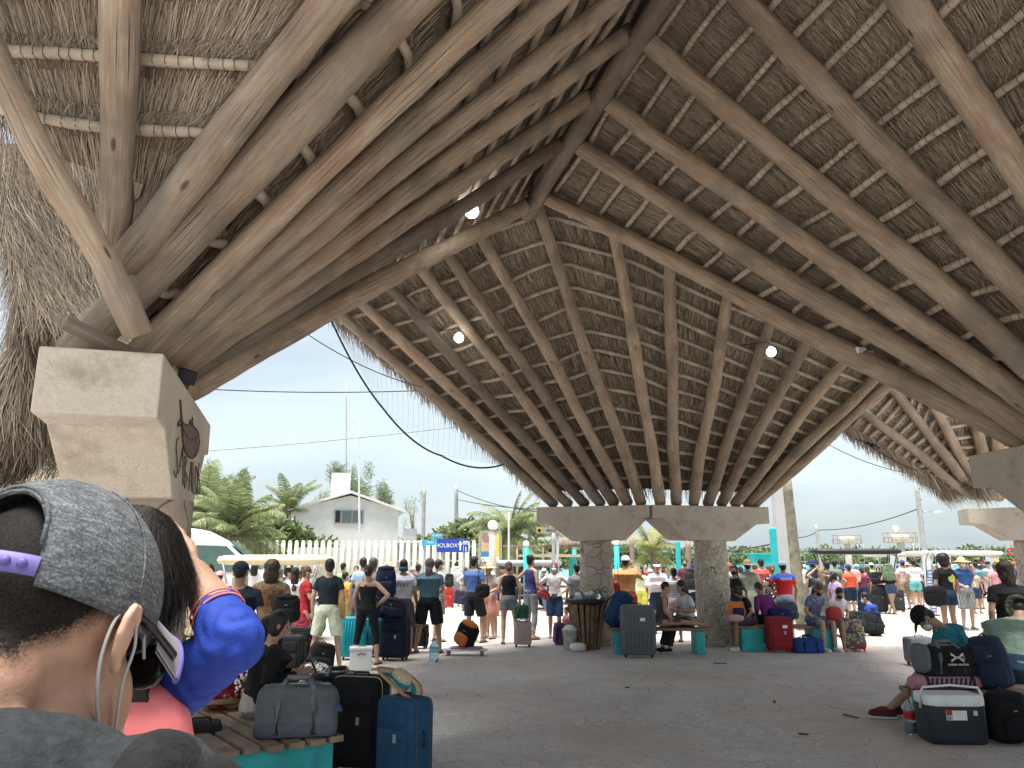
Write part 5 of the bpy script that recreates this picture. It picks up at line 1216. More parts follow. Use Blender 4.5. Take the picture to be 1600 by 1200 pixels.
# grey pylon with turquoise block
a_, b_ = P(1206, 700, 22), P(1231, 900, 22); mb = MB(); mb.box((0, 0, 3.2), (.40, .3, 6.4)); py_ = mb.build('concrete_pylon', plain('pylon_grey', (.52, .52, .52), .8, .06, 2), None, (atP(1220, 22, 3)[0], 22, 0)); tag(py_, 'broad pale grey pylon behind the leaning wooden pole', 'pylon')
mb = MB(); mb.box((0, 0, 1.25), (.16, .2, 2.5)); tag(bevel(mb.build('turquoise_post', TURQ, None, (atP(1209, 21.5, 2)[0], 21.5, 0)), .04), 'turquoise square post in front of the pale grey pylon', 'post')
mb = MB(); mb.box((0, 0, 1.1), (.14, .2, 2.2)); tag(bevel(mb.build('turquoise_post', TURQ, None, (atP(1059, 25, 2)[0], 25, 0)), .04), 'turquoise square post between the middle columns', 'post')
mb = MB(); mb.box((0, 0, .9), (1.3, .8, 1.8)); mb.box((0, 0, 1.83), (1.5, 1, .06)); tag(mb.build('turquoise_stall', TURQ, None, (atP(1196, 34, 2)[0], 34, 0)), 'low turquoise stall behind the crowd left of the grey pylon', 'stall')
def wire(label, pts, r=.012, sag=0, m=None, cat='cable', name='overhead_cable', n=16):
    A = [P(*p) if len(p) == 3 and p[1] > 20 else Vector(p) for p in pts]; out = []
    for i in range(len(A)-1):
        for k in range(n+1):
            t = k/n
            if i and k == 0: continue
            p = A[i].lerp(A[i+1], t); p.z -= sag*4*t*(1-t); out.append(p-A[0])
    mb = MB(); mb.tube(out, r, 5); return tag(mb.build(name, m or BLACK, None, A[0]), label, cat)
wire('dark cable crossing the sky left from the near support to the hanging net', [(290, 606, 24), (660, 610, 24)], .018, .1)
wire('lower pale twin cable sloping up across the left sky', [(300, 706, 26), (830, 652, 26)], .02, .1, GREYP)
wire('black cable sagging below the hanging net', [(512, 488, 11.6), (600, 640, 12.3), (690, 712, 13.0), (786, 726, 13.8)], .016, .12, BLACK, 'cable', 'net_cable')
wire('thin cable from the roof corner down across the net', [(470, 515, 12.5), (660, 605, 13.2)], .009, .12)
wire('cable running down from the roof tip to the far right roof', [(1310, 668, 15), (1350, 690, 15), (1432, 735, 15)], .012, .05)
wire('thin cable just under the roof tip at the right', [(1290, 692, 16), (1440, 742, 16)], .008, .12)
wire('thin cable from the concrete pole at left to the middle support', [(713, 765, 45), (845, 800, 30)], .02, .2)
wire('second thin cable from the concrete pole towards the middle support', [(713, 780, 45), (845, 796, 30)], .02, .1)
wire('long thin cable from the far short pole to the street lamp pole', [(1230, 838, 60), (1281, 828, 60), (1432, 796, 42)], .03, .3)
wire('thin cable sagging from the pale pylon across the right middle column', [(985, 858, 40), (1206, 850, 24)], .02, .3)
mb = MB(); q_ = P(1365, 696, 15); mb.box((0, 0, 0), (.10, .08, .07), .4); mb.box((-.09, 0, .05), (.04, .05, .04), .4); mb.box((.09, 0, -.05), (.04, .05, .04), .4); tag(mb.build('cable_clamp', BLACK, None, q_), 'small black clamp on the cable under the right roof tip', 'cable clamp')
# hanging net
def netobj():
    nrow, ncol = 17, 34; root = None; A = []
    top = [(526, 487, 11.9), (600, 548, 12.4), (690, 635, 13.1), (790, 724, 13.9)]; bot = [(514, 490, 11.6), (598, 641, 12.3), (690, 712, 13.0), (786, 726, 13.8)]
    def lerp(c, t):
        t *= 3; i = min(2, int(t)); s = t-i; return P(*c[i]).lerp(P(*c[i+1]), s)
    b0 = lerp(top, 0); mb = MB(); Gd = [[lerp(top, c/ncol).lerp(lerp(bot, c/ncol), r/nrow)+Vector((0, .1*math.sin(r*.4+c*.2), 0))-b0 for c in range(ncol+1)] for r in range(nrow+1)]
    for r in range(nrow+1): mb.tube(Gd[r], 0.0019, 3, caps=False)
    for c in range(ncol+1): mb.tube([Gd[r][c] for r in range(nrow+1)], 0.0019, 3, caps=False)
    o = mb.build('hanging_net', plain('net_grey', (.35, .38, .38), .8), None, b0); tag(o, 'fine pale net sagging from the left edge of the middle roof', 'net')
netobj()

# vehicles: van
def van():
    Y = 20.0; x1 = atP(476, Y, 1.5)[0]; root = empty('van', (x1-3.0, Y, 0), 0, 'white high-roofed van parked behind the near support, left', 'van'); root.rotation_euler = (0, 0, R(13))
    prof = [(-2.6, .35), (2.55, .35), (3.05, .5), (3.1, .95), (2.7, 1.2), (2.0, 1.42), (1.25, 2.05), (.6, 2.38), (-.4, 2.5), (-2.6, 2.5)]
    prof = [(x-.2, z) for x, z in prof]
    mb = MB(); mb.prism([(x, -.95, z) for x, z in prof][::-1], (0, 1.9, 0)); bevel(mb.build('body', plain('van_white', (.78, .79, .8), .25, .03, 2, 0), root), .09, 4, 25)
    gl = plain('van_glass', (.10, .17, .16), .08, .2, 2, 0)
    mb = MB(); mb.prism([(1.72, -.965, 1.36), (1.05, -.965, 1.98), (.35, -.965, 2.0), (.35, -.965, 1.36)], (0, .03, 0)); mb.build('side_window', gl, root)
    mb = MB(); mb.prism([(.25, -.965, 1.36), (.25, -.965, 2.0), (-.35, -.965, 2.0), (-.35, -.965, 1.36)], (0, .03, 0)); mb.build('side_window', gl, root)
    mb = MB(); mb.prism([(1.83, -.8, 1.46), (1.10, -.8, 2.08), (1.10, .8, 2.08), (1.83, .8, 1.46)], (.03, 0, .03)); mb.build('windscreen', gl, root)
    mb = MB(); mb.ell((1.75, -1.08, 1.42), (.09, .1, .16), None, 12, 8, .6); mb.build('wing_mirror', BLACK, root)
    for x in (2.1, -1.5):
        for y in (-.88, .88): mb = MB(); mb.tube([(x, y-.1, .34), (x, y+.1, .34)], .34, 24); wv_ = mb.build('wheel', BLACK, root)
    mb = MB(); mb.box((.1, -.955, 1.05), (.02, .02, 1.3)); mb.build('door_seam', DKGREY, root); mb = MB(); mb.ell((2.75, -.8, .85), (.16, .12, .12)); mb.build('headlight', plain('headlight', (.7, .72, .75), .1), root)
    return root
van()
def cart(label, px, Y, rz, roofm, bodym, L_=2.3, name='golf_cart', z=1.95, cat='golf cart', dark=False, W_=1.2):
    root = empty(name, atY(px, Y), R(rz), label, cat)
    mb = MB(); mb.ell((0, 0, z), (L_*.55, W_*.55, .11), None, 28, 8, .45); mb.build('roof', roofm, root)
    for sx in (-1, 1):
        for sy in (-1, 1): mb = MB(); mb.tube([(sx*L_*.36, sy*W_*.42, .75), (sx*L_*.46, sy*W_*.45, z)], .022, 6); mb.build('roof_post', BLACK if dark else STEEL, root)
    mb = MB(); mb.ell((0, 0, .55), (L_*.52, W_*.48, .24), None, 28, 12, .45); mb.build('body', bodym, root)
    for sx in (-.25, .2): mb = MB(); mb.box((sx*L_, 0, .9), (.45, W_*.8, .12)); mb.box((sx*L_-.2, 0, 1.1), (.1, W_*.8, .42)); bevel(mb.build('seat', plain('seat_cream', (.5, .46, .38)), root), .03)
    mb = MB(); mb.prism([(L_*.40, -W_*.4, .85), (L_*.40, W_*.4, .85), (L_*.46, W_*.4, 1.8), (L_*.46, -W_*.4, 1.8)], (.015, 0, 0)); mb.build('windscreen', PET, root)
    mb = MB(); mb.tube([(L_*.36, -.25, .9), (L_*.24, -.25, 1.15)], .02, 6); mb.tube([(L_*.24+.17*math.sin(k*.7)*.4, -.25+.17*math.cos(k*.7), 1.15+.17*math.sin(k*.7)) for k in range(10)], .014, 6); mb.build('steering_wheel', BLACK, root)
    for sx in (-1, 1):
        for sy in (-1, 1): mb = MB(); mb.tube([(sx*L_*.36, sy*W_*.46-.08, .25), (sx*L_*.36, sy*W_*.46+.08, .25)], .25, 18); mb.build('wheel', BLACK, root)
    return root
cart('golf cart with a long cream roof behind the heads of the left crowd', 433, 17, 4, plain('cart_cream', (.75, .68, .45), .5, .05), WHITE, 2.15, z=1.66)
cart('golf cart with a black roof frame in the middle of the right crowd', 1335, 30, -10, BLACK, plain('cart_orange', (.6, .25, .03)), 3.0, z=1.9, dark=True)
cart('golf cart with a curved white roof at the far right beyond the crowd', 1490, 34, 0, WHITE, plain('cart_red', (.55, .08, .05)), 3.6, z=1.85)
cart('golf cart with a white canopy left of the leaning street lamp', 1405, 36, 0, WHITE, MATS['cart_red'], 2.8, z=1.8)
cart('small golf cart under the turquoise pergola, left of the middle column', 822, 27, 10, STEEL, BLACK, 2.2, z=1.5, dark=True)
# pergola with turquoise posts, thatched pergola
pr_ = empty('pergola', atY(858, 30), 0, 'small pergola with turquoise posts and a pale flat roof left of the middle column', 'pergola')
for x in (-.9, .9):
    for y in (-.8, .8): mb = MB(); mb.box((x, y, .85), (.12, .12, 1.7)); mb.build('post', TURQ, pr_)
mb = MB(); mb.box((0, 0, 1.75), (2.3, 2.1, .1)); mb.build('roof', plain('pale_wood', (.5, .42, .3)), pr_)
tp = empty('thatched_pergola', atY(890, 33), 0, 'brown pergola with a thatched cap behind the left middle column', 'pergola')
for x in (-2.2, -1.1, 0, 1.0): mb = MB(); mb.tube([(x, 0, 0), (x, 0, 2.1)], .05, 7); mb.build('post', MATS['brown_post'], tp)
mb = MB(); mb.box((-.6, 0, 2.15), (4.4, .1, .08)); mb.build('beam', MATS['brown_post'], tp); mb = MB(); mb.lathe((.3, 0, 2.1), [(1.4, 0), (1.0, .3), (.4, .45), (.05, .5)], 20); mb.build('thatch_cap', THATCH, tp)
# lookout tanks on columns
for k, (px, yt, yb, Y) in enumerate(((1324, 838, 850, 55), (1407, 832, 848, 48))):
    q = P(px, yb, Y); root = empty('lookout_platform', (q.x, Y, 0), 0, ['left far concrete platform on a column with a rusty railing', 'right far concrete platform on a column with a dish on top'][k], 'platform')
    mb = MB(); mb.tube([(0, 0, 0), (0, 0, q.z)], .22, 12); mb.build('column', CREAM, root); mb = MB(); mb.lathe((0, 0, q.z), [(.5, 0), (.5, .5)], 12); mb.build('tank', CREAM, root)
    mb = MB(); RU = plain('rust', (.35, .27, .18))
    for a in range(10): t_ = a*math.pi/5; mb.tube([(math.cos(t_)*.95, math.sin(t_)*.95, q.z), (math.cos(t_)*.95, math.sin(t_)*.95, q.z+.6)], .02, 4)
    for zz in (.02, .3, .6): mb.tube([(math.cos(a*math.pi/8)*.95, math.sin(a*math.pi/8)*.95, q.z+zz) for a in range(17)], .02, 4)
    mb.build('railing', RU, root); mb = MB()
    for s_ in (0, .35): mb.tube([(.6+s_, -.3, 0), (.6+s_, -.3, q.z)], .02, 4)
    for j in range(8): mb.tube([(.6, -.3, q.z*j/8), (.95, -.3, q.z*j/8)], .015, 4)
    mb.build('ladder', STEEL, root)
    if k: mb = MB(); mb.ell((-.2, 0, q.z+.85), (.2, .08, .2)); mb.build('dish', WHITE, root)
# kiosk panels with vertical lettering
r_, zc, w_, h_ = board('pale phone booth panel with blue vertical lettering behind the crowd', 1441, 868, 1462, 958, 22, plain('booth_white', (.62, .64, .62)), 'phone_booth', cat='phone booth', th=.06)
text('infinitum', 'lettering', plain('info_blue', (.03, .16, .5)), r_, (0.0, -.035, zc-.18), (R(90), R(-90), 0), .33, .003)
r_, zc, w_, h_ = board('grey framed booth panel with a dark poster right of the lettered panel', 1463, 868, 1492, 935, 22.2, MATS['booth_white'], 'phone_booth', cat='phone booth', th=.06)
mb = MB(); mb.box((.05, -.035, zc-.02), (w_*.66, .02, h_*.72)); mb.build('poster', plain('poster_brown', (.18, .13, .12), .4, .4, 3), r_); mb = MB(); mb.box((0, -.035, zc+h_*.44), (w_*.6, .02, h_*.1)); mb.build('blue_strip', BLUE, r_)
r_, zc, w_, h_ = board('grey lettered sign with a small yellow emblem left of the middle support', 838, 824, 877, 833, 19, plain('sign_grey', (.35, .36, .33)), posts=(.7,)); text('BALLE', 'lettering', BLACK, r_, (w_*.1, -.03, zc), (R(90), 0, 0), h_*.6)
mb = MB(); mb.box((-w_*.38, -.03, zc), (h_*.8, .01, h_*.9)); mb.build('emblem_panel', YEL, r_); mb = MB(); mb.ell((-w_*.38, -.038, zc), (.045, .008, .045)); mb.build('emblem', BLACK, r_)
# boats
def boat(label, px, Y, ln, hullm, topm, z=0.1, canopy=True):
    root = empty('boat', (atP(px, Y, .5)[0], Y, z-.1), 0, label, 'boat'); n = 12; g = []
    for j, (zz, wf) in enumerate(((0, .3), (.35, .8), (.75, 1.0), (.75, .9))):
        g.append([Vector(((k/n-.5)*ln*(1+.04*j), 0, zz+.25*(k/n)**3)) for k in range(n+1)])
    A_ = [[p+Vector((0, -(.7*w*(1-(k/n)**3)+.02), 0)) for k, p in enumerate(r)] for r, w in zip(g, (.3, .8, 1, .9))]; B_ = [[p+Vector((0, (.7*w*(1-(k/n)**3)+.02), 0)) for k, p in enumerate(r)] for r, w in zip(g, (.3, .8, 1, .9))]
    mb = MB(); mb.grid(A_); mb.grid(B_, flip=True); mb.grid([A_[-1], B_[-1]]); mb.grid([A_[0], B_[0]]); mb.build('hull', hullm, root)
    if canopy:
        mb = MB(); mb.box((0, 0, 1.95), (ln*.55, 1.3, .06)); mb.build('canopy', topm, root); mb = MB()
        for sx in (-1, 1):
            for sy in (-1, 1): mb.tube([(sx*ln*.24, sy*.6, .7), (sx*ln*.24, sy*.6, 1.95)], .025, 5)
        mb.build('canopy_frame', STEEL, root)
boat('turquoise boat moored beyond the crowd left of the black-roofed cart', 1285, 70, 7, TURQ, TURQ)
boat('blue boat with a canopy beyond the right crowd', 1345, 66, 6, plain('boat_blue', (.04, .16, .5)), MATS['boat_blue'])
boat('white boat with a light canopy near the far platforms', 1425, 72, 8, WHITE, WHITE)
boat('white launch moored at the far right edge behind the crowd', 1580, 60, 6, WHITE, LBLUE)
boat('turquoise boat beyond the crowd behind the right middle column', 1160, 75, 6, TURQ, plain('boat_blue2', (.05, .2, .6)))
mb = MB(); mb.tube([(.22*math.cos(a*math.pi/8), 0, .22*math.sin(a*math.pi/8)) for a in range(17)], .06, 8); tag(mb.build('life_ring', REDP, None, P(1580, 862, 50)), 'red and white life ring hanging beyond the crowd at the right', 'life ring')
# bulbs on the roof
def bulb(label, px, py, Y, r=.075):
    q = P(px, py, Y); root = empty('light_bulb', q, 0, label, 'lamp')
    mb = MB(); mb.ell((0, 0, 0), r, None, 16, 12); mb.build('bulb', emit('bulb_glow', (1, .98, .93), 7) if 'bulb_glow' not in MATS else MATS['bulb_glow'], root)
    mb = MB(); mb.tube([(0, 0, r*.7), (0, 0, r*1.7)], r*.5, 10); mb.build('socket', GREYP, root)
    mb = MB(); mb.tube([(0, 0, r*1.6), (-.02, .1, r*2.6), (-.35, .4, r*3.0)], .008, 5); mb.build('cord', BLACK, root)
bulb('lit bulb hanging under the dense log bundle near the roof peak', 737, 330, 8.6, .085); bulb('lit bulb under the left part of the middle roof', 717, 528, 12.6, .08); bulb('lit bulb under the right part of the middle roof', 1205, 550, 11.2, .07)
# junction box, camera
q = P(1345, 548, 8.6); jb = empty('security_camera', q, 0, 'small white junction box and black camera on the lower right log', 'camera'); mb = MB(); mb.box((0, 0, 0), (.11, .06, .07), .3); mb.build('junction_box', SIGNW, jb); mb = MB(); mb.ell((.10, -.02, -.08), .04, None, 12, 8); mb.build('lens_dome', BLACK, jb); mb = MB(); mb.box((.1, 0, -.035), (.06, .05, .05)); mb.build('mount', SIGNW, jb)
q = P(292, 590, 5.35); fl = empty('floodlight', q, R(25), 'small black floodlight fixed where the logs meet the near support', 'floodlight'); mb = MB(); mb.box((0, -.03, 0), (.13, .05, .10), Euler((.4, .2, 0))); bevel(mb.build('housing', BLACK, fl), .008); mb = MB(); mb.box((0, .04, -.03), (.04, .1, .08)); mb.build('bracket', DKGREY, fl)
# peg on the near support
q = P(100, 503, 4.35); mb = MB(); mb.tube([(0, 0, 0), (.26, .35, -.12)], .048, 14); tag(mb.build('log_peg', LOG, None, q), 'short cut log peg sticking out left of the near support top', 'log')
# carved fish and lettering on the near support's side face
CARV = plain('carved_line', (.12, .09, .075), .9, .2); FISH = plain('fish_paint', (.20, .145, .14), .9, .3, 20)
def fc(s, z, off=.004): return w1+wd*s+Vector((0, 0, z))-wperp*off
so_ = sup.location; mb = MB()
def fz(px, py):   # point on the face plane seen at pixel
    r = ray(px, py); n_ = wperp; t = (w1-Vector((0, 0, CH))).dot(n_)/r.dot(n_); return Vector((0, 0, CH))+r*t-n_*.004
fish = [(283, 668), (284, 690), (288, 706), (293, 714), (299, 716), (304, 712), (308, 704), (310, 690), (308, 676), (303, 668), (296, 664), (289, 664), (283, 660)]
mbf = MB(); mbf.prism([fz(*p)-so_ for p in fish], -wperp*.004); mbf.build('carved_fish', FISH, sup)
mb = MB()
def ln_(pts, r=.007): mb.tube([fz(*p)-so_-wperp*.004 for p in pts], r, 5)
ln_(fish+[fish[0]], .007); ln_([(280, 625), (281, 640), (282, 655), (283, 668)]); ln_([(276, 664), (279, 658), (282, 652), (284, 662), (276, 666)], .006); ln_([(294, 664), (296, 656), (298, 666)], .005); ln_([(299, 652), (300, 668)], .005); ln_([(285, 672), (291, 684), (298, 688), (308, 682)], .006); ln_([(305, 688), (304, 702), (301, 712)], .004)
for L_ in ([(277, 684), (274, 688), (273, 700), (275, 716), (275, 735), (273, 746), (271, 742), (270, 735)],
           [(277, 740), (281, 715), (284, 698), (284, 740), (284, 758)], [(279, 728), (284, 729)],
           [(287, 712), (287, 762)], [(287, 712), (290, 718), (287, 735), (291, 748), (287, 763)],
           [(293, 766), (295, 740), (297, 722), (298, 768)], [(294, 752), (298, 753)],
           [(300, 722), (300, 770), (303, 771)], [(304, 728), (303, 750), (305, 772), (307, 760), (307, 735), (304, 728)],
           [(310, 724), (308, 736), (310, 752), (309, 772), (308, 768)]):
    ln_(L_, .0045)
mb.build('carved_lettering', CARV, sup)
# ================================================================ the crowd
WHT, BLK, NAVY, DEN, GRY = (.72, .71, .72), (.016, .018, .022), (.014, .024, .055), (.07, .13, .22), (.30, .30, .31)
BLUEMASK = (.35, .62, .72)
REDFLOR = pattern('red_floral', 'dots', (.38, .02, .025), (.03, .02, .04), (.02, .02, .08), 17)
AUT = pattern('autumn_print', 'camo', (.10, .065, .04), (.22, .10, .05), (.07, .10, .05), 13)
POLKA = pattern('polka', 'dots', (.015, .015, .018), (.6, .6, .6), None, 22)
STRP = pattern('stripe_white', 'hstripe', (.66, .64, .66), (.33, .31, .36), None, 9)
PLAID = pattern('plaid', 'check', (.55, .55, .55), (.08, .08, .09), None, 11)
NAVP = pattern('navy_print', 'dots', (.06, .06, .09), (.13, .13, .19), None, 26)
BLUP = pattern('blue_print', 'dots', (.10, .12, .22), (.35, .36, .42), None, 26)
S = stand
def zsplit(key, c1, c2, z):
    m, t, b = newmat(key); sp = N(t, 'ShaderNodeSeparateXYZ'); L(t, coords(t), sp.inputs[0]); c = ramp(t, [(0, c1), (.5, c1), (.501, c2)]); c.color_ramp.interpolation = 'CONSTANT'
    n = N(t, 'ShaderNodeMath', operation='MULTIPLY_ADD'); n.inputs[1].default_value = .5; n.inputs[2].default_value = .5-z*.5; L(t, sp.outputs[2], n.inputs[0]); L(t, n.outputs[0], c.inputs[0]); L(t, c.outputs[0], b.inputs['Base Color']); b.inputs['Roughness'].default_value = .85; MATS[key] = m; return m
JERSEY = zsplit('football_shirt', (.55, .02, .03), (.03, .07, .36), 1.26)
def onback(pers, s, m, z, size, y=-.135, x=0, front=False):
    r = text(s, 'lettering', m, pers, (x, -y if front else y, z), (R(90), 0, R(180) if front else 0), size, .004); return r
# left queue
S('man in a dark navy polo shirt and dark cap with blue backpack straps, far left', 377, 877, 8.7, 5, top=('tee', (.012, .02, .035)), bot=('shorts', NAVY), skin=.6, hair=('fuzz', HB), hat=('cap', (.012, .018, .035)), bw=1.12)
S('person with long curly brown hair in an autumn-coloured patterned shirt', 426, 875, 10.4, 8, top=('tee', AUT), bot=('pants', BLK), skin=.4, hair=('curly', HD), female=True, bw=1.1)
backpack('black shoulder bag on the back of the person in the patterned shirt', atP(446, 10.1, .92), 12, .34, .34, .16, fabric((.012, .016, .02)))
S('woman in a white t-shirt and blue jeans with long dark hair, left crowd', 462, 886, 14.2, 10, top=('tee', WHT), bot=('pants', DEN), hair=('long', HB), female=True)
S('masked man in a light blue shirt half hidden behind the white t-shirt', 451, 887, 16.5, -70, top=('tee', (.3, .42, .65)), bot=('pants', NAVY), mask=WHT)
S('woman in a red dark-patterned dress and white mask turned to the right', 480, 884, YG(1034), -70, top=('dress', REDFLOR), bot=('skirt', REDFLOR, .55), skin=.35, hair=('bun', HN), mask=WHT, arms=('hip', 'fold'), female=True, legs='relax')
S('man in a black t-shirt and pale green shorts standing with his back turned', 516, 873, YG(1046), 4, top=('tee', (.02, .028, .04)), bot=('shorts', (.55, .62, .45), .95), skin=.3, hair=('short', HB), legs='wide')
S('masked person in an orange yellow shirt behind the man in black', 540, 893, 17.5, -40, top=('tee', (.72, .36, .02)), bot=('shorts', (.4, .3, .05)), skin=.4, mask=BLUEMASK)
S('person in a light green shirt farther back above the orange yellow one', 537, 879, 21, -30, top=('tee', (.3, .55, .22)), bot=('pants', NAVY), mask=WHT)
S('woman in a strappy black top and black leggings with one hand on her hip', 577, 882, YG(1037), -15, top=('strap', (.018, .02, .026)), bot=('leggings', (.018, .02, .026), 1.45), skin=.35, hair=('lowbun', HD), arms=('down', 'hip'), legs='wide', female=True, bw=1.06)
S('grey-haired man in a grey green shirt right behind the strappy top', 584, 871, 14.8, -20, top=('tee', (.2, .24, .24)), bot=('shorts', NAVY), hair=('short', (.08, .08, .08)), skin=.45)
S('man with black curly hair in pale blue, seen only above the others', 568, 871, 17, 10, top=('tee', (.3, .42, .6)), bot=('pants', NAVY), hair=('afro', HB) if 0 else ('short', HB))
S('person with a dark hood and navy jacket next to the big navy backpack', 598, 889, 14.9, 10, top=('long', NAVY), bot=('pants', NAVY), hair=('long', HB), arms=('hold', 'hold'), hat=('wrap', (.03, .035, .05)))
backpack('big navy hiking backpack worn in the left crowd', atP(602, 14.4, 1.0), 10, .36, .56, .26, fabric((.02, .03, .07)))
S('masked person in a straw hat beside the big navy backpack', 607, 878, 16.6, -40, top=('tee', (.06, .08, .25)), bot=('pants', NAVY), hat=('straw', STRAWHAT), mask=WHT)
m4 = S('man in a pale lilac grey t-shirt with a teal neck gaiter, seen from behind', 631, 874, YG(1022), 6, top=('tee', (.50, .49, .57)), bot=('shorts', NAVP, 1.0), skin=.55, hair=('short', HB), hat=('band', (.02, .13, .14)), arms=('down', 'hold'), legs='relax', bw=1.08)
S('person in a dark t-shirt between the lilac grey and teal blue t-shirts', 654, 881, 20, -20, top=('tee', (.03, .035, .05)), bot=('shorts', (.35, .28, .18)), hair=('short', HB))
S('stocky man in a teal blue t-shirt, black shorts and a mauve head wrap', 672, 872, YG(1020), -8, top=('tee', (.07, .15, .21)), bot=('shorts', BLK, .95), skin=.55, hair=('none', HB), hat=('wrap', (.17, .11, .15)), arms=('down', 'hold'), legs='wide', bw=1.22)
S('black-haired masked man just right of the mauve head wrap', 686, 874, 16.8, -60, top=('tee', WHT), bot=('shorts', (.3, .2, .2)), mask=WHT, skin=.45)
S('far woman in a patterned blouse and striped trousers by the fence', 713, 879, 28.5, 5, top=('tee', pattern('grey_print', 'dots', (.45, .45, .5), (.2, .2, .25), None, 20)), bot=('pants', pattern('vstripe_pants', 'vstripe', (.6, .6, .6), (.15, .15, .17), None, 10)), hair=('bun', HB), female=True)
backpack('small white rucksack on the back of the far woman in striped trousers', atP(713, 28.2, .95), 5, .42, .42, .2, WHITE)
S('man in a royal blue t-shirt and dark shorts with a black sling bag', 741, 869, YG(1004), -28, top=('tee', (.05, .13, .36)), bot=('shorts', (.02, .022, .03), .95), skin=.35, hair=('short', HB), arms=('hold', 'hold'), legs='relax', bw=1.08)
tote('black sling bag at the hip of the man in royal blue', atP(754, 16.0, .92), -20, .30, .28, .14, fabric(BLK), strap=.5)
S('woman in a wide straw hat facing the man in royal blue', 764, 880, 17.4, 150, top=('tee', (.6, .45, .42)), bot=('shorts', (.62, .28, .2)), skin=.4, hat=('sun', STRAWHAT), arms=('hold', 'hold'), female=True)
S('child in a white cap and printed shirt beside the wide straw hat', 769, 893, 17.9, 170, top=('tee', pattern('kid_print', 'camo', (.5, .5, .55), (.5, .1, .15), (.15, .25, .5), 12)), bot=('shorts', (.62, .28, .2)), hat=('cap', WHT), skin=.35)
S('woman in a loose black tank top and denim shorts, seen from behind', 795, 877, YG(1006), 4, top=('tank', BLK), bot=('shorts', (.16, .2, .22), .5), skin=.35, hair=('lowbun', HN), female=True, arms=('hold', 'down'), legs='relax')
S('woman with a top bun in a violet blue tank top and grey leggings', 829, 867, YG(999), -48, top=('tank', (.05, .045, .18)), bot=('leggings', (.26, .27, .29), 1.6), skin=.35, hair=('bun', HB), female=True, arms=('hip', 'hold'))
S('woman with a white t-shirt, blue face mask and denim shorts facing the camera', 866, 878, YG(997), 172, top=('tee', (.66, .60, .64)), bot=('shorts', (.03, .07, .16), 1.0), skin=.35, hair=('long', HR), arms=('hip', 'hip'), mask=BLUEMASK, female=True)
backpack('rose red sling bag at the hip of the woman with the blue face mask', atP(847, 16.9, .88), 30, .3, .16, .12, fabric((.45, .06, .09)), roll=35)
S('man in a grey striped shirt half hidden behind the left middle column', 901, 880, 17.3, 10, top=('tee', pattern('grey_stripe', 'vstripe', (.23, .24, .26), (.14, .15, .17), None, 14)), bot=('pants', NAVY), skin=.4)
person('small child crouching on the pale ground behind the slatted bin', (atP(886, 17.2, 0)[0], 17.2, 0), R(120), 1.1, ('tee', (.45, .15, .2)), ('shorts', NAVY), legs='squat', skin=.4, vx=.016)
# between and right of the middle columns
S('stocky man in an orange t-shirt and white cap holding a phone to his ear', 977, 868, 17.0, -25, top=('tee', (.66, .30, .10)), bot=('shorts', (.30, .05, .03), 1.0), skin=.45, hat=('cap', (.66, .64, .66)), arms=('down', 'ear'), bw=1.25)
tote('small red shoulder bag on the hip of the man in the orange t-shirt', atP(962, 16.8, .95), 0, .2, .26, .1, fabric((.3, .02, .01)), strap=.55)
pv = S('man in a white long-sleeved top and visor with a colourful mask', 1026, 878, 18.6, 175, top=('long', (.6, .6, .68)), bot=('shorts', NAVY), hat=('visor', WHT), mask=(.8, .16, .03), arms=('fold', 'fold'), bw=1.1)
S('woman in a white striped top and pink shorts standing behind the bench', 1052, 887, YG(1003), 5, top=('tee', STRP), bot=('shorts', pattern('pink_print', 'dots', (.6, .42, .42), (.4, .2, .2), None, 25), .6), skin=.4, hair=('bun', HB), female=True, arms=('phone', 'phone'), bw=1.12)
S('person with a black backpack and white shirt beside the right middle column', 1084, 880, 19.2, 15, top=('tee', WHT), bot=('shorts', NAVY), hat=('cap', (.02, .03, .18)), bw=1.1)
backpack('black backpack worn by the white shirt beside the right middle column', atP(1083, 18.9, .95), 15, .36, .5, .2, fabric((.03, .035, .04)))
S('far man in a maroon shirt and dark mask seen between the columns', 1070, 873, 23, 160, top=('tee', (.14, .03, .05)), bot=('pants', NAVY), mask=(.03, .03, .03), skin=.5)
S('person in yellow and white bright beach clothes behind the orange t-shirt', 1001, 884, 21, 150, top=('tee', pattern('yellow_print', 'camo', (.6, .5, .1), (.6, .6, .5), (.2, .4, .1), 8)), bot=('shorts', (.5, .5, .05)), skin=.4, hair=('long', HB), female=True)
w17 = person('barefoot woman with cropped hair sitting on the bench, legs stretched along it', (GX(1026, 14.95), 14.9, 0), R(-88), 1.62, ('tank', (.085, .09, .08)), ('skirt', (.085, .088, .08)), skin=.55, hair=('fuzz', HB), legs='stretch', arms=('lap', 'lap'), lean=10, head=(12, 0), feet='bare', female=True, seat=.45)
person('woman in a loose white blouse sitting on the bench and raising a hand', (GX(1073, 15.15), 15.15, 0), R(110), 1.66, ('short', (.60, .60, .62)), ('pants', (.03, .03, .035)), skin=.5, hair=('long', HB), legs='sitx', arms=('phone', 'lap'), lean=14, head=(0, 0), female=True, feet='shoe', fcol=BLK, bw=1.1)
S('woman in a black tank top and black mask right of the middle column', 1147, 883, 16.8, 150, top=('tank', BLK), bot=('pants', BLK), mask=BLK, hair=('long', HB), female=True, skin=.45)
S('woman in a sage green dress and wide brown hat, seen from behind', 1167, 875, 17.6, 0, top=('dress', (.24, .29, .23)), bot=('skirt', (.24, .29, .23), .4), skin=.35, hat=('sun', plain('brown_hat', (.20, .145, .09), .8, .2, 30)), female=True, bw=1.15)
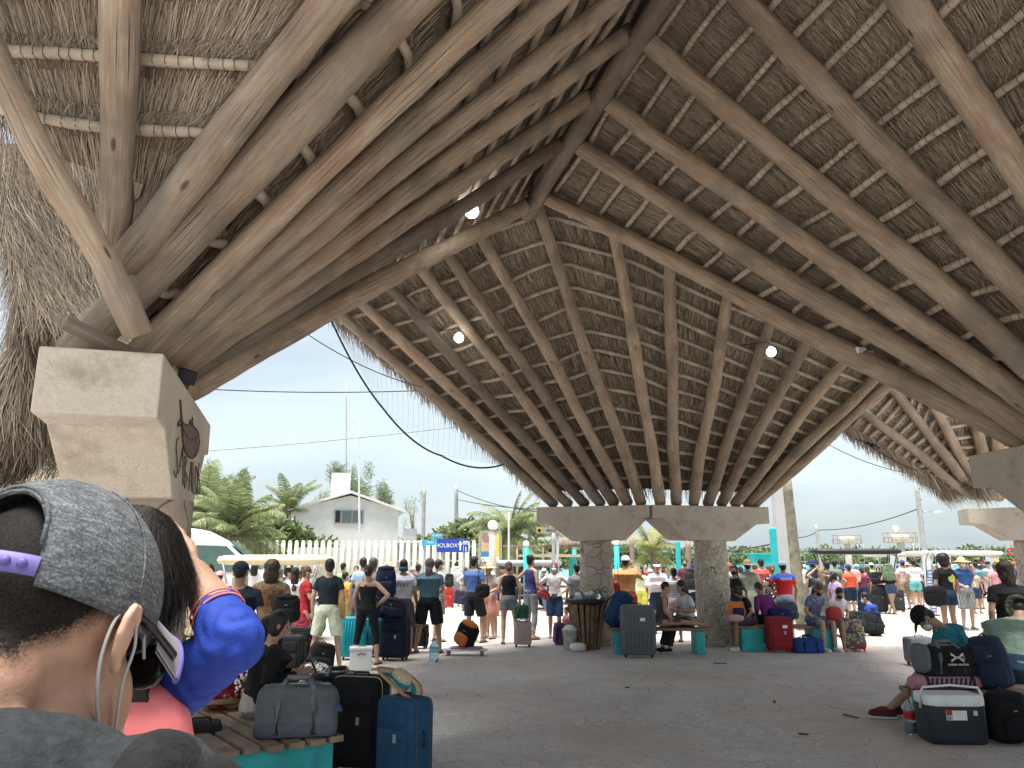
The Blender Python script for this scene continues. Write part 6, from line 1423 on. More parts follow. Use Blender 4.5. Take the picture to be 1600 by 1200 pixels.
S('man in a red t-shirt beyond the wide brown hat', 1188, 873, 20.5, 10, top=('tee', (.55, .05, .04)), bot=('shorts', NAVY), hair=('short', HB), bw=1.2)
S('woman in a black and white polka dot dress beside the football shirt', 1205, 882, 18.2, 0, top=('dress', POLKA), bot=('skirt', POLKA, .35), hair=('lowbun', HR), female=True, skin=.35)
pj = S('man in a red and blue football shirt and grey cap, seen from behind', 1222, 876, 16.7, 0, top=('tee', JERSEY), bot=('shorts', (.28, .35, .42)), hat=('cap', (.3, .36, .45)), skin=.45, arms=('hip', 'down'), bw=1.12)
onback(pj, 'TECATE', SIGNW, 1.27, .07, -.15); onback(m4, 'EVAY', DKGREY, 1.22, .10, -.15); onback(pv, 'LOS ANGELES', plain('orange_print', (.7, .22, .05)), 1.27, .05, -.15, 0, True)
g_ = person('seated girl in black hugging an orange and navy bag, wearing white boots', (GX(1164, 15.35)+.05, 15.35, 0), R(100), 1.52, ('tee', BLK), ('shorts', (.08, .05, .09), .9), skin=.7, hair=('tail', HB), legs='sit', arms=('lap', 'lap'), lean=22, head=(35, 0), feet='shoe', fcol=(.55, .56, .50), female=True)
backpack('orange and navy bag on the lap of the seated girl in black', atP(1152, 15.3, .60), 0, .30, .34, .22, fabric((.75, .22, .02)), fabric((.02, .03, .10)))
tag(MB().ell((0, 0, 0), (.20, .15, .07), None, 16, 8, .8).build('folded_cloth', fabric((.5, .28, .28)), None, atP(1146, 15.1, .60)), 'folded dusty pink cloth on the knees of the girl in black', 'cloth')
person('seated woman in a purple hooded vest with black sleeves, seen from behind', (GX(1196, 15.55), 15.55, 0), R(30), 1.60, ('long', (.17, .02, .15)), ('pants', BLK), skin=.6, hair=('short', HD), legs='sit', arms=('lap', 'lap'), lean=18, head=(25, 0), female=True, bw=1.15, feet='shoe')
person('seated woman in a blue patterned playsuit and black mask looking down', (GX(1263, 15.35), 15.4, 0), R(200), 1.62, ('tee', BLUP), ('shorts', BLUP, .8), skin=.4, hair=('long', HN), legs='sit', arms=('rest', 'lap'), lean=18, head=(30, 0), mask=(.02, .02, .025), female=True, feet='shoe', fcol=(.6, .6, .58))
person('seated child in a white t-shirt and dark mask next to the blue playsuit', (GX(1300, 15.35), 15.4, 0), R(190), 1.46, ('tee', (.55, .52, .55)), ('shorts', (.2, .18, .2), .8), skin=.6, hair=('short', HB), legs='sit', arms=('lap', 'lap'), lean=14, head=(25, 0), mask=(.02, .02, .025), feet='shoe', fcol=(.5, .25, .25), seat=.42)
tag(MB().ell((0, 0, 0), (.15, .11, .13), None, 14, 8, .8).build('soft_toy', fabric((.36, .03, .02)), None, atP(1303, 15.05, .69)), 'crumpled red soft toy on the lap of the seated child', 'toy')
S('woman with long blond hair in a grey dress lifting both arms to her head', 1282, 888, 18.9, 10, top=('dress', (.09, .09, .09)), bot=('skirt', (.09, .09, .09), .3), skin=.4, hair=('long', HG) if 0 else ('long', (.25, .17, .09)), arms=('head', 'neck'), female=True)
S('masked woman in a lilac shirt right of the long blond hair', 1303, 893, 17.8, -70, top=('tee', (.38, .27, .50)), bot=('shorts', (.4, .35, .3)), skin=.45, hair=('tail', HB), mask=WHT, female=True)
S('man in a charcoal t-shirt with his hand on his hip above the lilac shirt', 1291, 877, 20.5, 0, top=('tee', (.04, .045, .05)), bot=('shorts', NAVY), skin=.5, arms=('down', 'hip'), bw=1.15)
S('person in a navy bucket hat left of the charcoal t-shirt', 1268, 875, 21.5, 20, top=('tee', (.035, .04, .06)), bot=('shorts', GRY), hat=('bucket', (.03, .04, .12)), skin=.4)
S('man in a grey green t-shirt behind the charcoal t-shirt', 1303, 875, 24, -20, top=('tee', (.2, .24, .18)), bot=('pants', NAVY))
S('man in an orange red shirt before the black-roofed cart', 1325, 882, 23, 20, top=('tee', (.75, .07, .02)), bot=('shorts', NAVY), hat=('cap', (.03, .05, .15)), bw=1.2, arms=('hold', 'hold'))
S('woman in a maroon t-shirt and long navy skirt carrying a pink bag', 1346, 886, 23.8, 0, top=('tee', (.16, .035, .06)), bot=('skirt', NAVY, .12), hair=('lowbun', HD), skin=.5, female=True, bw=1.15)
tote('pale pink shoulder bag hanging at the side of the maroon t-shirt', atP(1333, 23.6, .95), 0, .5, .4, .12, fabric((.62, .38, .35)), strap=.4)
S('person in a lime green shirt behind the maroon t-shirt', 1361, 879, 27, 0, top=('tee', (.35, .62, .04)), bot=('shorts', NAVY), hat=('cap', (.5, .6, .4)))
S('woman in bright pink right behind the maroon t-shirt', 1354, 884, 25.5, 10, top=('tee', (.7, .16, .3)), bot=('shorts', NAVY), hair=('long', HN), female=True)
S('woman in a pale pink top behind the large black suitcase', 1371, 887, 26, 160, top=('tee', (.68, .35, .5)), bot=('shorts', NAVY), hair=('long', HB), female=True)
S('woman in a black tank top with a green drawstring bag, legs crossed', 1388, 880, 24.6, 0, top=('tank', BLK), bot=('shorts', (.05, .09, .17), .5), skin=.35, hat=('cap', (.03, .05, .12)), legs='cross', arms=('strap', 'down'), female=True, bw=1.1)
backpack('sage green drawstring bag on the back of the crossed-legged woman', atP(1389, 24.35, 1.0), 0, .34, .5, .14, fabric((.15, .22, .12)))
S('man in a white and pink shirt and khaki shorts', 1409, 875, 26.8, 5, top=('tee', (.66, .45, .43)), bot=('shorts', (.34, .26, .16), .9), hat=('cap', (.10, .06, .22)), skin=.4, bw=1.15)
S('man in a white t-shirt and turquoise shorts beside the khaki shorts', 1426, 874, 26.5, -5, top=('tee', (.74, .74, .76)), bot=('shorts', (.12, .5, .5), .6), skin=.35, arms=('down', 'phone'), bw=1.15)
S('dark-haired person behind the turquoise shorts', 1432, 880, 29, -20, top=('tee', WHT), bot=('shorts', BLK))
person('man in a royal blue shirt and light mask sitting on the ground', (GX(1362, 18.7), 18.7, 0), R(60), 1.72, ('long', (.02, .05, .33)), ('pants', BLK), skin=.5, hair=('short', HB), legs='floor', arms=('knee', 'knee'), lean=20, mask=BLUEMASK, bw=1.15, vx=.016)
S('woman with black curly hair in a black t-shirt with a round yellow print', 1472, 867, 17.0, 12, top=('tee', BLK), bot=('shorts', (.02, .05, .10), .5), skin=.5, hair=('afro', HB), female=True, bw=1.12)
tote('black sports shoulder bag with white stripes on the woman with curly hair', atP(1463, 16.7, .72), 12, .50, .42, .2, fabric((.02, .022, .025)), strap=.75, m2=fabric(BLK))
mb = MB(); mb.lathe((0, 0, 0), [(.085, 0), (.085, .01)], 20); o_ = mb.build('round_print', plain('logo_yellow', (.55, .52, .08)), None); o_.parent = [x for x in COL.objects if x.name.startswith('person') and x.get('label', '').endswith('round yellow print')][0]; o_.location = (.06, -.118, 1.28); o_.rotation_euler = (R(90), 0, 0)
S('masked man in a blue polo, straw hat and black and white plaid shorts', 1501, 871, YG(984), 178, top=('tee', (.03, .10, .33)), bot=('shorts', PLAID, 1.0), skin=.35, hat=('straw', STRAWHAT), mask=(.7, .7, .66), arms=('hold', 'hold'), bw=1.1, feet='shoe', fcol=(.1, .1, .1))
S('man in a teal shirt with a white cross-body bag beyond the straw hat', 1523, 878, 27, 0, top=('tee', (.10, .28, .36)), bot=('shorts', NAVY), bw=1.15, arms=('down', 'hold'))
S('man in a mint green t-shirt facing the camera, right crowd', 1543, 877, 28, 170, top=('tee', (.30, .50, .42)), bot=('shorts', (.5, .5, .48)), hat=('capback', BLK), arms=('hold', 'hold'), bw=1.15)
S('person in a red cap behind the mint green t-shirt', 1533, 874, 34, 160, top=('tee', (.15, .2, .3)), bot=('shorts', NAVY), hat=('cap', (.6, .02, .03)))
S('person in a yellow hat beyond the dark-haired woman at the right', 1556, 873, 31, 200, top=('tee', (.06, .07, .2)), bot=('shorts', NAVY), hat=('bucket', (.62, .36, .05)))
S('big dark-haired woman in a black t-shirt standing near the right edge', 1568, 878, 9.8, 14, top=('tee', (.012, .014, .016)), bot=('pants', BLK), skin=.45, hair=('curly', HB), female=True, bw=1.32)
# more far heads, each of its own look
far = [(1108, 884, 26, 'mustard shirt', (.5, .38, .06)), (1156, 885, 23, 'dark olive top', (.1, .11, .05)), (1197, 884, 24, 'tomato red shirt', (.6, .08, .04)), (1256, 882, 27, 'pale lilac top', (.5, .42, .6)), (1276, 884, 26, 'rust brown shirt', (.3, .1, .05)), (1310, 886, 26, 'bright orange shirt', (.75, .3, .03)), (1420, 885, 30, 'salmon top', (.65, .35, .28)), (1462, 884, 28, 'deep blue top', (.03, .08, .3)), (1520, 888, 25, 'sand-coloured shirt', (.5, .42, .3)), (1561, 885, 27, 'wine red shirt', (.25, .02, .05)), (1590, 888, 22, 'dusty blue shirt', (.2, .3, .42)), (1340, 889, 27, 'magenta top', (.5, .05, .3)), (1016, 889, 23, 'lemon top', (.7, .62, .15)), (1064, 889, 24, 'steel blue shirt', (.15, .25, .35)), (752, 884, 25, 'faded green shirt', (.3, .4, .28)), (612, 884, 23, 'khaki shirt', (.35, .32, .2)), (472, 890, 22, 'peach top', (.65, .42, .3)),
       (1130, 876, 24, 'orange_t-shirt', (.7, .3, .1)), (1138, 879, 22, 'grey vest', (.3, .3, .32)), (1232, 873, 23, 'pale pink shirt and blond hair', (.7, .45, .4)), (1243, 880, 21, 'dark blue shirt', (.04, .06, .12)), (1250, 877, 25, 'white shirt with a raised hand', WHT),
       (1178, 880, 26, 'beige shirt', (.5, .42, .3)), (1315, 879, 30, 'olive shirt', (.15, .16, .06)), (1338, 881, 29, 'pale blue shirt', (.3, .4, .6)), (1380, 884, 30, 'light turquoise shirt', (.2, .5, .5)), (1397, 880, 31, 'crimson shirt', (.5, .03, .06)), (1417, 879, 33, 'cream shirt', (.65, .6, .45)),
       (1445, 876, 32, 'striped tan shirt', (.4, .3, .2)), (1512, 880, 30, 'plum shirt', (.2, .05, .15)), (1583, 877, 24, 'violet shirt', (.25, .15, .4)), (1593, 880, 27, 'coral shirt', (.65, .2, .15)), (1553, 880, 25, 'rose shirt', (.6, .25, .3)),
       (437, 888, 19, 'plain brown shirt', (.2, .13, .08)), (495, 888, 20, 'sky blue shirt', (.25, .45, .6)), (557, 884, 22, 'black shirt', BLK), (645, 886, 24, 'ochre shirt', (.5, .35, .08)), (728, 886, 26, 'white blouse', WHT), (783, 890, 24, 'turquoise shirt', (.1, .4, .42)), (850, 888, 26, 'navy shirt', NAVY), (1009, 880, 24, 'dark red shirt', (.3, .03, .03)), (1038, 884, 25, 'grey hooded top', (.2, .2, .22)), (1450, 881, 24, 'charcoal vest', (.06, .06, .06))]
for k, (px, yt, Y, nm_, c_) in enumerate(far):
    wh = 'left' if px < 700 else ('middle' if px < 1100 else 'right')
    S('far person in a %s, deep in the %s crowd' % (nm_.replace('_', ' '), wh), px, yt, Y, (k*67) % 360, top=(('tee', 'long', 'tank')[k % 3] if k % 3 != 2 else 'tee', c_), bot=(('shorts', 'pants')[k % 2], ((.03, .05, .1), (.25, .2, .14), BLK, (.1, .16, .25))[k % 4]), skin=.3+.07*(k % 5), hair=(('short', 'long', 'tail', 'short')[k % 4], (HB, HD, HN, HR, HB)[k % 5]), hat=(('cap', ((.5, .5, .5), (.04, .06, .2), (.6, .1, .05), WHT)[k % 4]) if k % 3 == 0 else None), female=bool(k % 2), arms=(('down', 'hip', 'hold', 'fold')[k % 4], ('down', 'hold', 'down', 'phone')[(k//2) % 4]))
# ---- lower right pair
person('man in a teal t-shirt and black cap bent forward on the right bench', (GX(1500, 8.95)-.02, 8.85, 0), R(74), 1.90, ('tee', (.008, .16, .21)), ('shorts', (.02, .035, .12), .95), skin=.62, hair=('short', HB), hat=('cap', (.014, .012, .014)), seat=.42, legs='sitdown', arms=('knee', 'knee'), lean=36, head=(32, 0), mask=WHT, feet='shoe', fcol=(.13, .02, .022), bw=1.22, vx=.010)
person('big man in a pale mint t-shirt and camouflage hat bent forward at the right edge', (GX(1560, 8.95), 8.9, 0), R(-50), 1.90, ('tee', (.30, .42, .33)), ('pants', (.04, .09, .18)), skin=.4, hair=('short', HB), hat=('bucket', pattern('camo_hat', 'camo', (.22, .26, .2), (.08, .1, .07), (.4, .42, .36), 22)), legs='sit', arms=('knee', 'knee'), lean=30, head=(34, 0), bw=1.42, vx=.010, feet='shoe')
# ---- lower left group
w54 = person('woman in a black long-sleeved top sitting on the left bench looking at a phone', atP(396, 6.8, 0), R(-66), 1.64, ('long', (.016, .017, .019)), ('pants', (.4, .36, .3)), skin=.5, hair=('tail', HB), legs='sit', arms=('phone', 'phone'), lean=9, head=(10, 0), vx=.010, bw=1.3)
tag(MB().box((0, 0, 0), (.012, .075, .15), Euler((R(10), R(-25), R(10)))).build('phone', BLACK, None, atP(489, 6.75, .87)), 'black smartphone held by the seated woman in black', 'phone')
pw = MB()
for k in range(26): a_ = k*.9; pw.box((.012*math.sin(k*5)+.055*math.cos(a_)*(1-.3*(k % 3)), -.0, .11*math.sin(a_)*(1-.25*(k % 4))), (.014+.01*(k % 3), .004, .012+.008*(k % 2)), Euler((0, k*.7, 0)))
for k in range(15): a_ = math.pi*k/14; pw.box((.085*math.cos(a_), 0, .13*math.sin(a_)+.03), (.016, .004, .02), Euler((0, -a_, 0)))
o_ = pw.build('back_print', wl, w54, (.10, -.175, .78), (R(-9), 0, R(30)))
person('dark-haired child in a red floral dress sitting at the back of the left bench', atP(338, 7.05, 0), R(20), 1.18, ('dress', pattern('red_flowers', 'dots', (.26, .012, .015), (.45, .33, .25), (.10, .02, .03), 19)), ('skirt', MATS['red_flowers']), skin=.5, hair=('curly', HB), legs='sit', arms=('lap', 'lap'), lean=14, bw=1.5, vx=.010)
person('woman with blond hair and a dark tank top sitting beyond the blue sleeve', atP(286, 7.8, 0), R(20), 1.66, ('tank', (.02, .025, .035)), ('shorts', BLK), skin=.35, hair=('long', (.45, .36, .22)), legs='sit', arms=('down', 'down'), lean=8, female=True, vx=.012)
S('person in plum trousers standing behind the raised forearm', 326, 880, 9.8, 10, top=('tee', (.08, .06, .08)), bot=('pants', (.10, .02, .07)), skin=.5, hair=('short', HB))
S('person wearing an olive rucksack behind the foreground head of black hair', 300, 884, 8.7, 12, top=('tee', (.05, .05, .04)), bot=('pants', (.10, .02, .07)), skin=.5, hair=('long', HB))
S('far person in a pink cap beside the van mirror', 344, 892, 15.5, 0, top=('tee', (.6, .3, .35)), bot=('pants', NAVY), hat=('cap', (.75, .35, .4)))

# ---- foreground 1: man in the grey cap
def crom(*p):
    p = [Vector(q) for q in p]; p = [p[0]*2-p[1]]+p+[p[-1]*2-p[-2]]; out = []
    for i in range(1, len(p)-2):
        for k in range(5):
            t = k/5; out.append(.5*((2*p[i])+(p[i+1]-p[i-1])*t+(2*p[i-1]-5*p[i]+4*p[i+1]-p[i+2])*t*t+(3*p[i]-p[i-1]-3*p[i+1]+p[i+2])*t*t*t))
    return out+[p[-2]]
def hc_of(lean, hp, drop=0, yaw=0):
    Rt = Matrix.Rotation(R(yaw), 3, 'Z') @ Matrix.Rotation(R(-lean), 3, 'X'); nk = Vector((0, 0, .92))+Rt @ Vector((0, -.005, .5-drop))
    return nk+Rt @ Matrix.Rotation(R(-hp*.5), 3, 'X') @ Vector((0, .018, .155))
def place(px, py, Y, rz, lean, hp, drop=0, yaw=0):
    q = P(px, py, Y); h = hc_of(lean, hp, drop, yaw); s_ = q.z/h.z; o = Matrix.Rotation(R(rz), 3, 'Z') @ (h*s_)
    return Vector((q.x-o.x, q.y-o.y, 0)), 1.70*s_
FG_TEE = plain('heather_grey', (.022, .025, .028), .95, .35, 90, .6, 160)
def man_head(body, Hh, rq):
    body.ell(Hh((0, -.055, -.055)), (.056, .045, .06), rq, 24, 14)
    for f in (-1, 1): body.ell(Hh((.032*f, .03, -.055)), (.040, .062, .058), rq, 20, 12)
loc, H_ = place(66, 984, .84, -9, 24, -4, .088)
skm = None
m1 = person('man in a heather grey cap and grey t-shirt, nearest figure at lower left', loc, R(-9), H_, ('tee', FG_TEE), ('pants', (.05, .06, .1)), skin=.33, hair=('none', HB), lean=24, head=(-4, 0), drop=.088, arms=('phone', 'phone'), headfn=man_head, vx=.006, svx=.008, face=False, bw=1.0)
T_, Hh_, AR_, s_, Rh_, hc_ = root_info[m1.name]
fr = (Matrix.Translation(hc_*s_) @ Rh_.to_4x4() @ Matrix.Scale(s_, 4))
def hpart(mb, name, m, parent=m1, M=fr):
    o = mb.build(name, m, parent); o.matrix_local = M; return o
capm, t, b = newmat('heather_cap'); v = coords(t, 'Object', (60, 60, 260)); v2 = coords(t, 'Object', (400, 400, 400))
c = ramp(t, [(.36, (.035, .04, .045)), (.5, (.085, .092, .10)), (.66, (.20, .21, .22))]); L(t, mix(t, .45, noise(t, v, 1, 4, .7, .6), noise(t, v2, 1, 2)), c.inputs[0]); L(t, c.outputs[0], b.inputs['Base Color']); b.inputs['Roughness'].default_value = .95
bump(t, b, noise(t, v2, 1, 3), .4, .002)
PURP = plain('purple_strap', (.13, .105, .33), .5, .1, 30, .1)
rx, ry, rz_ = .086, .1075, .107
def cp(th, ph, k=1.0):      # th azimuth from back centre, ph elevation
    return Vector((math.sin(th)*math.cos(ph)*rx*k, -math.cos(th)*math.cos(ph)*ry*k-.004, math.sin(ph)*rz_*k+.028))
mb = MB(); nth, nph = 96, 30; ph0 = -.10
idx = {}
for j in range(nph+1):
    for i in range(nth):
        th = -math.pi+2*math.pi*i/nth
        a = abs(th); lim = .60
        op = 0
        if a < lim: op = .60*math.sqrt(max(0, 1-(a/lim)**2))+.10   # arch height
        lo = ph0 - (.16*min(1, a/2.2) if 1 else 0)
        start = lo if a >= lim else max(lo, op-.0)
        ph = start+(math.pi/2-start)*j/nph
        fold = 1+.006*math.sin(th*3+1)*math.cos(ph)+.004*math.sin(th*9+ph*5)*math.cos(ph)
        idx[(j, i)] = len(mb.v); mb.v.append(cp(th, ph, fold))
for j in range(nph):
    for i in range(nth): mb.face((idx[(j, i)], idx[(j, (i+1) % nth)], idx[(j+1, (i+1) % nth)], idx[(j+1, i)]))
cap_o = hpart(mb, 'cap', capm); sd_ = cap_o.modifiers.new('thick', 'SOLIDIFY'); sd_.thickness = .004
mb = MB()
for q in range(6):
    th = math.atan2(math.sin(R(60*q+30)), math.cos(R(60*q+30)))
    if abs(th) < .6: continue
    mb.tube([cp(th, ph, 1.008) for ph in [(.75 if abs(th) < .6 else .0)+k*.1 for k in range(14) if (.75 if abs(th) < .6 else .0)+k*.1 < 1.5]], .0011, 5)
mb.tube([cp(-.60+1.2*k/24, .60*math.sqrt(max(0, 1-((-.60+1.2*k/24)/.60)**2))+.15, 1.01) for k in range(25)], .0022, 6)
mb.ell(cp(0, 1.57, 1.0), (.009, .009, .005)); hpart(mb, 'cap_seams', capm)
mb = MB()
for zz in (0,):
    g = [[cp(-.64+1.28*k/30, ph, kk) for k in range(31)] for ph, kk in ((-.09, 1.012), (-.08, 1.026), (.055, 1.026), (.065, 1.012), (-.09, 1.012))]
    mb.grid(g)
for k in range(9): mb.ell(cp(-.52+.13*k, -.012, 1.03), (.0042, .0042, .0042), None, 10, 8)
hpart(mb, 'snap_strap', PURP)
mb = MB(); g1, g2 = [], []
for j in range(11):
    r_ = j/10; a_, b_ = [], []
    for k in range(25):
        u = -1+2*k/24; x = u*.092*(1-.10*r_); y = .088-.050*u*u+r_*.082*(1-.30*u*u); z = .056-.062*u*u-r_*.014
        a_.append(Vector((x, y, z))); b_.append(Vector((x, y, z-.0035)))
    g1.append(a_); g2.append(b_)
mb.grid(g1); mb.grid(g2, flip=True); hpart(mb, 'brim', plain('brim_grey', (.25, .235, .25), .8, .1, 20))
mb = MB(); mb.tube([p+Vector((0, .001, -.002)) for p in g1[-1]], .0034, 7); hpart(mb, 'brim_edge', PURP)
# head skin with cropped hair
sk_, t, b = newmat('skin_and_cropped_hair'); tc = N(t, 'ShaderNodeTexCoord'); tc.object = cap_o; vec = tc.outputs['Object']
sp = N(t, 'ShaderNodeSeparateXYZ'); L(t, vec, sp.inputs[0])
def mth(op, a, b_=None, c_=None):
    n = N(t, 'ShaderNodeMath', operation=op)
    for i_, x in enumerate((a, b_, c_)):
        if x is None: continue
        if isinstance(x, bpy.types.NodeSocket): L(t, x, n.inputs[i_])
        else: n.inputs[i_].default_value = x
    return n.outputs[0]
ns = noise(t, vec, 55, 4, .7); ns2 = noise(t, vec, 420, 2)
line = mth('MULTIPLY_ADD', mth('MAXIMUM', mth('ADD', sp.outputs[1], .075), 0), 1.0, -.048)      # hairline z as a function of y
dz = mth('SUBTRACT', sp.outputs[2], line); dz = mth('ADD', dz, mth('MULTIPLY', mth('SUBTRACT', ns, .5), .022)); dz = mth('ADD', dz, mth('MULTIPLY', mth('SUBTRACT', ns2, .5), .02))
mk = ramp(t, [(.0, (0, 0, 0)), (1, (1, 1, 1))]); L(t, mth('MULTIPLY_ADD', dz, 42, .35), mk.inputs[0])
fr_ = mth('LESS_THAN', sp.outputs[1], .02); mkf = mth('MULTIPLY', mk.outputs[0], fr_)
skc = ramp(t, [(.3, (.36, .205, .14)), (.7, (.46, .275, .195))]); L(t, noise(t, vec, 40, 5), skc.inputs[0])
hrc = ramp(t, [(.35, (.006, .005, .005)), (.7, (.022, .017, .015))]); L(t, noise(t, vec, 500, 2), hrc.inputs[0])
L(t, mix(t, mkf, skc.outputs[0], hrc.outputs[0]), b.inputs['Base Color']); b.inputs['Roughness'].default_value = .75; b.inputs['Specular IOR Level'].default_value = .12
bump(t, b, mix(t, mkf, noise(t, vec, 220, 3), noise(t, vec, 500, 2)), .35, .002)
[c for c in m1.children if c.name.startswith('body')][0].data.materials[0] = sk_
SKF = skin_mat(.33)
for f in (-1, 1):
    mb = MB()
    e0 = Vector((.079*f, .004, -.012)); out = Vector((f*.82, -.45, 0)).normalized()
    rim = [e0+out*o+Vector((0, y, z)) for o, y, z in ((.002, .016, .006), (.009, .014, .024), (.016, .004, .034), (.022, -.008, .032), (.023, -.016, .018), (.020, -.017, .0), (.014, -.010, -.018), (.006, .002, -.028), (.0, .008, -.032))]
    mb.tube(rim, [.003, .0042, .0046, .005, .005, .0048, .0052, .0065, .004], 10)
    mb.ell(e0+out*.010+Vector((0, -.002, .004)), (.008, .019, .029), Euler((0, 0, f*.5)), 16, 12); mb.ell(e0+out*.004, (.009, .014, .026), Euler((0, 0, f*.5)), 14, 10)
    mb.tube([e0+out*.004+Vector((0, .010, .012)), e0+out*.012+Vector((0, .0, .018)), e0+out*.014+Vector((0, -.008, .006)), e0+out*.010+Vector((0, -.005, -.012))], .0035, 8)
    for v_ in mb.v: v_[:] = (e0+Vector((0, -.004, .004))+(v_-e0)*.80)[:]
    ear = hpart(mb, 'ear', SKF); remesh(ear, .0022, 6)
LOOPM = plain('mask_loop', (.40, .41, .40), .8, .05)
for f in (-1, 1):
    mb = MB()
    mb.tube([Vector((f*x, y, z)) for x, y, z in crom((.074, .05, -.012), (.080, .018, .022), (.082, -.008, .018), (.082, -.020, .0), (.079, -.016, -.03), (.076, .0, -.058), (.068, .03, -.080), (.060, .06, -.095))], .0015, 7)
    mb.tube([Vector((f*x, y, z)) for x, y, z in crom((.084, .002, .020), (.087, .012, -.01), (.082, .018, -.04), (.074, .04, -.075), (.062, .065, -.09))], .0014, 7)
    hpart(mb, 'mask_loop', LOOPM)
mb = MB(); mb.ell((0, .082, -.072), (.048, .040, .042), None, 24, 16); hpart(mb, 'face_mask', LOOPM)
mb = MB()
for f in (-1, 1):
    mb.tube([Vector((f*.082, -.004, .018)), Vector((f*.088, .03, .010)), Vector((f*.080, .085, .0)), Vector((f*.070, .098, -.004))], .004, 8); mb.ell((f*.036, .104, -.008), (.034, .008, .022), Euler((0, 0, -f*.25)), 16, 10, .7)
mb.tube([(-.012, .112, 0), (.012, .112, 0)], .003, 6); hpart(mb, 'sunglasses', plain('glossy_black', (.01, .01, .01), .15, .1, 5, 0))

# black garment over the man's right shoulder
q = P(246, 1212, .72); mb = MB(); mb.ell((0, 0, 0), (.034, .06, .034), None, 20, 14); mb.ell((.03, .03, -.025), (.034, .05, .034), None, 20, 14); mb.ell((-.01, -.02, -.05), (.045, .06, .05), None, 20, 14)
o_ = mb.build('jacket_roll', plain('black_fleece', (.012, .012, .014), .98, .4, 50, .8, 120), None, q); remesh(o_, .006, 4, .02); tag(o_, 'black fleece bundle over the right shoulder of the man in the grey cap', 'jacket')

# ---- foreground 2: rash guard with raised arm
loc, H_ = place(198, 920, 1.42, -8, -14, 0, .0, 92)
s2 = H_/1.70; Rzi = Matrix.Rotation(R(8), 3, 'Z')
RtI = (Matrix.Rotation(R(92), 3, 'Z') @ Matrix.Rotation(R(14), 3, 'X')).inverted()
def lc(px, py, Y): return Vector((0, 0, .92))+RtI @ (Rzi @ (P(px, py, Y)-loc)/s2-Vector((0, 0, .92)))
el, wr = lc(368, 1002, 1.40), lc(300, 892, 1.52)
BLUEG = plain('rash_blue', (.014, .045, .30), .75, .12, 8, .3, 150); PINKG = plain('rash_pink', (.78, .20, .20), .75, .06, 8, .2, 150)
p2 = person('person in a coral and royal blue swim top, right arm raised to the head', loc, R(-8), H_, ('none', BLK), ('shorts', NAVY), skin=.62, hair=('long', (.012, .010, .010)), drop=.0, lean=-14, torso_yaw=92, head=(0, -92), arms=('down', ((el.x, el.y, el.z), (wr.x, wr.y, wr.z))), vx=.0075, svx=.009, face=False, bw=.98)
T2, Hh2, AR2, s2, Rh2, hc2 = root_info[p2.name]
mb = MB(); prof = [(.84, .15), (1.0, .14), (1.12, .145), (1.24, .160), (1.32, .178), (1.375, .172), (1.41, .15), (1.44, .10)]
mb.tube([T2((0, 0, z)) for z, r_ in prof], [r_ for z, r_ in prof], 24, flat=.72)
for v_ in mb.v: v_ *= s2
o_ = mb.build('swim_top', PINKG, p2); remesh(o_, .009, 4, .012)
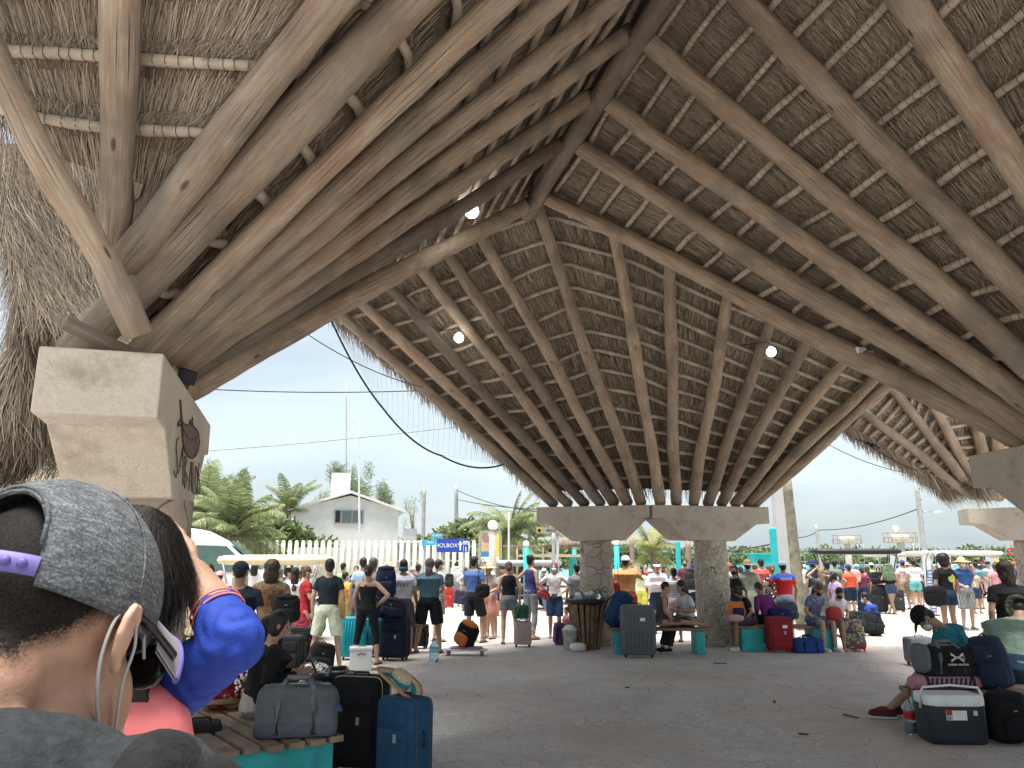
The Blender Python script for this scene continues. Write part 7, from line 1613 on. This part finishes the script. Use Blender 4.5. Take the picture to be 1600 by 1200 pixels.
for i, (a, e, h) in enumerate(AR2):
    mb = MB(); nk2 = T2((0, 0, 1.42)); d1 = (e-a).normalized(); c = e.lerp(h, .42)
    mb.tube([nk2.lerp(a, .45)+Vector((0, 0, .005)), nk2.lerp(a, .8), a, a.lerp(e, .35), a.lerp(e, .7), e-d1*.03, e], [.060, .064, .064, .056, .050, .047, .045], 20); mb.ell(e, .047, nu=16, nv=12); mb.tube([e, e.lerp(h, .15), c], [.047, .046, .043], 18)
    mb.ell(a.lerp(T2((0, 0, 1.24)), .22)+Vector((0, 0, -.03)), (.076, .088, .12), None, 18, 12)
    for v_ in mb.v: v_ *= s2
    o_ = mb.build('sleeve', BLUEG, p2); remesh(o_, .007, 5, 0)
    mdt = o_.modifiers.new('wrinkle', 'DISPLACE'); tx = bpy.data.textures.get('wrinkles') or bpy.data.textures.new('wrinkles', 'WOOD'); tx.wood_type = 'BANDNOISE'; tx.noise_scale = .05; tx.turbulence = 14; mdt.texture = tx; mdt.strength = .006; mdt.texture_coords = 'LOCAL'
    mb = MB(); d2 = (h-e).normalized(); n1 = d2.orthogonal().normalized(); n2 = d2.cross(n1)
    for off_, rr in ((0, .0428), (-.014, .0434)):
        cc = c+d2*off_; mb.tube([cc+n1*rr*math.cos(x*math.pi/10)+n2*rr*math.sin(x*math.pi/10) for x in range(21)], .0018, 6, caps=False)
    if i == 9:   # pink piping along the outer side of the arm
        ax = (e-a).cross(h-e).normalized(); ot1 = (e-a).normalized().cross(ax).normalized(); ot2 = d2.cross(ax).normalized()
        if ot1.z > 0: ot1 = -ot1
        if ot2.x < 0: ot2 = -ot2
        mb.tube([a+ot1*.078, a.lerp(e, .35)+ot1*.068, a.lerp(e, .7)+ot1*.060, a.lerp(e, .93)+ot1*.054, e+(ot1+ot2+(e-a).normalized()).normalized()*0.050, e.lerp(h, .08)+ot2*.048, c+ot2*.045], .0018, 6)
    for v_ in mb.v: v_ *= s2
    mb.build('piping', PINKG, p2)
0 and print('ARM', [PX(p2.matrix_basis @ (v_*s2)) for v_ in AR2[1]+(hc2,)], [tuple(p2.matrix_basis @ (v_*s2)) for v_ in AR2[1]+(hc2,)])
# straight black hair strands
HM = leafmat('black_hair', (.006, .005, .005), (.014, .011, .010), (.04, .032, .03)); n = 9000
th = rng.uniform(0, 2*math.pi, n); ph = np.arcsin(rng.uniform(-.3, 1, n)); y_ = -.02+.098*np.cos(ph)*np.sin(th); keep = y_ < .045
th, ph = th[keep], ph[keep]; n = len(th)
p0 = np.stack([.087*np.cos(ph)*np.cos(th), -.02+.100*np.cos(ph)*np.sin(th), .034+.104*np.sin(ph)], 1); nrm = p0-np.array([0, -.02, .03]); nrm /= np.linalg.norm(nrm, axis=1)[:, None]
dd = np.array([0, -.12, -1.0])+nrm*.16+rng.normal(0, .05, (n, 3)); dd -= nrm*(np.sum(dd*nrm, axis=1)[:, None])*.75
o_ = add_strands('hair_strands', p0, dd, rng.uniform(.06, .13, n), rng.uniform(.0008, .0018, n), nrm, rng.random(n), p2, HM, 'hair_strands', .12)
o_.matrix_local = Matrix.Translation(hc2*s2) @ Rh2.to_4x4() @ Matrix.Scale(s2, 4)
